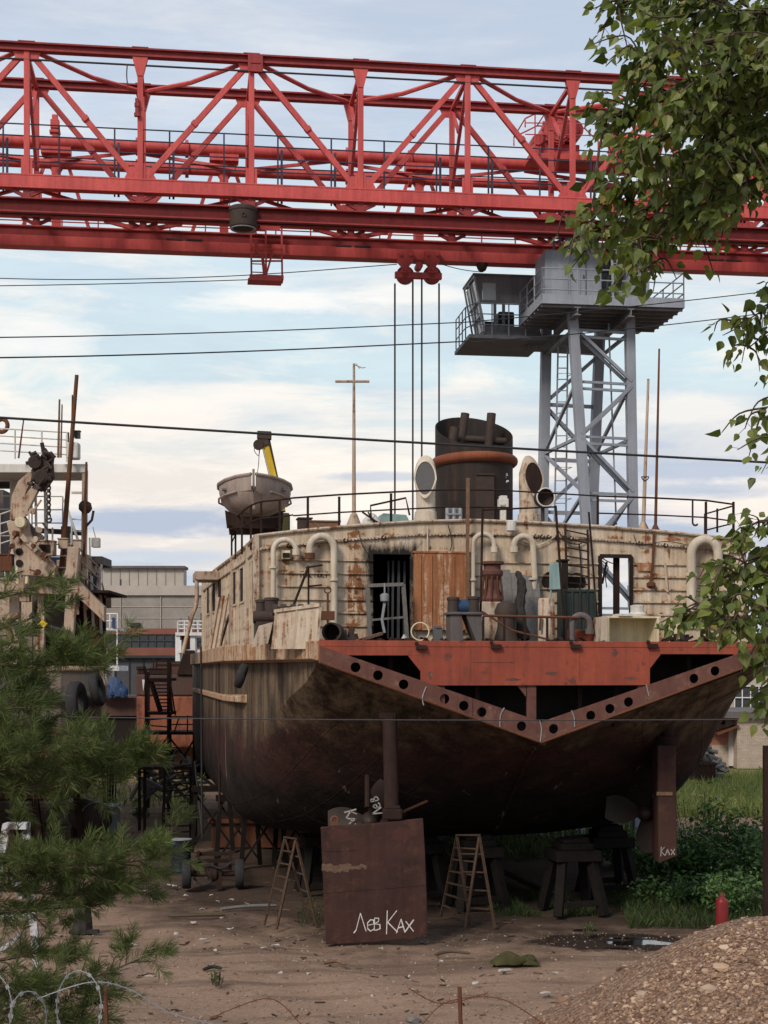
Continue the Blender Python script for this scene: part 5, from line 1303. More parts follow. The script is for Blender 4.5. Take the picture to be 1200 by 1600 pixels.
# edge weld and lifting holes on the broad rudder plate
for x0, y0, x1, y1 in ((507, 1395, 663, 1383), (505, 1330, 560, 1328)):
    MB().tube([onb(x0, y0), onb((x0 + x1) / 2, (y0 + y1) / 2 + .6), onb(x1, y1)], .006, 5).build('weld_line', M['rudder'], ruds, local=False)
for x, y, k_ in ((530, 1305, 26), (628, 1304, 24)):
    pts = [onb(x + k_ * rq.uniform(.45, 1.1) * math.cos(2 * PI * i / 15), y + k_ * .55 * rq.uniform(.45, 1.1) * math.sin(2 * PI * i / 15)) + Vector((0, .002, 0)) for i in range(15)]
    MB().prism(pts, (0, .0015, 0)).build('scale_patch', M['rudder_red'], ruds, local=False)
# ================================================================== loose things on the ship
def S(mb):
    mb.v = [SW(p) for p in mb.v]; return mb
# lifeboat on its cradle
LV = 8.2
lc = L(398, 812, LV); lb0 = SW((lc.x, LV, lc.z))
boat = thing('lifeboat', 'dirty pale lifeboat resting on the cradle at the corner of the upper deck', 'boat', lb0, R(4))
BI = world(boat).inverted()
def BW(px, py, Y): return BI @ W(px, py, Y)
bw = L(455, 768, LV).x - L(341, 768, LV).x; zt_b = L(400, 758, LV).z - lb0.z; 
def bsec(y, hw, top, keel):
    return [Vector((-hw, y, top)), Vector((-hw * .99, y, top - .16)), Vector((-hw * .93, y, top - .42)), Vector((-hw * .62, y, keel + .16)), Vector((0, y, keel)), Vector((hw * .62, y, keel + .16)), Vector((hw * .93, y, top - .42)), Vector((hw * .99, y, top - .16)), Vector((hw, y, top))]
hw0 = bw * .50
bs = [(-1.7, .06, 1.06, .50), (-1.45, .45, 1.03, .2), (-1.0, .76, .99, .06), (-.4, .96, .96, 0), (.5, 1.0, .95, 0), (1.3, .86, .96, .04), (1.9, .5, 1.0, .2), (2.2, .06, 1.05, .5)]
hh = zt_b / .97
outer = [bsec(y * 1.0, hw0 * k_, t_ * hh, b_ * hh) for y, k_, t_, b_ in bs]
inner = [[p * 1 for p in bsec(y * .96, hw0 * k_ * .92, t_ * hh + .0, b_ * hh + .06)] for y, k_, t_, b_ in bs]
mb = MB().rings(outer, False, False, close=False).rings(inner, False, False, close=False)
for sd_ in (0, -1):
    for i in range(len(outer) - 1): mb.add([outer[i][sd_], outer[i + 1][sd_], inner[i + 1][sd_], inner[i][sd_]], [(0, 1, 2, 3)])
mb.build('hull', M['boat'], boat, smooth=35)
for sg in (-1, 1): MB().tube([Vector((sg * hw0 * k_ * 1.01, y, t_ * hh - .02)) for y, k_, t_, b_ in bs], .045, 6).tube([Vector((sg * hw0 * k_ * 1.0, y, t_ * hh - .4)) for y, k_, t_, b_ in bs[1:-1]], .025, 6).build('gunwale', M['boat'], boat)
mb = MB()
for y in (-.9, .3, 1.5): mb.box((0, y, .72 * hh), (hw0 * 1.7, .25, .05))
mb.build('thwart', M['wood_grey'], boat)
MB().bar((.0, -1.72, 1.06 * hh + .1), (.0, -1.42, .14), .06, .08).build('stem_post', M['boat'], boat)
MB().tube([(.3, -1.3, 1.03 * hh), (.28, -1.28, .6), (.2, -1.0, .1)], .02, 5).build('lashing', M['rope'], boat)
mb = MB()
for y in (-.8, 1.0): mb.prism([(-.7, y, -.3), (.7, y, -.3), (.75, y, .16), (.35, y, -.0), (-.35, y, -.0), (-.75, y, .16)], (0, .1, 0))
mb.bar((-.6, -.8, -.28), (-.6, 1.0, -.28), .1, .1).bar((.6, -.8, -.28), (.6, 1.0, -.28), .1, .1); mb.v = [world(boat) @ p for p in mb.v]
tag(mb.build('boat_cradle', M['rust_dark']), 'dark steel cradle under the pale lifeboat', 'cradle')
# yellow crane arm standing behind the boat
YV = 46
yc = thing('deck_crane', 'yellow crane arm with black sheave head behind the pale lifeboat', 'crane', (W(440, 800, YV).x, YV, W(440, 800, YV).z))
MB().bar(W(441, 800, YV), W(414, 690, YV), .20, .3, (0, 1, 0)).build('jib', M['yellow'], yc, local=False, bevel=.02)
MB().bar(W(444, 800, YV + .1), W(419, 684, YV + .1), .09, .2, (0, 1, 0)).build('side_arm', M['wood'], yc, local=False)
MB().bar(W(416, 698, YV - .02), W(409, 678, YV - .02), .27, .36, (0, 1, 0)).bar(W(402, 680, YV - .1), W(424, 681, YV - .1), .25, .25, (0, 0, 1)).cyl(W(404, 695, YV - .25), W(404, 695, YV + .1), .17, 14).build('sheave_head', M['pipe_black'], yc, local=False, bevel=.02)
MB().tube(catmull([W(405, 690, YV - .2), W(397, 702, YV - .2), W(404, 712, YV - .2), W(406, 700, YV - .2)], 6), .012, 5).tube(catmull([W(405, 700, YV - .2), W(404, 725, YV - .2), W(401, 746, YV - .2)], 5), .012, 5).tube([W(410, 700, YV - .2), W(424, 758, YV - .2)], .012, 5).build('hoist_line', M['rope'], yc, local=False)
MB().box(W(440, 800, YV) + Vector((0, 0, -.5)), (.5, .5, .9)).build('pedestal', M['olive'], yc, local=False, bevel=.03)

def lump(mb, c, sx, sy, sz, seed=0, n=14, k=8, amp=.25):
    rnd = random.Random(seed); c = Vector(c); ph = [rnd.uniform(0, 6.3) for _ in range(8)]; rs = []
    for i in range(k + 1):
        t = i / k * PI / 2
        rr = math.cos(t); zz = math.sin(t); r_ = []
        for j in range(n):
            a = 2 * PI * j / n; f_ = 1 + amp * (math.sin(2 * a + ph[0] + zz * 3) * .5 + math.sin(3 * a + ph[1]) * .35 + math.sin(5 * a + ph[2] + zz * 5) * .3)
            r_.append(c + Vector((sx * (rr + .02) * f_ * math.cos(a), sy * (rr + .02) * f_ * math.sin(a), sz * zz * (1 + amp * math.sin(2 * a + ph[3]) * .6))))
        rs.append(r_)
    return mb.rings(rs, True, True)
# objects strewn on the upper deck behind the rail
def deckbox(name, px0, py0, px1, py1, v, mt, lbl, cat, dv=.7):
    a, b = L(px0, py1, v), L(px1, py0, v)
    mb = S(MB().span((a.x, v, a.z - .25), (b.x, v + dv, b.z)).span((a.x - .03, v - .03, b.z), (b.x + .03, v + dv + .03, b.z + .04)))
    for t_ in (.15, .5, .85): mb2 = a.x + (b.x - a.x) * t_; mb.v += []
    return tag(mb.build(name, M[mt], bevel=.012), lbl, cat)
deckbox('wooden_chest', 482, 816, 531, 826, 5.6, 'wood', 'low brown wooden chest behind the upper deck rail left of the thin mast', 'chest')
deckbox('engine_block', 467, 811, 487, 826, 5.8, 'pipe_black', 'black engine part on the upper deck next to the lifeboat', 'machine part', .4)
c = L(580, 818, 5.4); mb = MB(); lump(mb, (c.x, 5.4, ZU - .1), .23, .23, c.z - ZU + .32, 4); tag(S(mb).build('tarpaulin_bundle', M['white'], smooth=50), 'crumpled pale tarpaulin bundle at the foot of the thin mast', 'bundle')
a = L(590, 806, 5.6); b = L(645, 812, 5.6); mb = MB().prism([(a.x, 5.4, ZU - .15), (b.x, 5.4, ZU - .15), (b.x - .2, 5.4, b.z + .1), (a.x + .1, 5.4, a.z + .05)], (0, .7, 0)); tag(S(mb).build('skylight_hatch', M['teal'], bevel=.02), 'pale green skylight hatch left of the first cowl ventilator', 'hatch')
mb = MB().tube([L(580, 812, 5.2), L(579, 790, 5.2), L(634, 778, 5.2), L(640, 805, 5.2)], .026, 6).tube([L(566, 800, 5.1), L(598, 822, 5.1)], .025, 6).tube([L(588, 822, 5.0), L(575, 800, 5.0)], .02, 6); tag(S(mb).build('bent_rail', M['rust_dark']), 'bent dark rail lying across the hatch by the thin mast', 'rail')
a = L(708, 793, 6.2)
mb = MB()
for i, px in enumerate((699, 704, 709, 714, 719)): q = L(px, 810, 6); mb.cyl((q.x, 6 + .08 * (i % 2), ZU - .2), (q.x, 6 + .08 * (i % 2), L(px, 793 - (i % 2) * 2, 6).z), .055, 8)
tag(S(mb.bar(L(698, 803, 5.94), L(720, 803, 5.94), .03, .04)).build('pipe_bundle', M['galv'], smooth=40), 'upright bundle of grey tubes in front of the black funnel', 'tubes')
a = L(786, 782, 5.3); mb = MB().bar(L(786, 812, 5.3) - Vector((0, 0, .15)), L(786, 796, 5.3), .14, .14).box(L(786, 787, 5.3), (.24, .22, .24)).box(L(786, 778, 5.3) , (.18, .2, .1)).box(L(785, 788, 5.17), (.14, .05, .08)); tag(S(mb).build('signal_lamp', M['white'], bevel=.02), 'white boxy signal lamp on a short post in front of the funnel', 'lamp')
c = L(799, 822, 3.75); mb = MB().lathe((c.x, 3.75, c.z - .13), [(.1, 0), (.12, .02), (.12, .24), (.1, .26)], 16); tag(S(mb).build('white_canister', M['white'], smooth=40), 'white canister hung on the wall edge below the signal lamp', 'canister')

# ---- clutter on the after deck
def dz(px, py, v): q = L(px, py, v); return q
mb = MB(); p0 = L(946, 1002, .7); p1 = L(1026, 962, .7); zb_ = ZD - .02
x0, x1, z1_ = p0.x, p1.x, L(985, 963, .7).z; t_ = .04; y0, y1 = .55, 1.25
mb.span((x0, y0, zb_), (x1, y1, zb_ + t_)).span((x0, y0 + .02, z1_ - t_), (x1 + .05, y1, z1_)).span((x0, y0 + .01, zb_ + t_), (x0 + t_, y1, z1_ - t_)).span((x1 - t_, y0 + .01, zb_ + t_), (x1, y1, z1_ - t_)).span((x0 + t_, y1 - t_, zb_ + t_), (x1 - t_, y1 - .003, z1_ - t_))
cab_ = thing('open_locker', 'open cream metal locker on the stern deck by the torn doorway', 'locker', SW((x0, y0, zb_)), SA)
S(mb).build('casing', M['cream'], cab_, local=False)
S(MB().span((x0 - .16, y0 - .02, zb_), (x0 - .005, y0 + .5, z1_ - .02))).build('door', M['white_rust'], cab_, local=False)
S(MB().span((x0 + .25, y0 - .02, z1_ + .001), (x0 + .55, y0 + .4, z1_ + .05)).lathe((x1 - .4, y0 + .3, z1_), [(.2, 0), (.21, .05), (.15, .1), (.15, .2), (.16, .24), (.1, .26)], 16)).build('lid_knob', M['white'], cab_, local=False, smooth=40)
p0 = L(882, 985, 2.2); p1 = L(929, 921, 2.2); mb = MB().span((p0.x, 2.2, ZD), (p1.x, 2.75, p1.z))
gc = thing('green_crate', 'dark green ribbed crate below the wall ladder', 'crate', SW((p0.x, 2.2, ZD)), SA)
S(mb).build('crate_body', M['green_paint'], gc, local=False, bevel=.015)
mb = MB()
for k_ in range(5): q = p0.x + (p1.x - p0.x) * k_ / 4; mb.span((q - .02, 2.16, ZD + .05), (q + .02, 2.2, p1.z))
for k_ in (.1, .5, .97): zz = ZD + (p1.z - ZD) * k_; mb.span((p0.x, 2.17, zz - .02), (p1.x, 2.2, zz + .02))
S(mb).build('crate_rib', M['green_paint'], gc, local=False)
p0 = L(858, 922, 3.0); p1 = L(871, 880, 3.0); mb = MB().prism([(p0.x, 3.0, p0.z), (p1.x, 2.7, p0.z), (p1.x, 2.7, p1.z), (p0.x, 3.0, p1.z)], (.03, .05, 0)).span((p0.x + .02, 2.98, ZD), (p0.x + .07, 3.03, p0.z)); tag(S(mb).build('teal_door', M['teal'], bevel=.02), 'pale teal hatch cover standing in front of the porthole', 'hatch cover')
p0 = L(874, 922, 3.6); p1 = L(886, 877, 3.6); mb = MB().span((p0.x, 3.5, ZD), (p1.x, 3.8, p1.z)).span((p0.x - .03, 3.45, p1.z), (p1.x + .03, 3.8, p1.z + .04)); tag(S(mb).build('black_cabinet', M['void'], bevel=.01), 'black burnt cabinet between the teal hatch cover and the ladder', 'cabinet')
p0 = L(841, 1000, 1.6); p1 = L(866, 935, 1.6)
wt = thing('white_cylinder_tank', 'upright white boiler tank on the stern deck with flaking paint', 'tank', SW(((p0.x + p1.x) / 2, 1.6, ZD)), SA)
r_ = (p1.x - p0.x) / 2; S(MB().lathe(((p0.x + p1.x) / 2, 1.6, ZD), [(r_, 0), (r_, p1.z - ZD - .06), (r_ * .85, p1.z - ZD)], 18)).build('tank_body', M['white_rust'], wt, local=False, smooth=40)
S(MB().bar((p0.x, 1.4, ZD + .62), (p0.x - .02, 1.4, ZD + .3), .04, .04).bar((p1.x - .08, 1.37, ZD + .2), (p1.x - .08, 1.37, ZD + .7), .05, .03)).build('tank_fitting', M['rust'], wt, local=False)
# grey boards leaning on the wall
for i, (px, w_, tp_) in enumerate(((784, 6, 893), (793, 6, 890), (802, 6, 895), (826, 6, 899), (838, 5, 903))):
    a = L(px - w_ / 2, 985, 3.2); b = L(px + w_ / 2, tp_, 3.8)
    mb = MB().prism([(a.x, 3.25, ZD), (b.x, 3.25, ZD), (b.x + .02, 3.8, b.z), (a.x + .02, 3.8, b.z)], (0, .05, 0))
    tag(S(mb).build('grey_board', M['wood_grey']), 'narrow weathered grey board leaning against the cream ship wall', 'board', 'grey boards leaning on the ship wall')
mb = MB().tube(catmull([L(818, 1000, 2.4), L(812, 950, 2.6), L(816, 915, 2.9), L(808, 893, 3.1)], 4), [.15, .17, .12, .14, .11, .13, .1, .12, .09, .11, .07, .08, .04], 9); tag(S(mb).build('charred_timber', M['char']), 'charred black timber leaning beside the grey boards', 'timber')
c = L(515, 988, .9); mb = MB().lathe((c.x, .6, ZD + .22), [(.17, 0), (.21, .0), (.21, .7), (.17, .7)], 22, (0.25, 1, 0), False, False).lathe((c.x, .6, ZD + .22), [(.17, 0), (.17, .6), (.0, .6)], 22, (.25, 1, 0), False, False); tag(S(mb).build('pipe_section', M['pipe_black'], smooth=40), 'short black pipe section lying by the white bulwark', 'pipe')
mb = MB()
q = L(550, 1000, .9)
for i in range(9): a = L(532 + i * 3.5, 1000, .9 + .1 * (i % 3)); mb.bar((a.x, .8 + .07 * i, ZD), (a.x + random.uniform(-.1, .1), .8 + .07 * i, ZD + random.uniform(.1, .42) * (1 if i < 5 else .5)), .09, .12)
mb.span((L(530, 0, .9).x, .8, ZD), (L(556, 0, .9).x, 1.5, ZD + .12)); tag(S(mb).build('machine_scrap', M['pipe_black']), 'black scrap machine casting beside the short pipe section', 'scrap')
mb = MB(); a = L(556, 1000, .6); mb.bar((a.x, .5, ZD + .03), (a.x + .6, .8, ZD + .2), .07, .06); tag(S(mb).build('loose_plank', M['wood']), 'short brown plank tilted on the red stern edge', 'plank')
c = L(655, 987, .6); mb = MB().torus((c.x, .5, c.z), .19, .016, 28, 7, (0.1, 1, 0)); tag(S(mb).build('white_hoop', M['cream'], smooth=60), 'pale upright hoop standing on the red stern edge', 'hoop')
c = L(632, 988, .5); mb = MB(); lump(mb, (c.x, .5, ZD), .1, .1, .15, 9, amp=.35); tag(S(mb).build('white_rag', M['paper'], smooth=60), 'crumpled white rag next to the pale hoop', 'rag')
a = L(676, 985, .6); mb = MB().span((a.x, .4, ZD), (a.x + .18, .6, ZD + .3)).span((a.x + .02, .38, ZD + .3), (a.x + .16, .6, ZD + .36)); tag(S(mb).build('small_junction_box', M['mesh_grey'], bevel=.01), 'small grey junction box right of the pale hoop', 'box')
mb = MB().bar(L(551, 998, 1.9), L(512, 900 - 10, 3.4), .04, .04).bar(L(480, 965, 2.6), L(512, 890, 3.4), .05, .04).bar(L(480 + 3, 888, 3.4), L(506, 884, 3.4), .04, .04).bar(L(482, 915, 3.4), L(503, 914, 3.4), .04, .04).bar(L(482, 945, 3.4), L(482, 888, 3.4), .04, .04)
mb = MB().bar(L(459, 945, 3.2), L(482, 885, 3.5), .045, .04).bar(L(482, 945, 3.5), L(482, 884, 3.5), .04, .04).bar(L(478, 887, 3.5), L(504, 883, 3.5), .04, .04).bar(L(482, 916, 3.5), L(503, 914, 3.5), .04, .04); tag(S(mb).build('bent_stand', M['rust_dark']), 'thin dark frame with slanted leg leaning below the stencilled words', 'frame')
a = L(512, 988, 1.4); mb = MB().tube([(a.x, 1.4, ZD), (a.x, 1.4, L(512, 926, 1.4).z)], .025, 6).torus(L(512, 922, 1.4), .07, .015, 16, 6, (0, 1, .4)).box(L(512, 962, 1.4), (.3, .08, .2)); tag(S(mb).build('valve_spindle', M['rust']), 'rusty valve spindle with a hand ring behind the white bulwark', 'valve')
for i, (px, py, r) in enumerate(((420, 955, .07), (437, 954, .08), (450, 953, .08), (464, 954, .07))):
    pass
mb = MB(); a = L(418, 955, 1.5); b = L(478, 953, 1.5); mb.tube([L(425, 955, 1.5), L(450, 953, 1.5), L(476, 954, 1.5)], .09, 8)
for px in (430, 443, 458, 470): mb.cyl(L(px - 4, 953, 1.5), L(px + 4, 953, 1.5), .13, 10)
tag(S(mb).build('cable_coil', M['pipe_black']), 'black rope lashed along the top of the white bulwark', 'rope')
c = L(1101, 955, 2); mb = MB(); lump(mb, (c.x, 1.8, c.z - .1), .13, .12, .22, 21, amp=.3); mb.bar((c.x, 1.85, ZD), (c.x, 1.85, c.z - .05), .06, .06); tag(S(mb).build('orange_float', M['ring'], smooth=60), 'orange float on a short post behind the hanging leaves', 'float')
for i, (px0, px1, pt, v, mt, nm, lb) in enumerate(((1062, 1070, 977, .9, 'pipe_black', 'short_pipe', 'short dark upright pipe right of the cream locker'), (1130, 1146, 982, .8, 'rust', 'rust_post', 'squat rust coloured post near the starboard corner'), (1146, 1180, 968, .7, 'white_rust', 'white_bulwark_plate', 'rusty white plate standing at the starboard stern corner'), (1040, 1060, 965, 1.8, 'cream', 'cream_plate', 'cream plate leaning behind the short dark pipe'))):
    a, b = L(px0, 1000, v), L(px1, pt, v)
    if nm in ('short_pipe',): mb = MB().lathe(((a.x + b.x) / 2, v, ZD), [((b.x - a.x) / 2, 0), ((b.x - a.x) / 2, b.z - ZD), ((b.x - a.x) * .4, b.z - ZD), ((b.x - a.x) * .4, b.z - ZD - .1)], 14)
    else:
        mb = MB().span((a.x, v, ZD), (b.x, v + (.25 if nm == 'rust_post' else .05), b.z)); mb.span((a.x - .015, v - .015, b.z - .05), (b.x + .015, v + .03, b.z + .012)); mb.span((a.x - .015, v - .02, ZD), (b.x + .015, v + .02, ZD + .06))
    tag(S(mb).build(nm, M[mt]), lb, nm.split('_')[-1])
mb = MB(); 
for i in range(26):
    px = random.uniform(1035, 1130); v = random.uniform(.5, 1.2); a = L(px, 1000, v); mb.bar((a.x, v, ZD + random.uniform(0, .05)), (a.x + random.uniform(-.35, .35), v + random.uniform(-.2, .3), ZD + random.uniform(.02, .22)), .05, .05)
tag(S(mb).build('scrap_iron', M['rust_dark']), 'tangle of dark scrap iron right of the cream locker', 'scrap')
mb = MB()
for i in range(60):
    px = random.uniform(560, 950); v = random.uniform(.15, 1.5); a = L(px, 1000, v); q = random.uniform(.03, .1)
    mb.bar((a.x, v, ZD + .02), (a.x + random.uniform(-.25, .25), v + random.uniform(-.2, .2), ZD + random.uniform(.02, .12)), q, q * .7)
o_ = S(mb).build('deck_rubble', M['rust_dark']); kind(o_, 'stuff'); o_['label'] = 'rusty rubble strewn along the stern deck edge'
# tyre fender hung over the port quarter
def tyre(name, c, R_, r_, axis, lbl, group=None, cat='tyre', sq=1.0):
    mb = MB(); c = Vector(c); q = Vector((0, 0, 1)).rotation_difference(Vector(axis).normalized()); rs = []
    n = 40; prof = [(R_ - r_ * .9, -.7 * r_), (R_ - r_ * .2, -r_), (R_ + .7 * r_, -.95 * r_), (R_ + r_, -.6 * r_), (R_ + r_, .6 * r_), (R_ + .7 * r_, .95 * r_), (R_ - r_ * .2, r_), (R_ - r_ * .9, .7 * r_), (R_ - r_ * .7, 0)]
    for i in range(n):
        a = 2 * PI * i / n; g = 1.0
        rs.append([c + q @ Vector((p * math.cos(a) * (1.0 - (.012 if (i % 2 and p > R_ + .6 * r_) else 0)), p * math.sin(a) * (1.0 - (.012 if (i % 2 and p > R_ + .6 * r_) else 0)) * sq, h)) for p, h in prof])
    b = len(mb.v); k = len(prof)
    for r in rs: mb.v += r
    for i in range(n):
        for j in range(k): mb.f.append([b + i * k + j, b + ((i + 1) % n) * k + j, b + ((i + 1) % n) * k + (j + 1) % k, b + i * k + (j + 1) % k]); mb.m.append(0)
    o = mb.build(name, M['rubber'], smooth=45); tag(o, lbl, cat, group); return o
c = L(377, 1056, 2.4); q = SW((-Bd(2.4) * usc(2.4)[0] - .34, 2.4, L(377, 1056, 2.4).z)); 
q = W(377, 1056, 33.0); tyre('tyre_fender', q, .20, .085, (.95, -.02, -.32), 'black tyre fender hanging by the white rubbing strake of the big ship')

# ================================================================== around the stern
def stepladder(lbl, feet, apex, wid=.5):
    """feet: 4 ground points near-left, near-right, far-left, far-right; apex: 2 top points"""
    o_ = (feet[0] + feet[1] + feet[2] + feet[3]) / 4
    t = thing('step_ladder', lbl, 'ladder', o_, 0, 'step ladders by the stern')
    for nm, (a, b) in (('front_frame', (feet[0], feet[1])), ('rear_frame', (feet[2], feet[3]))):
        mb = MB().bar(a, apex[0], .055, .04).bar(b, apex[1], .055, .04)
        n = 7 if nm == 'front_frame' else 5
        for i in range(1, n): mb.bar(a.lerp(apex[0], i / n), b.lerp(apex[1], i / n), .06 if nm == 'front_frame' else .035, .03)
        mb.build(nm, M['ladder_wood'], t, local=False)
    MB().bar(apex[0] + Vector((-.03, 0, .02)), apex[1] + Vector((.03, 0, .02)), .10, .03).build('top_step', M['ladder_wood'], t, local=False)
    return t
def gz(px, py): return G(px, py)
stepladder('narrow wooden step ladder left of the broad rudder plate', [gz(413, 1446), gz(432, 1452), gz(484, 1442), gz(496, 1450)], [W(445, 1309, 33.3), W(462, 1312, 33.3)])
stepladder('wider wooden step ladder right of the broad rudder plate', [gz(689, 1432), gz(727, 1450), gz(735, 1447), gz(773, 1450)], [W(714, 1306, 33.4), W(749, 1306, 33.3)])

def trestle(px, py, lbl, name='keel_trestle', w=1.1, d=1.3, h=1.5, rz=None, Y=None):
    p = G(px, py) if Y is None else W(px, 1050 + H * F / Y, Y); p.z = 0
    t = thing(name, lbl, 'trestle', p, SA if rz is None else rz, 'steel trestles under the hull')
    for sx in (-1, 1):
        for sy in (-1, 1):
            MB().bar((sx * w * .5, sy * d * .5, 0), (sx * w * .32, sy * d * .25, h - .2), .21, .2).build('leg', M['trestle'], t, bevel=.01)
    MB().span((-w * .5, -d * .4, h - .25), (w * .5, d * .4, h)).build('top_beam', M['trestle'], t, bevel=.02)
    for sy in (-1, 1): MB().bar((-w * .47, sy * d * .47, .25), (w * .47, sy * d * .47, .3), .1, .14).build('tie', M['trestle'], t)
    MB().span((-w * .36, -d * .3, h + .003), (w * .36, d * .3, h + .16)).prism([(-w * .3, -d * .25, h + .16), (w * .3, -d * .25, h + .16), (w * .26, -d * .25, h + .3), (-w * .3, -d * .25, h + .24)], (0, d * .5, 0)).build('timber_block', M['trestle'], t, bevel=.02)
    return t
for px, py, lb in ((895, 1425, 'dark steel trestle with splayed legs nearest the narrow rudder'), (950, 1398, 'dark steel trestle behind the splayed one, next to the bushes'), (745, 1418, 'dark steel trestle behind the wider step ladder'), (655, 1410, 'dark steel trestle hidden half behind the broad rudder plate'), (505, 1395, 'dark steel trestle between the narrow step ladder and the rudder plate')):
    trestle(px, py, lb)
def xtrestle(px, py, lb, h=1.9, w=1.3):
    p = G(px, py); t = thing('braced_prop', lb, 'prop', p, SA, 'braced steel props under the port side')
    for sx in (-1, 1): MB().bar((sx * w / 2, 0, 0), (sx * w * .4, 0, h), .13, .13).build('leg', M['trestle'], t)
    MB().bar((-w / 2, 0, .1), (w * .4, 0, h - .1), .07, .06).bar((w / 2, .05, .1), (-w * .4, .05, h - .1), .07, .06).build('cross_brace', M['trestle'], t)
    MB().span((-w * .5, -.15, h), (w * .5, .15, h + .18)).build('cap', M['trestle'], t)
for px, py, lb in ((372, 1352, 'cross braced prop under the port bilge, the left one'), (412, 1356, 'cross braced prop under the port bilge, the middle one'), (332, 1330, 'cross braced prop near the tall access ladder'), (462, 1352, 'cross braced prop nearest the narrow step ladder')):
    xtrestle(px, py, lb)
# sleepers and rail lying under the hull
mb = MB().ibeam(G(790, 1368) + Vector((0, 0, .1)), G(880, 1412) + Vector((0, 0, .1)), .12, .16); tag(mb.build('steel_rail', M['rust_dark']), 'dark rail lying on the ground under the keel', 'rail')
mb = MB().span(G(330, 1325) + Vector((0, 0, .0)), G(330, 1325) + Vector((6.5, .6, .8))); mb.span(G(330, 1325) + Vector((-.1, -.15, .8)), G(330, 1325) + Vector((6.7, .6, .95))); tag(mb.build('timber_stack', M['rust'], bevel=.03), 'long orange brown beam lying across behind the port props', 'beam')

# wheeled axle chassis
cp = G(333, 1388); ch = thing('trailer_chassis', 'dark wheeled trailer chassis standing below the port bilge', 'trailer', (cp.x, cp.y, 0), R(6))
xw = (372 - 290) / F * cp.y / 2
for sx in (-1, 1):
    w_ = MB(); c = Vector((sx * xw, 0, .38)); 
    for i in range(28): pass
    w_.lathe(c + Vector((-.12, 0, 0)), [(.22, 0), (.36, .01), (.38, .05), (.38, .19), (.36, .23), (.22, .24)], 26, (1, 0, 0), False, False); w_ = w_.build('wheel', M['rubber'], ch, smooth=35)
    MB().lathe(c + Vector((-.08, 0, 0)), [(.02, .0), (.2, 0), (.23, -.02), (.23, .18), (.2, .15), (.02, .15)], 20, (1, 0, 0)).build('rim', M['rust_dark'], w_, smooth=35)
mb = MB().cyl((-xw, 0, .38), (xw, 0, .38), .07, 10).lathe((-.16, 0, .38), [(.08, 0), (.2, .1), (.2, .25), (.08, .36)], 16, (1, 0, 0)).build('axle', M['rust_dark'], ch, smooth=40)
mb = MB()
for sx in (-.45, .45): mb.span((sx - .04, -.1, .5), (sx + .04, 3.2, .62))
for y in (0, 1.5, 3.1): mb.span((-.5, y - .05, .48), (.5, y + .05, .58))
mb.bar((.15, -.05, 0), (.15, -.05, .5), .16, .16)
mb.build('frame', M['rust_dark'], ch)
mb = MB(); mb.tube(catmull([(-.5, -.1, .3), (-.3, -.2, .12), (-.05, -.15, .2), (-.15, -.1, .5)], 6), .03, 6).tube(catmull([(.5, -.1, .7), (.2, -.2, .55), (-.3, -.15, .75)], 6), .03, 6).build('hose', M['rubber'], ch)
# blue drum
p = G(283, 1362); bd = thing('oil_drum', 'dark blue oil drum beside the trailer wheel', 'drum', p)
MB().lathe((0, 0, 0), [(.27, 0), (.29, .02), (.28, .05), (.28, .28), (.295, .30), (.28, .32), (.28, .57), (.295, .59), (.28, .61), (.28, .86), (.29, .89), (.27, .9)], 24).build('drum_body', M['blue_drum'] if 'blue_drum' in M else M['blue'], bd, smooth=35)
MB().lathe((0, 0, .905), [(.26, 0), (.31, .01), (.31, .03), (.0, .035)], 20, cap0=False, cap1=False).build('lid', M['galv'], bd)
# red gas cylinder in the weeds
p = G(1128, 1447); p = Vector((W(1128, 1447, 32.5).x, 32.5, 0)); rc = thing('gas_cylinder', 'red gas cylinder standing at the edge of the gravel heap', 'cylinder', p)
MB().lathe((0, 0, 0), [(.12, 0), (.14, .02), (.14, .62), (.12, .68), (.06, .73), (.045, .76)], 20).build('cylinder_body', M['redbottle'], rc, smooth=40)
MB().lathe((0, 0, .74), [(.05, 0), (.055, .03), (.03, .06), (.03, .1)], 12).cyl((-.05, 0, .8), (.05, 0, .8), .02, 8).build('valve', M['rust'], rc, smooth=40)
# olive cloth heap
p = G(803, 1505); mb = MB(); lump(mb, (p.x - .1, p.y, 0), .30, .22, .2, 3, 24, 8, .35); lump(mb, (p.x + .25, p.y + .05, 0), .26, .2, .13, 5, 24, 8, .4); tag(mb.build('olive_cloth', M['olive'], smooth=60), 'crumpled olive green cloth lying on the bare soil', 'cloth')
# black stump
p = G(128, 1457); mb = MB().tube([p, p + Vector((.02, 0, .3)), p + Vector((0, 0, .52))], [.24, .2, .19], 9).bar(p + Vector((-.25, -.1, .03)), p + Vector((.4, -.15, .05)), .12, .08); tag(mb.build('black_stump', M['char']), 'short black stump standing beside the pine branches', 'stump')
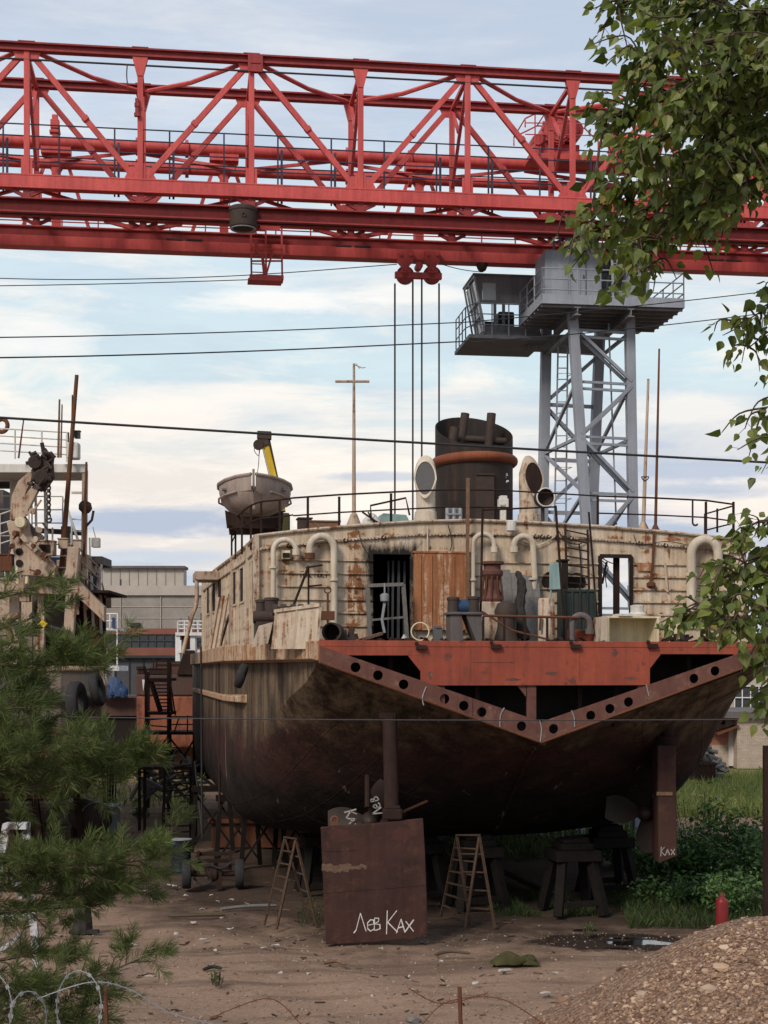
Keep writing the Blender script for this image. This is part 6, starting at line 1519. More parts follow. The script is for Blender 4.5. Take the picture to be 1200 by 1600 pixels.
# wood sticks and planks on the ground
for a, b, r, mt, lb in (((855, 1), (0, 0), 0, '', ''),):
    pass
def stick(x0, y0, x1, y1, r, mt, lb):
    a, b = G(x0, y0) + Vector((0, 0, r)), G(x1, y1) + Vector((0, 0, r)); m_ = (a + b) / 2 + Vector((random.uniform(-.1, .1), random.uniform(-.2, .2), .02))
    tag(MB().tube(catmull([a, m_, b], 4), [r * .8] + [r] * 7 + [r * .6], 6).build('stick', M[mt]), lb, 'stick')
stick(345, 1424, 432, 1418, .05, 'wood_grey', 'long pale stick on the ground under the narrow step ladder')
stick(318, 1518, 346, 1516, .035, 'char', 'short black stick on the bare soil right of the pine tip')
stick(262, 1434, 352, 1432, .04, 'twig', 'thin brown stick lying in front of the trailer chassis')
stick(505, 1508, 540, 1510, .035, 'wood', 'short brown stick below the corner of the broad rudder plate')
stick(680, 1494, 735, 1492, .03, 'twig', 'thin stick below the chalk writing on the rudder plate')
stick(780, 1520, 800, 1518, .03, 'paper', 'pale short stick in front of the olive cloth')
# litter
rnd = random.Random(11)
lit = [(228, 1394), (275, 1387), (290, 1402), (240, 1409), (318, 1423), (362, 1454), (275, 1462), (317, 1471), (209, 1480), (440, 1524), (481, 1525), (335, 1488), (412, 1485), (430, 1480), (852, 1555), (580, 1560), (758, 1472), (593, 1486), (362, 1408), (330, 1402), (268, 1385), (195, 1392), (150, 1398), (640, 1530), (700, 1545), (690, 1505), (868, 1525), (745, 1540), (300, 1445), (345, 1438), (232, 1530), (385, 1560)]
for i, (px, py) in enumerate(lit):
    p = G(px + rnd.uniform(-2, 2), py); s = rnd.uniform(.03, .11) * (1.6 if px in (275, 852, 228) else 1); a = rnd.uniform(0, 3)
    mb = MB(); n = 7; pts = [p + Vector((s * rnd.uniform(.5, 1.1) * math.cos(a + 2 * PI * k / n), s * .7 * rnd.uniform(.5, 1.1) * math.sin(a + 2 * PI * k / n), .02 + rnd.uniform(0, .05))) for k in range(n)]
    mb.prism(pts, (0, 0, .012)); tag(mb.build('litter', M['paper']), 'small pale scrap of litter lying on the brown soil', 'litter', 'scraps of litter on the yard floor')
# overhead lines
def line(name, pts, r, lb, mt='cable', n=14):
    tag(MB().tube(catmull(pts, n), r, 6).build(name, M[mt]), lb, 'cable')
def sagline(x0, y0, x1, y1, Y0, Y1, sag, n=3):
    return [W(x0 + (x1 - x0) * t, y0 + (y1 - y0) * t + sag * 4 * t * (1 - t), Y0 + (Y1 - Y0) * t) for t in [i / n for i in range(n + 1)]]
line('thick_cable', sagline(-900, 594, 2300, 779, 14, 17, 8, 4), .0135, 'thick twisted black cable crossing above the wheelhouse from side to side')
line('overhead_wire', sagline(-150, 529, 735, 503, 30, 38, 5) , .0145, 'upper of the two black wires running to the operator cab')
line('overhead_wire', sagline(-150, 561, 735, 533, 28, 37, 5), .017, 'lower of the two black wires running to the operator cab')
line('overhead_wire', sagline(735, 503, 1350, 437, 38, 45, 3), .015, 'upper wire running from the operator cab to the upper right')
line('overhead_wire', sagline(735, 535, 1350, 468, 37, 44, 6), .015, 'lower wire running from the operator cab past the platform')
line('overhead_wire', sagline(-150, 430, 620, 413, 44, 47, 14), .0145, 'upper thin wire running left from the crane trolley')
line('overhead_wire', sagline(-150, 448, 392, 437, 43, 46, 2), .0145, 'thin wire running left from the red maintenance cage')
line('overhead_wire', sagline(690, 413, 752, 425, 47, 49, 2), .013, 'short thin wire from the trolley to the operator cab', 'rope')
line('yard_wire', sagline(-150, 1116, 1400, 1122, 22, 22, 6, 4), .010, 'thin wire strung straight across in front of the hull', 'rope')
# ================================================================== the second ship, at the left
TY = 44.0
tug = thing('tugboat', 'rusty beige tugboat with grey bridge roof, standing ashore at the left edge', 'ship', (W(20, HOR, TY).x, TY, 0))
def B(mb, name, mt, parent=None, **k): return mb.build(name, M[mt] if isinstance(mt, str) else mt, parent or tug, local=False, **k)
# hull: blunt stern, sides running away from the viewer
hr_ = []
def tsec(Y, x1, zk_, r):
    xL = W(-260, 0, Y).x; z1 = W(0, 1045, TY).z; pts = []
    for i in range(9):
        a = PI / 2 * i / 8; pts.append(Vector((x1 - r + r * math.sin(a), Y, zk_ + r - r * math.cos(a))))
    return [Vector((xL, Y, z1)), Vector((xL, Y, zk_ + 1))] + [Vector((xL + 1.5, Y, zk_))] + pts + [Vector((x1, Y, z1 + .0))]
hX = W(163, 0, TY).x
zh_ = 1.35
def hx(Y): return W(161, 0, Y).x
rs = [tsec(TY, hX - 1.3, 3.0, .9), tsec(TY + .6, hX - .5, 2.5, 1.1), tsec(TY + 1.6, hx(TY + 1.6), 1.9, 1.3), tsec(TY + 4, hx(TY + 4), 1.5, 1.5), tsec(TY + 16, hx(TY + 16), 1.4, 1.5), tsec(TY + 26, hx(TY + 26) - 2, 1.5, 1.5)]
hb = MB().rings(rs, True, True, close=True)
def tug_hull():
    t = NT('tug hull paint').worldco(); z = t.math('DIVIDE', t.math('ADD', t.xyz()[2], t.math('MULTIPLY', t.math('SUBTRACT', t.noise(.9, 6, .7), .5), .5)), 8.)
    st = t.noise(2.2, 7, .7, t.mapping((1, 1, .12)))
    g = t.mix(t.ramp(st, [(.4, 0.), (.68, 1.)]), (.13, .12, .115), (.20, .15, .12)); r = t.mix(t.ramp(st, [(.4, 0.), (.65, 1.)]), (.095, .045, .038), (.14, .08, .06))
    c = t.mix(t.ramp(z, [(.50, 0.), (.53, 1.)]), r, g); c = t.mix(t.ramp(z, [(.2, 0.), (.34, 1.)]), (.02, .016, .015), c)
    c = t.mix(.5, c, t.ramp(t.noise(12, 6, .7), [(.25, .4), (.75, 1.2)]), 'MULTIPLY'); t.color(c); t.rough(.8); t.bump(st, .3, .03); return t.mat
M['tughull'] = tug_hull()
B(hb, 'hull', 'tughull', smooth=35)
zq = W(0, 1092, TY).z
B(MB().tube([Vector((W(-200, 0, TY).x, TY - .1, zq)), Vector((hX - 1.3, TY - .1, zq)), Vector((hX - .45, TY + .5, zq)), Vector((hx(TY + 1.6), TY + 1.6, zq)), Vector((hx(TY + 6), TY + 6, zq)), Vector((hx(TY + 14), TY + 14, zq))], .17, 8), 'rubbing_strake', 'grey_hull', smooth=50)
zg = W(0, 1045, TY).z
B(MB().tube([Vector((W(-200, 0, TY).x, TY, zg)), Vector((hX - 1.3, TY, zg)), Vector((hX - .5, TY + .6, zg)), Vector((hx(TY + 1.6), TY + 1.6, zg)), Vector((hx(TY + 14), TY + 14, zg))], .09, 8), 'gunwale', 'beige', smooth=50)
# bulwark ribs
for px in (128, 143, 158): a = W(px, 1050, TY + 1); B(MB().bar(Vector((a.x, a.y, zg + .05)), Vector((a.x + .15, a.y, zq + .1)), .12, .2), 'bulwark_rib', 'beige')
# aft gallows / upper working deck
def poly(mb, pts, Y, d): return mb.prism([W(x, y, Y) for x, y in pts], (0, d, 0))
mb = MB(); poly(mb, [(15, 902), (120, 905), (163, 948), (163, 972), (118, 930), (12, 925)], TY, .35); poly(mb, [(-80, 902), (15, 902), (12, 925), (-80, 925)], TY, .35)
gw = B(mb, 'gallows_beam', 'beige', bevel=.02)
mb = MB().bar(W(112, 925, TY - .1), W(107, 1010, TY - .1), .30, .25); B(mb, 'gallows_post', 'beige', bevel=.02)
mb = MB().bar(W(112, 905, TY - .1), W(116, 855, TY - .1), .34, .25).bar(W(98, 912, TY), W(112, 880, TY), .12, .15); B(mb, 'gallows_post', 'beige', bevel=.02)
# dark cave under the working deck
mb = MB(); poly(mb, [(60, 925), (165, 925), (165, 1046), (60, 1046)], TY + 3.5, .1); poly(mb, [(55, 922), (170, 922), (170, 926), (55, 926)], TY + .36, 3.1); B(mb, 'aft_bulkhead', 'rust_dark')
c = W(86, 965, TY + 3.45); B(MB().torus(c, .75, .10, 28, 8, (0, 1, 0)).lathe(c, [(.0, 0), (.72, 0)], 24, (0, 1, 0), False, False), 'round_hatch', 'void')
mb = MB().bar(W(65, 925, TY + .5), W(65, 1046, TY + .5), .2, .2).bar(W(24, 925, TY + 1), W(24, 1046, TY + 1), .3, .3); B(mb, 'pillar', 'white_rust')
B(MB().span(W(-80, 1046, TY + 2), W(50, 930, TY + 2) + Vector((0, .2, 0))), 'house_front', 'white_rust')
# main deckhouse behind
B(MB().span(W(-80, 1046, TY + 6), W(92, 895, TY + 6) + Vector((0, 5, 0))), 'deckhouse', 'white_rust', bevel=.03)
B(MB().span(W(62, 905, TY + 5.9), W(132, 870, TY + 5.9) + Vector((0, 3, 0))), 'upper_house', 'blue', bevel=.03)
mb = MB(); mb.bar(W(95, 880, TY + 2), W(140, 880, TY + 4), .3, .2); B(mb.span(W(98, 893, TY + 1.8), W(137, 866, TY + 1.8) + Vector((0, 1.5, 0))), 'wing_platform', 'beige', bevel=.02)
B(MB().span(W(128, 882, TY + 2.5), W(160, 869, TY + 2.5) + Vector((0, 1.6, 0))), 'side_platform', 'grey_hull', bevel=.02)
mb = MB().bar(W(159, 882, TY + 2.5), W(152, 918, TY + 2.5), .06, .06).bar(W(152, 918, TY + 2.5), W(163, 960, TY + 2.5), .06, .06).bar(W(140, 840, TY + 2.4), W(141, 900, TY + 2.4), .05, .05); B(mb, 'platform_strut', 'white')
# bridge roof slab on its column
zr0, zr1 = W(0, 727, TY + 1).z, W(0, 738, TY + 1).z; mb = MB().prism([Vector((W(-120, 0, TY + 1).x, TY + 1, zr1)), Vector((W(133, 0, TY + 1).x, TY + 1, zr1)), Vector((W(131, 0, TY + 3).x, TY + 3, zr1)), Vector((W(-120, 0, TY + 3).x, TY + 3, zr1))], (0, 0, zr0 - zr1)); mb.prism([Vector((W(-120, 0, TY + .9).x, TY + .9, zr1 - .02)), Vector((W(134, 0, TY + .9).x, TY + .9, zr1 - .02)), Vector((W(134, 0, TY + .9).x, TY + .99, zr1 - .02)), Vector((W(-120, 0, TY + .9).x, TY + .99, zr1 - .02))], (0, 0, zr0 - zr1 + .05)); B(mb, 'bridge_roof', 'white', bevel=.02)
B(MB().span(W(15, 905, TY + 3), W(33, 728, TY + 3) + Vector((0, .5, 0))), 'roof_column', 'white', bevel=.03)
mb = MB().span(W(-100, 752, TY + 4), W(16, 733, TY + 4) + Vector((0, 2, 0))).span(W(-100, 905, TY + 4), W(5, 765, TY + 4) + Vector((0, 2, 0))); B(mb, 'bridge_house', 'grey_hull')
mb = MB().bar(W(133, 735, TY + 1), W(131, 905, TY + 1), .16, .14).bar(W(135, 725, TY + .9), W(134, 870, TY + .9), .07, .07); B(mb, 'roof_post', 'beige')
def rl(pts, h, n, step, Y, name='railing', mt='white'):
    mb = MB(); P = [W(x, y, Y + (k if isinstance(k, (int, float)) else 0)) for x, y, k in pts]
    railing(mb, P, h, n, .022, step); return B(mb, name, mt)
rl([(-60, 712, 1), (107, 722, 1), (104, 722, 5)], .9, 4, .8, TY)
rl([(0, 865, 1.0), (45, 850, 1.0)], 1.2, 4, .8, TY); 
rl([(112, 866, 1.8), (134, 868, 1.8)], 1.1, 3, .5, TY); rl([(38, 905, .2), (118, 905, .2), (155, 940, 1.5)], 1.05, 3, .7, TY, 'railing', 'beige')
rl([(50, 838, 4.), (98, 838, 4.)], 1.3, 3, .5, TY); rl([(-60, 858, 3), (24, 858, 3)], 1.7, 4, .9, TY)
mb = MB().bar(W(40, 828, TY + 4.3), W(132, 833, TY + 4.3), .2, .16); B(mb, 'black_boom', 'pipe_black')
B(MB().span(W(95, 872, TY + 3.5), W(110, 822, TY + 3.5) + Vector((0, .4, 0))), 'locker', 'grey_dark', bevel=.02)
# tall poles
for x0, y0, x1, y1, r, mt in ((95, 905, 120, 586, .085, 'rust'), (91, 715, 93, 624, .04, 'wood'), (95, 715, 97, 632, .03, 'wood'), (112, 700, 113, 617, .03, 'rust'), (29, 716, 37, 655, .03, 'rust'), (131, 870, 135, 722, .05, 'rust')):
    B(MB().tube([W(x0, y0, TY + .6), W(x1, y1, TY + .6)], [r, r * .7], 8), 'pole', mt, smooth=50)
# white raft canisters and lamps
c = W(115, 705, TY + .8); B(MB().box(c, (.36, .4, .5)).box(c + Vector((-.08, 0, .34)), (.12, .1, .2)), 'raft_box', 'white', bevel=.06)
c = W(121, 680, TY + .8); B(MB().box(c, (.16, .16, .2)).box(c + Vector((0, 0, .12)), (.2, .2, .03)), 'roof_lamp', 'grey_dark')
c = W(150, 848, TY + 2.6); B(MB().box(c, (.24, .3, .3)).tube([c + Vector((0, 0, .1)), c + Vector((-.1, 0, .5))], .02, 5), 'side_lamp', 'white', bevel=.04)
c = W(141, 798, TY + .8); B(MB().lathe(c, [(.10, 0), (.2, .12), (.18, .3), (.08, .38)], 14, (-.8, 0, .6)).tube([c + Vector((.1, 0, 0)), c + Vector((.05, 0, -.28)), c + Vector((-.15, 0, -.5))], .04, 6), 'black_lamp', 'pipe_black', smooth=40)
c = W(72, 858, TY - .1); B(MB().box(c, (.55, .4, .42)).box(c + Vector((0, 0, .23)), (.6, .46, .05)), 'floodlight', 'beige', bevel=.03)
B(MB().box(c + Vector((0, -.22, 0)), (.34, .03, .24)), 'floodlight_glass', 'void')
c = W(3, 665, TY + 2); B(MB().torus(c, .2, .07, 20, 8, (0.3, 1, 0)), 'red_reel', 'rust')
# bent beige davit
da = B(MB().prism([W(x, y, TY - .3) for x, y in ((15, 812), (18, 775), (28, 752), (45, 737), (52, 743), (40, 770), (26, 812))], (0, .35, 0)), 'davit_arm', 'beige', bevel=.02)
B(MB().prism([W(x, y, TY - .5) for x, y in ((26, 812), (34, 778), (52, 758), (60, 765), (45, 795), (40, 805))], (0, .2, 0)), 'davit_arm', 'beige', bevel=.02)
B(MB().prism([W(x, y, TY - .1) for x, y in ((38, 805), (48, 820), (68, 838), (60, 870), (48, 868), (30, 840))], (0, .15, 0)), 'davit_web', 'grey_hull')
B(MB().prism([W(x, y, TY - .4) for x, y in ((10, 815), (42, 812), (46, 832), (56, 850), (88, 885), (84, 902), (30, 898), (20, 860))], (0, .3, 0)).bar(W(35, 838, TY - .5), W(58, 862, TY - .5), .25, .15), 'davit_foot', 'beige', bevel=.02)
B(MB().lathe(W(31, 816, TY - .72), [(.15, 0), (.17, .03), (.17, .18)], 16, (0, 1, 0)), 'davit_wheel', 'cream', smooth=40)
mb = MB().prism([W(x, y, TY - .6) for x, y in ((48, 735), (62, 712), (80, 720), (82, 745), (66, 768), (52, 752))], (0, .35, 0)).cyl(W(54, 722, TY - .75), W(54, 722, TY - .2), .2, 12).prism([W(x, y, TY - .7) for x, y in ((64, 712), (69, 698), (75, 708), (73, 718))], (0, .3, 0)).prism([W(x, y, TY - .6) for x, y in ((76, 712), (79, 704), (83, 710), (80, 735), (74, 740))], (0, .25, 0)).cyl(W(64, 745, TY - .75), W(64, 745, TY - .2), .22, 14).bar(W(60, 762, TY - .5), W(78, 740, TY - .5), .25, .2)
B(mb, 'davit_head', 'pipe_black', bevel=.02)
mb = MB()
for i in range(15):
    c = W(76 + (i % 2) * 1.0, 745 + i * 4.4, TY - .65); mb.torus(c, .055, .02, 10, 6, (1, 0, 0) if i % 2 else (0, 1, 0), sy=1.5)
c = W(76, 812, TY - .65); mb.tube(arc(c, (1, 0, 0), (0, 0, 1), .08, -200, 40, 8), .03, 6)
B(mb, 'chain', 'pipe_black')
mb = MB(); rq = random.Random(8)
for i in range(26):
    p = W(rq.uniform(50, 80), rq.uniform(706, 760), TY - .65 + rq.uniform(-.1, .2)); mb.tube([p, p + Vector((rq.uniform(-.28, .28), rq.uniform(-.1, .1), rq.uniform(-.3, .3)))], rq.uniform(.03, .07), 6)
B(mb, 'sling_chain', 'pipe_black')
for i in range(12):
    c = W(rq.uniform(12, 70), rq.uniform(790, 895), TY - .55); B(MB().cyl(c, c + Vector((rq.uniform(-.1, .1), -.12, 0)), rq.uniform(.04, .1), 10).bar(c, c + Vector((rq.uniform(-.3, .3), 0, rq.uniform(-.4, .4))), .05, .05), 'davit_fitting', 'beige' if i % 2 else 'rust')
for i in range(22):
    x = rq.uniform(0, 132); y = rq.uniform(815, 880); d = rq.uniform(1.2, 4); B(MB().bar(W(x, y, TY + d), W(x + rq.choice((0, 0, 22)) * rq.uniform(-1, 1), y + rq.uniform(10, 34), TY + d), .05, .05), 'guard_pipe', rq.choice(('beige', 'white', 'white', 'rust')))
for x0, y0, x1, y1, d in ((100, 780, 128, 862, 1.6), (112, 770, 134, 770, 1.4), (55, 742, 58, 900, 3.2), (70, 742, 72, 900, 3.2), (118, 900, 122, 960, .6), (130, 905, 134, 975, 1.2), (143, 900, 146, 985, 1.6), (156, 905, 158, 990, 1.8), (118, 925, 158, 962, 1.2), (118, 912, 158, 945, 1.2)): B(MB().bar(W(x0, y0, TY + d), W(x1, y1, TY + d), .07, .07), 'guard_pipe', 'white' if d > 1.3 else 'beige')
for x, y, w_, h_ in ((8, 880, .5, .5), (40, 930, .3, .4), (100, 850, .3, .3), (122, 852, .25, .3)): c = W(x, y, TY + .3); B(MB().box(c, (w_, .3, h_)).box(c + Vector((0, -.02, h_ / 2)), (w_ + .05, .34, .04)), 'deck_box', 'rust' if x == 8 else 'beige', bevel=.02)
# brackets, beam with round cutouts
for x, y in ((30, 862), (30, 880)): B(MB().lathe(W(x, y, TY - .43), [(0, 0), (.11, 0)], 14, (0, 1, 0), False, False), 'lightening_hole', 'void')
mb = MB().tube(catmull([W(28, 912, TY - .3), W(28, 890, TY - .3), W(36, 886, TY - .3), W(42, 895, TY - .3), W(42, 912, TY - .3)], 5), .06, 8); B(mb, 'bent_pipe', 'cream', smooth=50)
# boxes and rust-brown winch further aft
B(MB().span(W(142, 948, TY + 4), W(165, 928, TY + 4) + Vector((0, 1, 0))), 'deck_box', 'rust')
B(MB().span(W(128, 1008, TY + 1.5), W(162, 992, TY + 1.5) + Vector((0, .6, 0))).prism([W(x, y, TY + 1.4) for x, y in ((124, 994), (140, 978), (150, 980), (150, 994))], (0, .4, 0)), 'aft_winch', 'rust')
B(MB().bar(W(152, 995, TY + 2), W(150, 955, TY + 2), .28, .2).bar(W(138, 1000, TY + 2), W(139, 975, TY + 2), .12, .12), 'winch_post', 'rust')
for i in range(14):
    x = random.uniform(120, 160); y = random.uniform(880, 945); B(MB().bar(W(x, y, TY + 2.2), W(x + random.uniform(-8, 8), y + random.uniform(8, 30), TY + 2.2), .05, .05), 'pipe', 'beige')
mb = MB()
for px, py in ((138, 918), (144, 912), (150, 916)): mb.lathe(W(px, py + 12, TY + 5), [(.16, 0), (.16, .5), (.08, .62), (.08, .75)], 10)
B(mb.span(W(132, 945, TY + 4.9), W(158, 930, TY + 4.9) + Vector((0, .6, 0))), 'engine_vent', 'grey_dark')
# yellow and black hoses at the gallows
B(MB().tube(catmull([W(18, 1000, TY - .3), W(12, 978, TY - .3), W(18, 968, TY - .3), W(30, 960, TY - .3)], 5), .10, 8), 'hazard_bar', 'wood')
B(MB().bar(W(22, 972, TY - .4), W(36, 1004, TY - .4), .22, .15).bar(W(48, 960, TY - .4), W(64, 972, TY - .4), .22, .15), 'hazard_bar', 'cable')
B(MB().bar(W(62, 970, TY - .4), W(72, 978, TY - .4), .22, .15), 'hazard_bar', 'yellow')
B(MB().tube([W(30, 980, TY - .3), W(52, 982, TY - .3), W(72, 978, TY - .3), W(110, 988, TY - .3)], .06, 6).tube([W(0, 993, TY - .3), W(60, 993, TY - .3)], .03, 6).tube([W(0, 1004, TY - .3), W(40, 1004, TY - .3)], .03, 6), 'hose', 'cable')
# tyres on the tug's side
tyre('tyre_fender', W(120, 1098, TY - .45), .47, .17, (.99, -.1, .06), 'larger black tyre fender hanging on the stern of the beige tugboat', sq=1.0)
tyre('tyre_fender', W(152, 1077, TY + .3), .38, .13, (.99, -.06, .2), 'smaller black tyre fender at the corner of the beige tugboat', sq=1.0)
# props and things under the tug
for px, py, lb in ((40, 1330, 'dark prop under the tugboat, beside the pine branches'), (105, 1320, 'dark prop under the tugboat, next to the black tank')):
    p = G(px, py); t = thing('hull_prop', lb, 'prop', p, 0, 'props under the tugboat')
    MB().bar((-.5, 0, 0), (-.3, 0, 1.7), .2, .2).bar((.5, 0, 0), (.3, 0, 1.7), .2, .2).build('leg', M['rust_dark'], t); MB().span((-.6, -.3, 1.7), (.6, .3, 2.0)).build('cap', M['wood'], t)
# black tank and ribbed grey container
TYk = 50.0
p = W(140, 1050 + H * F / TYk, TYk)
tk = thing('fuel_tank', 'black horizontal fuel tank with a pale end lying beside the tugboat', 'tank', (p.x, TYk, 0), R(-62))
MB().lathe((-1.2, 0, .78), [(.1, 0), (.42, .06), (.55, .2), (.55, 2.0), (.42, 2.14), (.1, 2.2)], 24, (1, 0, 0)).build('tank_body', M['pipe_black'], tk, smooth=40)
for x_ in (.75, -.75): MB().torus((x_, 0, .78), .555, .025, 26, 6, (1, 0, 0)).build('tank_band', M['galv'], tk)
MB().span((-.9, -.4, 0), (-.6, .4, .4)).span((.5, -.4, 0), (.8, .4, .4)).build('tank_saddle', M['rust_dark'], tk)
a = W(138, 1320, 52); mb = MB(); x0_, x1_ = W(132, 0, 52).x, W(178, 0, 52).x; zt2 = W(0, 1262, 52).z
cn = thing('ribbed_container', 'grey ribbed steel bin standing behind the black fuel tank', 'bin', ((x0_ + x1_) / 2, 52, 0))
mb.span((x0_, 52, 0), (x1_, 53.2, zt2)); n_ = 8
for i in range(n_): x = x0_ + (x1_ - x0_) * (i + .5) / n_; mb.span((x - .04, 51.93, .05), (x + .04, 52, zt2 - .03))
mb.span((x0_ - .03, 51.92, zt2), (x1_ + .03, 53.25, zt2 + .05))
mb.build('bin_body', M['grey'], cn, local=False); mb = MB()
for px in (146, 153, 160, 167): c = W(px, 1258, 52.2); mb.tube(arc(Vector((c.x, 52.2, zt2)), (1, 0, 0), (0, 0, 1), .09, 0, 180, 8), .02, 6)
mb.build('lifting_loop', M['galv'], cn, local=False)
# flaking white trestle near the pine
WY = 26.0
tr = thing('white_trestle', 'white steel trestle with flaking paint, half hidden by the pine', 'trestle', (W(50, 0, WY).x, WY, 0))
def flaky():
    t = NT('flaking white paint').worldco(); n = t.noise(5, 6, .7); t.color(t.mix(t.ramp(n, [(.45, 0.), (.52, 1.)]), (.06, .05, .045), (.42, .42, .44))); t.rough(.8); return t.mat
M['flaky'] = flaky()
l1 = W(62, 1050 + H * F / WY, WY); l1.z = 0
MB().bar(l1, W(40, 1290, WY), .13, .1).build('leg', M['flaky'], tr, local=False)
l2 = W(-30, 1050 + H * F / WY, WY); l2.z = 0
MB().bar(l2, W(10, 1290, WY), .13, .1).build('leg', M['flaky'], tr, local=False)
MB().bar(W(8, 1338, WY), W(36, 1405, WY), .11, .09).bar(W(-5, 1435, WY), W(55, 1430, WY), .11, .09).bar(W(-10, 1495, WY), W(30, 1462, WY), .11, .09).bar(W(10, 1350, WY), W(48, 1348, WY), .09, .08).build('brace', M['flaky'], tr, local=False)
MB().bar(W(8, 1290, WY), W(44, 1290, WY), .35, .1).build('top_beam', M['flaky'], tr, local=False)
# ================================================================== far buildings and ships
def concrete():
    t = NT('stained concrete panels').worldco(); a = t.noise(.35, 6, .65); b = t.noise(3, 7, .7)
    st = t.noise(.9, 6, .7, t.mapping((1, 1, .15)))
    c = t.mix(t.ramp(a, [(.35, 0.), (.65, 1.)]), (.20, .185, .17), (.265, .245, .225)); c = t.mix(t.ramp(st, [(.5, 0.), (.75, .6)]), c, (.34, .32, .30)); c = t.mix(.4, c, t.ramp(b, [(.3, .6), (.7, 1.2)]), 'MULTIPLY')
    t.color(c); t.rough(.9); return t.mat
M['concrete'] = concrete()
M['conc_pale'] = plain('pale concrete cladding', (.40, .36, .32), (.32, .29, .26), .9, 1.2)
def bricks(name, c1, c2, mortar, sc=1.0):
    t = NT(name); b = t.n.new('ShaderNodeTexBrick'); b.inputs['Scale'].default_value = sc
    b.inputs['Color1'].default_value = c1 + (1,); b.inputs['Color2'].default_value = c2 + (1,); b.inputs['Mortar'].default_value = mortar + (1,)
    b.inputs['Mortar Size'].default_value = .012; b.inputs['Brick Width'].default_value = .26; b.inputs['Row Height'].default_value = .085
    m = t.mapping((1, 1, 1), (R(90), 0, 0)); t.link(m, b.inputs['Vector'])
    c = t.mix(.5, b.outputs['Color'], t.ramp(t.noise(2.5, 6, .7), [(.3, .55), (.7, 1.15)]), 'MULTIPLY'); t.color(c); t.rough(.9); return t.mat
M['brick_red'] = bricks('orange red brick', (.36, .115, .06), (.30, .09, .05), (.3, .22, .17))
M['brick_white'] = bricks('pale silicate brick', (.42, .36, .29), (.36, .30, .24), (.27, .22, .18))
BY = 128.0
def bx(px0, py0, px1, py1, Y, d): 
    a = W(px0, py1, Y); b = W(px1, py0, Y); return (a, Vector((b.x, Y + d, b.z)))
fac = thing('concrete_workshop', 'large grey concrete workshop building far behind the ships', 'building', (W(300, 0, BY).x, BY, 0))
a, b = bx(60, 918, 620, 1040, BY, 40); a.z = 0
MB().span(a, b).build('wall', M['concrete'], fac, local=False)
a, b = bx(60, 915, 620, 930, BY - .25, .5); MB().span(a, b).build('parapet', M['conc_pale'], fac, local=False)
a, b = bx(159, 887, 287, 918, BY + 6, 2); MB().span(a, b).build('penthouse', M['conc_pale'], fac, local=False)
for i in range(10):
    x = 159 + 128 * i / 9; a, b = bx(x - .4, 889, x + .4, 918, BY + 5.94, .1); MB().span(a, b).build('penthouse_rib', M['concrete'], fac, local=False)
a, b = bx(158, 884, 288.5, 888, BY + 5.6, 2.5); MB().span(a, b).build('penthouse_roof', M['grey_hull'], fac, local=False)
for x in (188, 251, 315): a, b = bx(x - .5, 930, x + .5, 982, BY - .12, .15); MB().span(a, b).build('panel_joint', M['conc_pale'], fac, local=False)
for y in (948, 966): a, b = bx(60, y - .5, 620, y + .5, BY - .06, .07); MB().span(a, b).build('panel_joint', M['conc_pale'], fac, local=False)
for y0, y1 in ((982, 991), (1012, 1024)): a, b = bx(150, y0, 560, y1, BY - .35, .5); MB().span(a, b).build('brick_band', M['brick_band'] if 'brick_band' in M else M['rust_orange'], fac, local=False)
a, b = bx(150, 991, 560, 1012, BY - .2, .3); win = MB().span(a, b).build('window_band', M['glass'], fac, local=False)
mb = MB()
for x in range(152, 400, 13): a, b = bx(x - .5, 991, x + .5, 1012, BY - .33, .1); mb.span(a, b)
a, b = bx(150, 1000.5, 560, 1001.5, BY - .325, .09); mb.span(a, b); mb.build('window_bars', M['grey_dark'], win, local=False)
a, b = bx(150, 1027, 560, 1118, BY - .5, .5); a.z = 0; gate = MB().span(a, b).build('dark_gate', M['grey_dark'], fac, local=False)
mb = MB(); a, b = bx(150, 1024, 560, 1028, BY - 1.0, 1.0); mb.span(a, b)
for x in range(158, 420, 22): a, b = bx(x - .4, 1028, x + .4, 1110, BY - .62, .1); mb.span(a, b)
mb.build('gate_rail', M['cable'], gate, local=False)
a, b = bx(202, 973, 218, 979, BY - .4, .4); MB().span(a, b).build('wall_box', M['cable'], fac, local=False)
for x in (188, 327): a, b = bx(x - 1.0, 905, x + 1.0, 918, BY + 2, .3); MB().span(a, b).build('roof_vent', M['grey_dark'], fac, local=False)
# white boat to the right, only its upper works show
def whiteship(Y, pts_boxes, lbl, hullpts=None, mt='white'):
    t = thing('white_boat', lbl, 'boat', (W(pts_boxes[0][0], 0, Y).x, Y, 0))
    return t
M['cleanwhite'] = weathered('clean white boat paint', (.66, .66, .66), (.58, .58, .58), .05, .5, .6)
wy = 96.0
wb = thing('white_boat', 'white boat with railed bridge far behind, right beside the big rusty hull', 'boat', (W(300, 0, wy).x, wy, 0))
a, b = bx(274, 989, 330, 1075, wy, 6); mb = MB().span(*bx(274, 988, 330, 993, wy - .4, 6)).span(*bx(274, 993, 281, 1034, wy - .3, .8)).span(*bx(297, 993, 305, 1032, wy - .2, .8)).span(*bx(281, 1015, 330, 1034, wy, .5)).span(*bx(281, 1034, 340, 1050, wy - .5, 10)).span(*bx(278, 1000, 283, 1020, wy - .6, .6)); mb.build('deckhouse', M['cleanwhite'], wb, local=False)
MB().span(*bx(279, 993, 298, 1010, wy + .5, .3)).build('red_panel', M['crane_edge'], wb, local=False); MB().span(*bx(281, 1008, 297, 1015, wy + .6, .3)).build('window', M['glass'], wb, local=False)
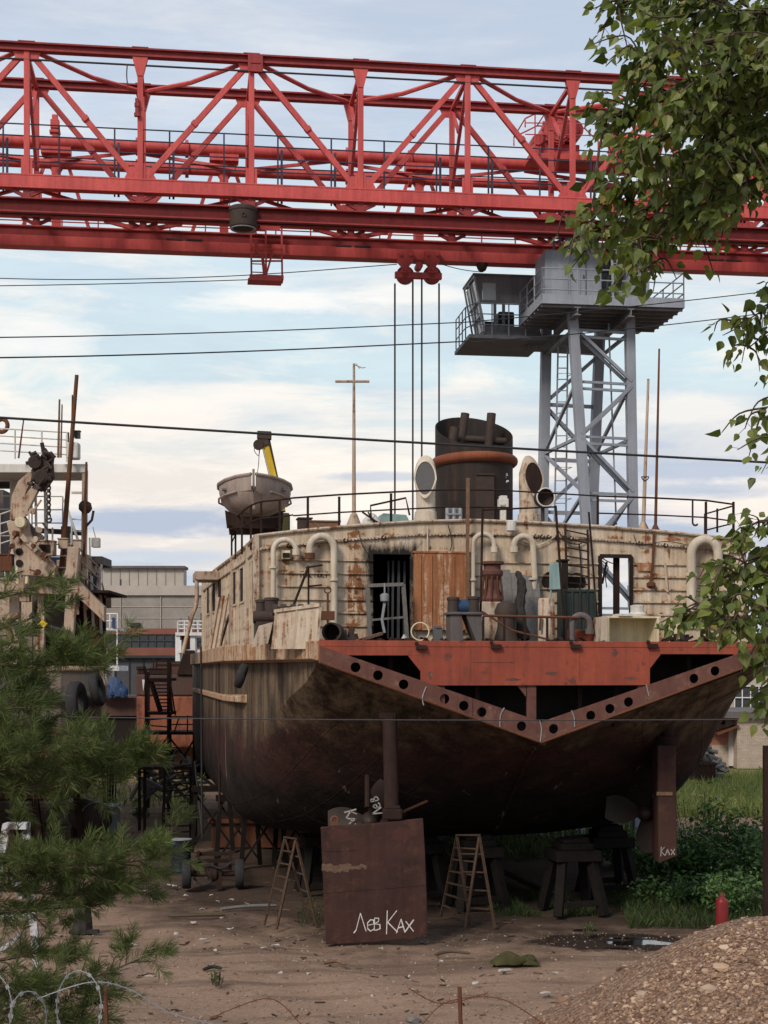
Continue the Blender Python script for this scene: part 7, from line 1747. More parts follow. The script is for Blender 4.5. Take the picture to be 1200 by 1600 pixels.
a = W(278, 988, wy - .3); b = W(320, 988, wy - .3); railing(MB(), [a, b], .72, 3, .05, .45).build('railing', M['cleanwhite'], wb, local=False)
mb = MB()
for x, y0, w_ in ((283, 966, .05), (295, 962, .05), (316, 958, .2), (326, 955, .2), (305, 968, .07)): mb.bar(W(x, 988, wy + 1), W(x, y0, wy + 1), w_, w_)
mb.build('mast', M['cable'], wb, local=False)
a, b = bx(268, 1050, 360, 1130, wy - .6, 14); a.z = 0.8; MB().prism([Vector((a.x + .5, wy - .6, a.z)), Vector((b.x, wy - .6, a.z)), Vector((b.x, wy - .6, b.z)), Vector((a.x, wy - .6, b.z))], (0, 14, 0)).build('hull', M['barge_dark'], wb, local=False)
# white boat at the left, behind the tug
wy = 84.0
wl = thing('white_boat', 'white boat partly hidden behind the beige tugboat, with a blue lifebuoy board', 'boat', (W(172, 0, wy).x, wy, 0))
mb = MB().span(*bx(130, 981, 184, 985, wy, 3)).span(*bx(160, 1000, 166, 1090, wy + .2, .4)).span(*bx(140, 1040, 186, 1048, wy, 3)).span(*bx(130, 1048, 163, 1090, wy + .4, 3)); mb.build('upper_works', M['cleanwhite'], wl, local=False)
a = W(160, 981, wy); b = W(184, 981, wy); railing(MB(), [a, b], .8, 2, .05, .4).bar(W(183, 985, wy), W(183, 1045, wy), .08, .08).bar(W(165, 985, wy), W(165, 1045, wy), .08, .08).build('railing', M['cleanwhite'], wl, local=False)
MB().span(*bx(175, 965, 180, 981, wy - .1, .08)).build('blue_board', M['blue'], wl, local=False)
a, b = bx(120, 1090, 216, 1150, wy - .4, 12); a.z = .9; mb = MB().span(Vector((a.x, a.y, W(0, 1118, wy).z)), b).build('hull', M['barge_dark'], wl, local=False); MB().span(Vector((a.x, a.y + .3, a.z)), Vector((b.x, b.y, W(0, 1118, wy).z))).build('hull_bottom', M['blue_hull'] if 'blue_hull' in M else M['void'], wl, local=False)
mb = MB()
for i in range(7): c = W(168 + i * 3.4, 1090 - (i * 7 % 5), wy - 1); lump(mb, c, .42, .3, random.uniform(.5, 1.1), 40 + i, 12, 6, .35)
tag(mb.build('blue_tarpaulin', M['blue'], smooth=50), 'blue tarpaulin heap on the deck of the white boat behind the tugboat', 'tarpaulin')
# orange-red barge: plumb bow at left, dark bulwark running right behind the big hull
oy = 78.0
ob = thing('barge', 'orange red rusty barge behind the stair tower', 'barge', (W(265, 0, oy).x, oy, 0))
zt_, zm, zb_ = W(0, 1054, oy).z, W(0, 1087, oy).z, 1.7
x0 = W(213, 0, oy).x; x1 = W(232, 0, oy).x; x2 = W(420, 0, oy).x
mb = MB().prism([Vector((x0, oy, zb_)), Vector((x1, oy - .3, zb_)), Vector((x2, oy - .3, zb_)), Vector((x2, oy + 8, zb_)), Vector((x0 + .1, oy + 8, zb_))], (0, 0, zm - zb_)); mb.build('hull', M['orange_hull'], ob, local=False, bevel=.12)
mb = MB().prism([Vector((x0 - .03, oy - .02, zm)), Vector((x1, oy - .34, zm)), Vector((x2, oy - .34, zm)), Vector((x2, oy + 8, zm)), Vector((x0, oy + 8, zm))], (0, 0, zt_ - zm)); mb.build('bulwark', M['barge_dark'], ob, local=False, bevel=.08)
MB().prism([W(x, y, oy + 1) for x, y in ((228, 1056), (240, 1034), (285, 1034), (300, 1020), (330, 1020), (330, 1056))], (0, 3, 0)).build('forecastle', M['barge_dark'], ob, local=False)
MB().prism([W(x, y, oy - .5) for x, y in ((276, 1054), (288, 1016), (302, 1016), (312, 1054))], (0, .6, 0)).span(*bx(232, 1044, 262, 1056, oy - .1, .7)).build('towing_frame', M['rust_dark'], ob, local=False)
for x in (218, 223): MB().lathe(W(x, 1056, oy + .5), [(.15, 0), (.12, .3), (.18, .35), (.18, .5)], 12).build('bollard', M['rust_dark'], ob, local=False)
mb = MB().bar(W(240, 1034, oy + .8), W(285, 1034, oy + .8), .06, .06).bar(W(240, 1054, oy + .8), W(240, 1028, oy + .8), .06, .06).bar(W(262, 1054, oy + .8), W(262, 1032, oy + .8), .06, .06); mb.build('rail', M['rust_dark'], ob, local=False)
for x, w_ in ((250, .9), (300, 1.2), (340, 1)): 
    p = W(x, 0, oy + 2); MB().span((p.x - w_, oy + 1, 0), (p.x + w_, oy + 3, zb_)).build('keel_block', M['wood'], ob, local=False)
MB().prism([W(x, y, oy - .38) for x, y in ((222, 1062), (224, 1080), (226, 1062))], (0, .05, 0)).build('draught_mark', M['chalk'], ob, local=False)
# further hull beyond, filling the gap under the window band
# stair tower
sy = 60.0
stt = thing('stair_tower', 'dark steel stair tower with landing and rail, leaning scrap below', 'stairs', (W(265, 0, sy).x, sy, 0))
def Wp(x, y, d=0): return W(x, y, sy + d)
for x, d, yt in ((228, 0, 1045), (263, 0, 1030), (306, 0, 1118), (232, 1.8, 1050), (266, 1.8, 1035), (303, 1.8, 1120)):
    a = Wp(x, yt, d); MB().bar(a, (a.x, a.y, 0), .10, .10).build('post', M['rust_dark'], stt, local=False)
for (xa, ya, xb, yb, n_) in ((238, 1062, 254, 1112, 9), (262, 1112, 252, 1160, 0)):
    if n_:
        mb = MB().bar(Wp(xa - 3, ya, .1), Wp(xa + 13, yb, .1), .07, .2).bar(Wp(xa + 25, ya, .1), Wp(xa + 31, yb, .1), .07, .2)
        for i in range(n_):
            t_ = (i + .5) / n_; y = ya + (yb - ya) * t_; mb.bar(Wp(xa - 3 + 16 * t_, y, .1), Wp(xa + 25 + 6 * t_, y, .1), .30, .05)
        mb.build('stair_flight', M['rust_dark'], stt, local=False)
for x0_, x1_, y_ in ((226, 266, 1064), (218, 308, 1148), (226, 266, 1117)): MB().span(Wp(x0_, y_), Wp(x1_, y_ - 4.5) + Vector((0, 1.8, 0))).build('landing', M['rust_dark'], stt, local=False)
mb = MB().bar(Wp(228, 1046), Wp(263, 1046), .06, .06).bar(Wp(228, 1054), Wp(263, 1054), .05, .05).bar(Wp(263, 1120), Wp(306, 1120), .06, .06).bar(Wp(263, 1132), Wp(306, 1132), .05, .05).bar(Wp(280, 1120), Wp(272, 1145), .05, .05).bar(Wp(293, 1118), Wp(293, 1145), .05, .05).bar(Wp(263, 1046), Wp(274, 1118), .06, .06).bar(Wp(228, 1125), Wp(263, 1122), .06, .06).bar(Wp(228, 1133), Wp(263, 1136), .05, .05)
mb.build('railing', M['rust_dark'], stt, local=False)
for xa, ya, xb, yb in ((228, 1150, 263, 1200), (263, 1150, 228, 1200), (263, 1150, 306, 1205), (306, 1150, 275, 1205)): MB().bar(Wp(xa, ya, .2), Wp(xb, yb, .2), .09, .07).build('cross_brace', M['rust_dark'], stt, local=False)
# steep access ladder standing to the big ship
ly = 50.0
al = thing('access_ladder', 'tall dark steel ladder with a platform beside the big hull', 'ladder', G(278, 1312))
a0, a1, b0_, b1_ = W(254, 1314, ly), W(258, 1196, ly + .6), W(301, 1314, ly), W(302, 1190, ly + .6)
mb = MB().bar(a0, a1, .09, .12).bar(b0_, b1_, .09, .12); mb.build('stringer', M['rust_dark'], al, local=False)
mb = MB()
for i in range(13): t_ = (i + .5) / 13; mb.bar(a0.lerp(a1, t_), b0_.lerp(b1_, t_), .14, .04)
mb.build('tread', M['rust_dark'], al, local=False)
MB().span(W(215, 1203, ly + .5), W(308, 1198, ly + .5) + Vector((0, 1.5, 0))).build('platform', M['rust_dark'], al, local=False)
for x in (218, 226, 298, 306): a = W(x, 1203, ly + 1); MB().bar(a, (a.x, a.y, 0 if x > 290 else .2), .09, .09).build('post', M['rust_dark'], al, local=False)
for xa, ya, xb, yb in ((314, 1010, 316, 1310), (304, 1190, 316, 1300)): MB().tube([W(xa, ya, 42.6 if xa == 314 else ly), W(xb, yb, 44.5)], .03, 6).build('hand_rope', M['rope'], al, local=False)
# scrap heap under the stairs
mb = MB(); rr = random.Random(5)
for i in range(70):
    x = rr.uniform(215, 310); y = 1232 - abs(rr.gauss(0, 18)); p = W(x, y, 58 + rr.uniform(-2, 2)); mb.bar(p, p + Vector((rr.uniform(-1.1, 1.1), rr.uniform(-.6, .6), rr.uniform(-.7, .9))), rr.uniform(.05, .16), rr.uniform(.03, .12))
tag(mb.build('scrap_heap', M['wood_grey']), 'tangled grey scrap heap under the stair tower', 'scrap heap')
mb = MB()
for i in range(9): p = W(163 + i * 2.2 + rr.uniform(-1, 1), 1250, 62); p.z = 0; mb.bar(p, p + Vector((rr.uniform(-.1, .1), 0, rr.uniform(1.1, 1.9))), .05, .05)
mb.bar(W(160, 1222, 62), W(188, 1222, 62), .05, .05); tag(mb.build('pipe_rack', M['rust_dark']), 'small rack of upright thin dark pipes on the far yard', 'rack')
# low reddish boards behind the port props
for (px0, px1, py0, py1, Y) in ((325, 500, 1292, 1318, 49), ):
    pass
# brick building at the right
ry = 88.0
bb = thing('brick_house', 'low brick house with white door at the right behind the grass', 'house', (W(1150, 0, ry).x, ry, 0))
def rb(px0, py0, px1, py1, dy, d, nm, mt, par=None, z0=None):
    a, b = bx(px0, py0, px1, py1, ry + dy, d)
    if z0 is not None: a.z = z0
    return MB().span(a, b).build(nm, M[mt], par or bb, local=False)
rb(1060, 1164, 1140, 1215, 0, 9, 'wall', 'brick_white', z0=0); rb(1060, 1132, 1140, 1164, -.01, 9, 'red_wall', 'brick_red'); rb(1152, 1118, 1330, 1215, -1.2, 10, 'side_wall', 'brick_white', z0=0)
rb(1139, 1140, 1153, 1208, -.25, .3, 'door', 'white', z0=.1); rb(1134, 1120, 1160, 1140, -.12, .3, 'plaster', 'conc_pale')
MB().prism([W(1122, 1149, ry - 1.4), W(1155, 1136, ry - 1.4), W(1155, 1133, ry - 1.4), W(1121, 1146, ry - 1.4)], (0, 1.5, 0)).build('awning', M['rust'], bb, local=False)
rb(1050, 1112, 1340, 1122, -1.6, 11, 'roof', 'grey_hull')
oy2 = 105.0
b2 = thing('upper_workshop', 'pale workshop with a wide white framed window above the brick house', 'building', (W(1180, 0, oy2).x, oy2, 0))
a, b = bx(1095, 1040, 1400, 1125, oy2, 14); a.z = 0; MB().span(a, b).build('wall', M['conc_pale'], b2, local=False)
wn = MB().span(*bx(1148, 1072, 1198, 1110, oy2 - .1, .12)).build('window', M['glass'], b2, local=False)
mb = MB()
for x in (1148, 1160, 1173, 1186, 1198): mb.span(*bx(x - .7, 1072, x + .7, 1110, oy2 - .22, .1))
for y in (1072, 1090, 1110): mb.span(*bx(1148, y - .8, 1198, y + .8, oy2 - .225, .1))
mb.build('frame', M['cleanwhite'], wn, local=False); MB().span(*bx(1090, 1034, 1400, 1042, oy2 - .6, 15)).build('roof', M['grey_hull'], b2, local=False)
# scrap logs in an iron trough
lg = W(1090, 1215, 74); mb = MB(); rr = random.Random(3)
for i in range(110):
    x = rr.uniform(1066, 1122); hgt = 1 - abs(x - 1094) / 38; z_ = rr.uniform(0, 2.7) * max(.25, hgt); c = W(x, 0, 74 + rr.uniform(-.6, .8)); c.z = z_ + .12
    an = rr.uniform(0, PI); ln = rr.uniform(.3, .8); d = Vector((math.cos(an), rr.uniform(-.4, .4), math.sin(an) * .5)) * ln; mb.tube([c - d, c + d], rr.uniform(.07, .15), 7)
tag(mb.build('log_heap', M['wood_grey']), 'heap of grey split logs in front of the brick house', 'log heap')
a, b = W(1085, 1222, 72), W(1118, 1192, 72); tg = MB().span((a.x, 72, 0), (b.x, 73.2, b.z)).span((a.x - .06, 71.93, b.z - .12), (b.x + .06, 73.26, b.z)); 
for i in range(4): x = a.x + (b.x - a.x) * (i + .5) / 4; tg.span((x - .04, 71.94, 0), (x + .04, 72, b.z - .12))
tag(tg.build('iron_trough', M['rust_dark']), 'dark iron bin holding the lower end of the log heap', 'bin')
# rusty post at right edge
p = Vector((W(1199, 0, 27.5).x, 27.5, 0)); MB_ = MB().ibeam(p, Vector((p.x, p.y, W(1195, 1165, 27.5).z)), .14, .16, .02, (0, 1, 0)); tag(MB_.build('rusty_post', M['rust_dark']), 'rusty steel post standing at the right edge behind the gravel', 'post')
# ================================================================== vegetation, gravel, fence
M['leaf'] = island('broad green leaves', [(0., (.05, .072, .018)), (.4, (.10, .135, .033)), (.75, (.16, .195, .05)), (.97, (.20, .22, .065)), (1., (.26, .20, .06))], .45, .4, .35)
M['needle'] = island('pine needles', [(0., (.042, .062, .024)), (.5, (.08, .11, .038)), (.93, (.145, .18, .062)), (1., (.16, .10, .045))], .6, .3, .2)
M['bush'] = island('bush leaves', [(0., (.022, .05, .014)), (.5, (.045, .10, .024)), (1., (.10, .18, .045))], .5, .3, .4)
M['grass'] = island('tall grass', [(0., (.10, .14, .04)), (.5, (.18, .22, .07)), (1., (.32, .32, .14))], .7, .3, .2)
M['grass_dim'] = island('low weeds', [(0., (.025, .045, .015)), (.6, (.045, .07, .025)), (1., (.08, .10, .04))], .7, .3, .2)
M['stone'] = island('crushed stone', [(0., (.11, .066, .045)), (.3, (.23, .14, .093)), (.6, (.32, .205, .138)), (.85, (.40, .28, .195)), (1., (.5, .385, .29))], .9, 0, .2, 18)
M['stone_pale'] = plain('pale broken stone', (.36, .28, .215), (.27, .20, .15), .9, 14)
M['pebble'] = island('yard pebbles', [(0., (.09, .06, .045)), (.5, (.19, .13, .095)), (1., (.33, .26, .21))], .9, 0, .2)

class Fast:
    """large leaf meshes from flat lists"""
    def __init__(s): s.v = []; s.f = []
    def poly(s, pts, faces):
        b = len(s.v); s.v += pts; s.f += [tuple(b + i for i in f) for f in faces]
    def build(s, name, mat, parent=None, smooth=False):
        me = bpy.data.meshes.new(name); o = bpy.data.objects.new(name, me)
        inv = world(parent).inverted() if parent is not None else Matrix()
        me.from_pydata([tuple(inv @ p) for p in s.v], [], s.f); me.materials.append(mat)
        if smooth: me.polygons.foreach_set('use_smooth', [True] * len(me.polygons))
        COL.objects.link(o); o.parent = parent; return o
def leaf(F_, base, d, n, ln, wd, rnd):
    """pointed heart-shaped leaf: folded along the midrib"""
    d = d.normalized(); s = d.cross(n)
    if s.length < 1e-4: s = d.orthogonal()
    s.normalize(); n = s.cross(d).normalized()
    f_ = rnd.uniform(.0, .3) * wd; c = rnd.uniform(-.2, .45) * ln
    m1 = base + d * (.40 * ln) - n * (c * .15); tip = base + d * ln - n * c
    l1 = base + d * (.12 * ln) + s * (wd * .36) + n * f_; l2 = base + d * (.36 * ln) + s * (wd * .5) + n * f_ - n * (c * .12); l3 = base + d * (.70 * ln) + s * (wd * .25) + n * (f_ * .5) - n * (c * .45)
    r1 = base + d * (.12 * ln) - s * (wd * .36) + n * f_; r2 = base + d * (.36 * ln) - s * (wd * .5) + n * f_ - n * (c * .12); r3 = base + d * (.70 * ln) - s * (wd * .25) + n * (f_ * .5) - n * (c * .45)
    F_.poly([base, l1, l2, l3, tip, r3, r2, r1, m1], [(0, 8, 2, 1), (8, 4, 3, 2), (0, 7, 6, 8), (8, 6, 5, 4)])

# ---- broadleaf tree at the right: trunk outside the frame, branches reaching in
rnd = random.Random(21)
QY = 7.6
tp_ = Vector((W(1650, 0, QY).x, QY + .5, 0))
tree = thing('broadleaf_tree', 'leafy green tree whose branches hang in from the right', 'tree', tp_)
MB().tube(catmull([tp_, tp_ + Vector((-.05, 0, 3)), tp_ + Vector((-.15, 0, 6)), tp_ + Vector((-.1, 0, 10.5))], 5), [.22, .2, .185, .175, .165, .16, .155, .15, .14, .13, .12, .105, .09, .07, .05, .02], 12).build('trunk', M['bark'], tree, local=False, smooth=60)
LF = Fast(); TW_ = MB()
def rv(s): return Vector((rnd.gauss(0, s), rnd.gauss(0, s), rnd.gauss(0, s)))
def twig(a, b, nleaf, sz=.085, droop=.5):
    """a twig with alternate hanging leaves"""
    m_ = (a + b) / 2 + rv(.03) + Vector((0, 0, .04)); pts = catmull([a, m_, b], 4); TW_.tube(pts, [.006, .0058, .0055, .005, .0045, .004, .0035, .003, .002], 4)
    d = (b - a).normalized()
    for i in range(nleaf):
        t = (i + .6) / nleaf; k = t * (len(pts) - 1); p = pts[int(k)].lerp(pts[min(int(k) + 1, len(pts) - 1)], k % 1)
        side = Vector((rnd.gauss(0, 1), rnd.gauss(0, 1), rnd.gauss(0, .6))).normalized()
        pet = (side * .8 + d * .5 + Vector((0, 0, -.2))).normalized(); q = p + pet * rnd.uniform(.02, .05)
        ld = (pet * .8 + d * .3 + Vector((0, 0, -droop * rnd.uniform(-.1, 2.0)))).normalized()
        nn = (Vector((0, -.4, .7)) + rv(.7)).normalized(); s_ = sz * rnd.uniform(.5, 1.2)
        leaf(LF, q, ld, nn, s_, s_ * rnd.uniform(.7, .95), rnd); 
        TW_.bar(p, q, .002, .002) if rnd.random() < .3 else None
def bough(path, sub, seedn, ln=(.25, .5), nl=(5, 9), r=.02, fr=.2, spread=.8, sz=.07):
    P = catmull(path, 8); n = len(P)
    TW_.tube(P, [max(.004, r * (1 - .85 * i / n)) for i in range(n)], 6)
    for i in range(sub):
        t = fr + (1 - fr) * (i + rnd.random()) / sub; k = t * (n - 1); p = P[int(k)].lerp(P[min(int(k) + 1, n - 1)], k % 1)
        d = (P[min(int(k) + 1, n - 1)] - P[max(int(k) - 1, 0)]).normalized()
        sd_ = Vector((rnd.gauss(0, 1), rnd.gauss(0, .8), rnd.gauss(-.15, .8))).normalized()
        dd = (d * .7 + sd_ * spread + Vector((0, 0, -.12))).normalized(); twig(p, p + dd * rnd.uniform(*ln), rnd.randint(*nl), sz)
    twig(P[-2], P[-1] + (P[-1] - P[-3]).normalized() * .12, 6, sz)
def Q(px, py, dy=0): return W(px, py, QY + dy)
tk_ = lambda z: Vector((tp_.x - .1, tp_.y, z))
# big upper mass
boughs = [
 ([tk_(8.6), Q(1350, -60, .3), Q(1130, -30, .1), Q(960, 6, 0)], 22, .03),
 ([tk_(8.4), Q(1330, 20, .2), Q(1130, 60, 0), Q(985, 88, -.1)], 26, .03),
 ([tk_(8.0), Q(1330, 90, .5), Q(1130, 130, .3), Q(965, 180, .2)], 30, .032),
 ([tk_(7.8), Q(1330, 130, -.3), Q(1150, 170, -.4), Q(1000, 232, -.4)], 28, .03),
 ([tk_(7.4), Q(1320, 200, .2), Q(1130, 235, .1), Q(962, 300, 0)], 28, .03),
 ([tk_(7.2), Q(1300, 210, .6), Q(1130, 270, .5), Q(925, 365, .3)], 26, .03),
 ([tk_(7.0), Q(1280, 240, 0), Q(1110, 300, -.1), Q(1000, 398, -.2)], 22, .026),
 ([tk_(7.9), Q(1330, 60, -.6), Q(1190, 90, -.6), Q(1060, 140, -.6)], 26, .028),
 ([tk_(7.9), Q(1340, 160, .8), Q(1200, 200, .8), Q(1060, 260, .8)], 26, .028),
 ([tk_(8.5), Q(1330, -20, .7), Q(1200, 20, .7), Q(1060, 60, .7)], 26, .028),
 ([tk_(7.0), Q(1300, 230, .4), Q(1190, 290, .3), Q(1090, 360, .3)], 14, .024),
 ([tk_(7.2), Q(1330, 230, -.2), Q(1230, 260, -.3), Q(1130, 300, -.3)], 12, .022),
 ([tk_(8.2), Q(1330, 60, .3), Q(1210, 110, .1), Q(1090, 190, -.1)], 28, .026),
 ([tk_(7.6), Q(1320, 150, .1), Q(1220, 190, -.2), Q(1120, 250, -.5)], 24, .026),
 ([tk_(8.2), Q(1340, 0, -.3), Q(1200, 20, -.5), Q(1090, 20, -.6)], 24, .026),
 ([tk_(8.9), Q(1350, -120, 0), Q(1180, -90, 0), Q(1030, -40, 0)], 18, .03),
]
for path, sub, r_ in boughs: bough(path, int(sub * 2.3), 0, r=r_, fr=.03, ln=(.14, .32), nl=(7, 12), spread=.75)
bough([Q(950, 178, .2), Q(935, 240, .1), Q(925, 320, .1), Q(900, 385, 0)], 6, 0, r=.01, fr=.1, ln=(.1, .2), nl=(4, 7))
bough([Q(1040, 300, .2), Q(1020, 350, .1), Q(1010, 400, .1), Q(1005, 425, 0)], 8, 0, r=.01, fr=.1, ln=(.1, .2), nl=(4, 6))
# hanging sprays lower down
for path, sub in (([tk_(6.6), Q(1330, 450, 0), Q(1225, 470, 0), Q(1160, 505, 0)], 9), ([tk_(6.4), Q(1300, 455, .2), Q(1225, 500, .2), Q(1168, 545, .2)], 7),
                  ([tk_(6.2), Q(1310, 560, 0), Q(1240, 600, 0), Q(1190, 645, 0)], 7), ([tk_(6.1), Q(1290, 590, -.2), Q(1250, 640, -.2), Q(1215, 700, -.2)], 6)):
    bough(path, sub * 2, 0, r=.012, fr=.05, ln=(.1, .26), nl=(4, 7), spread=.7)
# low right mass
for path, sub in (([tk_(5.9), Q(1330, 800, 0), Q(1220, 850, 0), Q(1140, 905, 0)], 16), ([tk_(5.8), Q(1320, 830, .3), Q(1200, 900, .2), Q(1080, 962, .1)], 22), ([tk_(5.7), Q(1310, 880, -.2), Q(1220, 925, -.2), Q(1135, 980, -.3)], 20),
                  ([tk_(5.6), Q(1310, 900, .4), Q(1245, 960, .3), Q(1195, 1005, .3)], 16), ([tk_(5.5), Q(1310, 960, 0), Q(1260, 1020, 0), Q(1212, 1080, 0)], 13), ([tk_(5.4), Q(1310, 1000, .2), Q(1265, 1070, .2), Q(1215, 1120, .1)], 10), ([tk_(6.0), Q(1320, 760, .2), Q(1235, 800, .1), Q(1165, 835, 0)], 9)):
    bough(path, int(sub * 2), 0, r=.016, fr=.05, ln=(.1, .24), nl=(6, 10), spread=.7)
for k_ in range(14):
    z_ = 5.6 + .33 * k_; a_ = rnd.uniform(-1.5, 1.5); l_ = rnd.uniform(1.2, 2.2); d_ = Vector((math.cos(a_), math.sin(a_), .15)); bough([tk_(z_), tk_(z_) + d_ * l_ * .5 + Vector((0, 0, .25)), tk_(z_) + d_ * l_], 22, 0, r=.02, fr=.12, ln=(.15, .35), nl=(6, 10))
lo_ = LF.build('foliage', M['leaf'], tree); TW_.build('branches', M['twig'], tree, local=False)

# ---- pine at the left
rnd = random.Random(5)
PY = 10.0
pp = Vector((W(-190, 0, PY).x, PY, 0))
pine = thing('pine_tree', 'young pine with long green needles reaching in at the lower left', 'tree', pp)
MB().tube([pp, pp + Vector((0, 0, 3.5)), pp + Vector((0, 0, 7.0))], [.14, .10, .03], 10).build('trunk', M['bark'], pine, local=False)
NF = Fast(); PB = MB()
def shoot(a, b, nn, nl=.085):
    """a shoot densely set with needles"""
    d = (b - a); ln = d.length; d.normalize(); s = d.orthogonal().normalized(); t_ = d.cross(s)
    for i in range(nn):
        q = rnd.random() ** .8; p = a + (b - a) * q; an = rnd.uniform(0, 6.283); rad = s * math.cos(an) + t_ * math.sin(an)
        fw = .55 + .9 * q + rnd.uniform(-.15, .25); nd = (rad + d * fw + Vector((0, 0, .12))).normalized(); l_ = nl * rnd.uniform(.7, 1.15); w_ = nd.cross(Vector((rnd.gauss(0, 1), rnd.gauss(0, 1), rnd.gauss(0, 1))))
        if w_.length < 1e-3: continue
        w_ = w_.normalized() * .0017; p0 = p + rad * .004; bend = Vector((0, 0, -.006))
        NF.poly([p0 - w_, p0 + w_, p0 + nd * l_ * .6 + w_ * .9 + bend * .2, p0 + nd * l_ + bend, p0 + nd * l_ * .6 - w_ * .9 + bend * .2], [(0, 1, 2, 3, 4)])
def pbranch(path, r, dens, up=.35, sl=(.09, .18), fr=.15, sp=.8, nn=62):
    P = catmull(path, 8); n = len(P); PB.tube(P, [max(.004, r * (1 - .8 * i / n)) for i in range(n)], 6)
    L_ = sum((P[i + 1] - P[i]).length for i in range(n - 1)); k_ = int(L_ * (1 - fr) * dens)
    for i in range(k_):
        t = fr + (1 - fr) * ((i + rnd.random()) / k_); k = t * (n - 1); p = P[int(k)].lerp(P[min(int(k) + 1, n - 1)], k % 1); d = (P[min(int(k) + 1, n - 1)] - P[max(int(k) - 1, 0)]).normalized()
        sd_ = Vector((rnd.gauss(0, 1), rnd.gauss(0, 1), rnd.gauss(.1, .5))).normalized(); dd = (d * .75 + sd_ * sp + Vector((0, 0, up * .6))).normalized(); L2 = rnd.uniform(.1, .34) * (1.15 - .6 * t); e = p + dd * L2
        PB.tube([p, e], [.005, .003], 4); shoot(p.lerp(e, .25), e, int(nn * .55)); 
        for j in range(rnd.randint(1, 3)): 
            d3 = (dd * .8 + rv(.45) + Vector((0, 0, up))).normalized(); shoot(e, e + d3 * rnd.uniform(*sl), nn)
    shoot(P[-3], P[-1] + (P[-1] - P[-2]).normalized() * .12 + Vector((0, 0, .05)), 90)
def PQ(px, py, dy=0): return W(px, py, PY + dy)
tz = lambda y: Vector((pp.x, pp.y, W(0, y, PY).z))
for pts, dn in [([(-80, 1000), (-10, 985), (50, 965), (92, 935)], 8), ([(-80, 960), (-40, 950), (0, 935), (40, 925)], 7), ([(-80, 1040), (20, 1040), (100, 1032), (165, 1030)], 22), ([(-80, 1052), (0, 1046), (60, 1036), (120, 1030)], 20), ([(-80, 1110), (-40, 1112), (0, 1108), (40, 1105)], 22), ([(-80, 1090), (-40, 1085), (0, 1078), (35, 1080)], 20), ([(-80, 1210), (40, 1200), (140, 1190), (220, 1180)], 28), ([(-80, 1240), (30, 1232), (110, 1222), (178, 1210)], 28), ([(-80, 1185), (0, 1178), (60, 1175), (120, 1175)], 24), ([(-80, 1150), (-20, 1150), (20, 1152), (50, 1160)], 20), ([(-80, 1330), (40, 1355), (150, 1352), (238, 1342)], 26), ([(-80, 1385), (30, 1392), (120, 1398), (195, 1390)], 26), ([(-80, 1365), (20, 1365), (90, 1362), (160, 1368)], 24), ([(-80, 1430), (20, 1426), (80, 1420), (140, 1416)], 18), ([(-80, 1530), (40, 1545), (130, 1532), (215, 1500)], 17), ([(-80, 1575), (20, 1582), (90, 1578), (150, 1568)], 22), ([(-80, 1505), (0, 1500), (50, 1490), (95, 1485)], 18), ([(-80, 1615), (20, 1615), (70, 1612), (120, 1608)], 22)]:
    dy = rnd.uniform(-.45, .45); r_ = .02; kw = {}
    path = [tz(pts[0][1])] + [PQ(x, y, dy * min(1, k_ / 2)) for k_, (x, y) in enumerate(pts)]
    pbranch(path, r_, dn, fr=.22, sp=.7, up=.22)
pbranch([PQ(228, 1345, 0), PQ(246, 1328, 0), PQ(257, 1308, 0), PQ(264, 1292, 0)], .008, 9, fr=.1, sl=(.06, .12))
NF.build('needles', M['needle'], pine); PB.build('branches', M['twig'], pine, local=False)

# ---- bushes and weeds by the narrow rudder
rnd = random.Random(9)
def bush(name, lbl, px, base_py, Y, wx, dy, hz, n, lsz, mt='bush', grp=None, wd=.55, seed=1):
    c = W(px, 0, Y); c.z = 0; t = thing(name, lbl, name.replace('_', ' '), c, 0, grp); F_ = Fast(); st = MB()
    lobes = [(rnd.uniform(-.75, .75) * wx, rnd.uniform(-.8, .8) * dy, rnd.uniform(.45, 1.0)) for _ in range(14)]
    stems = []
    for lx, ly, k in lobes:
        top_ = c + Vector((lx, ly, hz * k * (1 - .45 * abs(lx / wx) ** 2))); st.tube(catmull([c + Vector((lx * .6, ly * .6, 0)), c + Vector((lx * .85, ly * .85, top_.z * .5)), top_], 3), .012, 5); stems.append((c + Vector((lx * .7, ly * .7, .1)), top_))
    for i in range(n):
        a, b = stems[i % len(stems)]; q = rnd.random() ** .6; p = a.lerp(b, q) + Vector((rnd.gauss(0, .16 * wx), rnd.gauss(0, .16 * dy), rnd.gauss(0, .13 * hz)))
        if p.z < .03: p.z = rnd.uniform(.03, .3)
        d = Vector((rnd.gauss(0, 1), rnd.gauss(-.3, 1), rnd.gauss(-.25, .45))).normalized(); s_ = lsz * rnd.uniform(.55, 1.2); leaf(F_, p, d, (Vector((0, -.2, .9)) + rv(.4)).normalized(), s_, s_ * wd, rnd)
    F_.build('foliage', M[mt], t); st.build('stems', M['twig'], t, local=False); return t
g_ = 'bushes by the narrow rudder'
bush('leafy_bush', 'low dense bush directly behind the narrow rudder', 1045, 0, 40, 1.5, 1.2, 1.5, 2300, .17, grp=g_)
bush('leafy_bush', 'tallest dense bush near the right edge, right of the narrow rudder', 1125, 0, 41, 1.7, 1.4, 2.1, 3000, .17, grp=g_)
bush('leafy_bush', 'dense bush at the right edge behind the red cylinder', 1185, 0, 38, 1.5, 1.3, 1.5, 2400, .16, grp=g_)
bush('leafy_bush', 'bush under the brown propeller, left of the narrow rudder', 990, 0, 43, 1.1, 1.0, 1.1, 1300, .16, grp=g_)
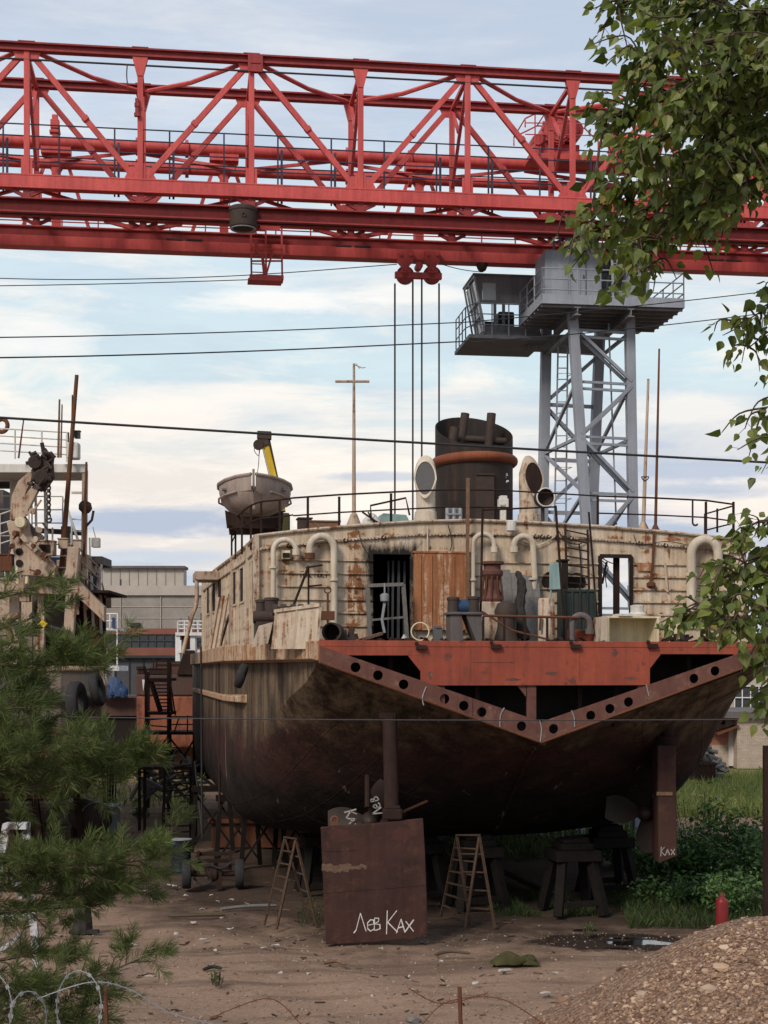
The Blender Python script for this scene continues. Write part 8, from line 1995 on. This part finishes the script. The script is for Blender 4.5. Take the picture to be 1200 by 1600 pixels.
bush('leafy_bush', 'grey green feathery bush behind the tall one', 1090, 0, 50, 1.2, 1.0, 2.1, 1500, .10, 'grass', g_)
bush('leafy_bush', 'sprawling bush in front of the dense ones, left of the red cylinder', 1080, 0, 36, 1.5, .9, .75, 1600, .14, grp=g_)
bush('leafy_bush', 'bush just behind the red cylinder', 1150, 0, 34.6, 1.0, .8, .95, 1300, .13, grp=g_)
for px, py, h_, lb in ((920, 1462, .32, 'small green weed at the edge of the puddle'), (222, 1280, .5, 'small weed on the far yard between the ships'), (338, 1540, .28, 'small weed on the bare soil at the bottom, right of the pine'), (105, 1445, .2, 'tiny weed by the black stump')):
    p = G(px, py); bush('weed', lb, px, 0, p.y, .18 if h_ < .4 else .5, .15, h_, 60 if h_ < .4 else 220, .07 if h_ < .4 else .14)
def blades(name, lbl, n, region, h_, mt, w_=.02, lean=.35):
    F_ = Fast()
    for i in range(n):
        p, hk = region(); a = rnd.uniform(0, 6.28); l = h_ * hk * rnd.uniform(.5, 1.15); w = Vector((math.cos(a), math.sin(a), 0)) * w_; d = Vector((rnd.gauss(0, lean), rnd.gauss(0, lean), 1)).normalized()
        m_ = p + d * l * .55; e = m_ + (d + Vector((rnd.gauss(0, .35), rnd.gauss(0, .35), -.25))).normalized() * l * .5
        F_.poly([p - w, p + w, m_ + w * .7, e, m_ - w * .7], [(0, 1, 2, 3, 4)])
    o = kind(F_.build(name, M[mt]), 'stuff'); o['label'] = lbl; return o
def reg(px0, px1, Y0, Y1, f=None):
    def r():
        Y = rnd.uniform(Y0, Y1); x = rnd.uniform(px0, px1); p = W(x, 0, Y); p.z = -.05; return p, (f(x, Y) if f else 1)
    return r
blades('tall_grass', 'tall pale green grass before the brick house', 14000, reg(1050, 1330, 58, 80), .72, 'grass', .02)
blades('far_grass', 'grass seen beyond the keel', 5000, reg(740, 1060, 62, 80), .9, 'grass', .025)
blades('far_weeds', 'weeds beyond the keel trestles', 3500, reg(700, 1000, 45, 61), .55, 'grass_dim', .02)
blades('low_weeds', 'low dim weeds among the trestles', 4500, reg(760, 990, 34.5, 38.5, lambda x, Y: .5 + .5 * math.sin(x * .06 + Y)), .34, 'grass_dim', .011)
blades('low_weeds', 'low dim weeds below the bushes', 3500, reg(980, 1230, 33, 37), .34, 'grass_dim', .011)
blades('low_weeds', 'thin weeds beside the broad rudder', 160, reg(465, 515, 33, 37), .22, 'grass_dim', .009)
blades('sparse_weeds', 'sparse weeds on the far yard', 2500, reg(120, 320, 62, 95), .5, 'grass', .02)
# far wood behind everything
F_ = Fast(); 
for i in range(9000):
    x = rnd.uniform(-90, 160); y = 190 + rnd.uniform(0, 8); hmax = 11 + 3 * math.sin(x * .13) + 2 * math.sin(x * .41 + 1); z = hmax * (1 - rnd.random() ** 1.8); d = Vector((rnd.gauss(0, 1), rnd.gauss(-.3, 1), rnd.gauss(0, .6))).normalized(); leaf(F_, Vector((x, y, z)), d, Vector((0, -.6, .6)) + rv(.3), rnd.uniform(.7, 1.5), 1.0, rnd)
o = kind(F_.build('far_wood', M['bush']), 'stuff'); o['label'] = 'far dark green wood on the horizon'

# ---- gravel heap
rnd = random.Random(31)
GA = Vector((W(1238, 0, 20.6).x, 20.6, 0)); GH = 2.85; GR = 4.25
def gh(x, y):
    r = math.hypot(x - GA.x, (y - GA.y)); a = math.atan2(y - GA.y, x - GA.x)
    R_ = GR * (1 + .07 * math.sin(3 * a + .5) + .05 * math.sin(5 * a + 2)); t = min(1, r / R_)
    h_ = GH * (1 - t) ** 1.0; h_ -= .42 * math.exp(-(r / .8) ** 2)
    return h_ + .05 * math.sin(x * 3.1 + y) * math.sin(y * 2.7) * (1 - t) - .04
mb = MB(); n_ = 90; rows = [[Vector((GA.x - 6 + 12 * i / n_, GA.y - 6 + 12 * j / n_, 0)) for i in range(n_ + 1)] for j in range(n_ + 1)]
for r in rows:
    for p in r: p.z = max(gh(p.x, p.y), -.3) if math.hypot(p.x - GA.x, p.y - GA.y) < GR * 1.12 else -.3
mb.rings(rows, False, False, close=False)
def heapmat():
    t = NT('crushed stone heap'); v1 = t.voro(17, out='Color'); vd = t.voro(17); v2 = t.voro(40, out='Color')
    g = t.ramp(t.xyz(v1)[0], [(0., (.11, .066, .045)), (.5, (.24, .15, .10)), (1., (.37, .26, .185))]); g2 = t.ramp(t.xyz(v2)[0], [(0., (.09, .055, .038)), (1., (.29, .19, .135))])
    c = t.mix(t.ramp(vd, [(.35, 0.), (.6, 1.)]), g, g2); t.color(c); t.rough(.95); t.spec(.15)
    t.bump(t.math('SUBTRACT', 1.0, t.math('ADD', vd, t.math('MULTIPLY', t.voro(40), .4))), 1.0, .05); return t.mat
heap = kind(mb.build('gravel_heap', heapmat(), smooth=180), 'stuff'); heap['label'] = 'heap of brown crushed stone at the lower right'
if heap.data.polygons[100].normal.z < 0: heap.data.flip_normals()
ICO = [(0, 0, -1), (.72, -.53, -.45), (-.28, -.85, -.45), (-.89, 0, -.45), (-.28, .85, -.45), (.72, .53, -.45), (.28, -.85, .45), (-.72, -.53, .45), (-.72, .53, .45), (.28, .85, .45), (.89, 0, .45), (0, 0, 1)]
ICF = [(0,1,2),(1,0,5),(0,2,3),(0,3,4),(0,4,5),(1,5,10),(2,1,6),(3,2,7),(4,3,8),(5,4,9),(1,10,6),(2,6,7),(3,7,8),(4,8,9),(5,9,10),(6,10,11),(7,6,11),(8,7,11),(9,8,11),(10,9,11)]
def stone(F_, p, s):
    q = Matrix.Rotation(rnd.uniform(0, 6.28), 3, 'Z') @ Matrix.Rotation(rnd.uniform(-.6, .6), 3, 'X'); sx, sy, sz = s * rnd.uniform(.7, 1.4), s * rnd.uniform(.6, 1.1), s * rnd.uniform(.4, .85)
    F_.poly([p + q @ Vector((a * sx * rnd.uniform(.75, 1.2), b * sy * rnd.uniform(.75, 1.2), c * sz * rnd.uniform(.75, 1.2))) for a, b, c in ICO], ICF)
F_ = Fast()
for i in range(13000):
    a = rnd.uniform(-PI, PI) if rnd.random() < .12 else rnd.uniform(-PI * 1.02, .1); r = GR * 1.12 * math.sqrt(rnd.random()); x, y = GA.x + r * math.cos(a), GA.y + r * math.sin(a)
    s = .015 + .036 * rnd.random() ** 2.2 + (.07 * rnd.random() if rnd.random() < (.012 + .03 * (r / GR) ** 3) else 0)
    stone(F_, Vector((x, y, max(gh(x, y), -.06) + s * .15)), s)
o = kind(F_.build('gravel_stones', M['stone']), 'stuff'); o['label'] = 'loose crushed stones covering the gravel heap'
F_ = Fast()
for i in range(7000):
    Y = 22.5 + 10 * rnd.random() ** 1.8; x = rnd.uniform(60, 1200); p = W(x, 0, Y); s = .008 + .022 * rnd.random() ** 3; stone(F_, Vector((p.x, p.y, gheight(p.x, p.y) + s * .2)), s)
o = kind(F_.build('yard_pebbles', M['pebble']), 'stuff'); o['label'] = 'small pebbles on the bare brown soil'
for px, py, s, lb in ((1005, 1557, .13, 'pale angular stone on the left slope of the gravel heap'), (1108, 1546, .12, 'pale broken stone in the middle of the gravel heap'), (975, 1512, .09, 'small pale stone near the top edge of the gravel heap'), (645, 1593, .16, 'flat grey stone at the bottom edge of the yard')):
    F_ = Fast(); d = W(px, py, 1) - Vector((0, 0, H)); t_ = 15.0
    while t_ < 30 and (H + d.z * t_) > max(gh(d.x * t_, t_) if px > 700 else -.05, -.05): t_ += .01
    p = Vector((d.x * t_, t_, H + d.z * t_)); stone(F_, Vector(), s); 
    me = F_.build('stone', M['stone_pale'] if px != 645 else M['wood_grey']); me.location = p; tag(me, lb, 'stone')

F_ = Fast()
for i in range(230):
    Y = rnd.uniform(24, 46); c = W(rnd.gauss(500, 330), 0, Y); k_ = rnd.random()
    for q in range(rnd.randint(1, 4)):
        p = c + Vector((rnd.gauss(0, .2), rnd.gauss(0, .25), 0)); p.z = gheight(p.x, p.y) + .012; a = rnd.uniform(0, 3.14); l = rnd.uniform(.02, .1); d = Vector((math.cos(a), math.sin(a), rnd.uniform(-.02, .08))) * l; w = Vector((-math.sin(a), math.cos(a), 0)) * rnd.uniform(.006, .02); u = Vector((0, 0, .014))
        F_.poly([p - d - w, p - d + w, p + d + w, p + d - w, p - d - w + u, p - d + w + u, p + d + w + u, p + d - w + u], [(3, 2, 1, 0), (4, 5, 6, 7), (0, 1, 5, 4), (1, 2, 6, 5), (2, 3, 7, 6), (3, 0, 4, 7)])
M['debris'] = island('yard debris', [(0., (.02, .016, .014)), (.5, (.07, .045, .03)), (.9, (.16, .12, .09)), (1., (.3, .28, .26))], .9, 0, .1)
o = kind(F_.build('yard_debris', M['debris']), 'stuff'); o['label'] = 'chips and splinters strewn on the yard soil'
# ---- boundary fence with razor wire below the viewpoint
FYY = 8.4
fz = W(0, 1640, FYY).z
for px, top_y, lb in ((165, 1545, 'rusty fence rod beside the razor wire coil at the lower left'), (718, 1542, 'rusty fence rod at the bottom, left of the gravel heap'), (1420, 1545, 'rusty fence rod outside the right edge')):
    if px > 1300: continue
    p = W(px, 0, FYY); mb = MB().tube([Vector((p.x, p.y, 0)), Vector((p.x + .01, p.y, fz)), W(px, top_y, FYY)], .012, 6).bar(Vector((p.x, p.y, 0)), Vector((p.x, p.y, fz)), .05, .05); tag(mb.build('fence_rod', M['rust']), lb, 'post')
mb = MB()
for i in range(int(16 / .12)): pass
p0, p1 = W(-700, 0, FYY), W(1900, 0, FYY)
mb = MB().span((p0.x, FYY + .03, .0), (p1.x, FYY + .12, fz - .15))
for k_ in range(14): x = p0.x + (p1.x - p0.x) * k_ / 13; mb.span((x - .08, FYY - .02, 0), (x + .08, FYY + .16, fz - .1))
tag(mb.build('panel_fence', M['concrete']), 'concrete panel fence just below the frame under the razor wire', 'fence')
M['razor'] = plain('galvanised razor wire', (.26, .265, .28), (.17, .175, .19), .45, 20, metal=.3, bump=0)
def razor(px0, px1, R_, n, seed, zc, lbl):
    rr = random.Random(seed); mb = MB(); pts = []; N = n * 28
    for i in range(N + 1):
        t = i / N; a = 2 * PI * n * t; px = px0 + (px1 - px0) * t; c = W(px, zc, FYY - .1); k_ = 1 + .18 * math.sin(a * .37 + seed)
        pts.append(c + Vector((R_ * .75 * k_ * math.cos(a), R_ * .55 * math.sin(a * .5), R_ * k_ * math.sin(a))))
    mb.tube(pts, .0035, 5)
    L_ = 0
    for p, q in zip(pts, pts[1:]):
        L_ += (q - p).length
        if L_ > .055:
            L_ = 0; d = (q - p).normalized(); s = d.cross(Vector((0, 1, 0)))
            if s.length < .1: s = Vector((0, 0, 1))
            s = s.normalized() * .014; m_ = (p + q) / 2; mb.add([m_ - d * .014 - s * .7, m_ - d * .004, m_ - d * .014 + s * .7, m_ + d * .014 + s * .7, m_ + d * .004, m_ + d * .014 - s * .7], [(0, 1, 2, 3, 4, 5)])
    tag(mb.build('razor_wire', M['razor']), lbl, 'razor wire')
razor(-40, 175, .235, 3, 2, 1597, 'coiled pale razor wire at the lower left corner in front of the pine')
mb = MB()
for pts in ([(60, 1560), (140, 1535), (200, 1545), (260, 1580), (330, 1600)], [(330, 1590), (420, 1560), (470, 1600)], [(660, 1600), (700, 1565), (780, 1560), (850, 1600)], [(640, 1545), (690, 1568), (760, 1552)]):
    mb = MB().tube(catmull([W(x, y, FYY + .0) for x, y in pts], 8), .003, 5)
    P = catmull([W(x, y, FYY) for x, y in pts], 8)
    for p in P[::2]: mb.bar(p + Vector((-.012, 0, -.012)), p + Vector((.012, 0, .012)), .003, .003).bar(p + Vector((.012, 0, -.012)), p + Vector((-.012, 0, .012)), .003, .003)
    tag(mb.build('barbed_wire', M['rust'] if pts[0][0] > 300 else M['razor']), {60: 'loose strand of pale barbed wire beside the coil at the lower left', 330: 'thin rusty barbed strand in front of the bare soil, right of the pine', 660: 'thin rusty barbed strand around the fence rod by the gravel', 640: 'short rusty barbed strand above the fence rod by the gravel'}[pts[0][0]], 'barbed wire')
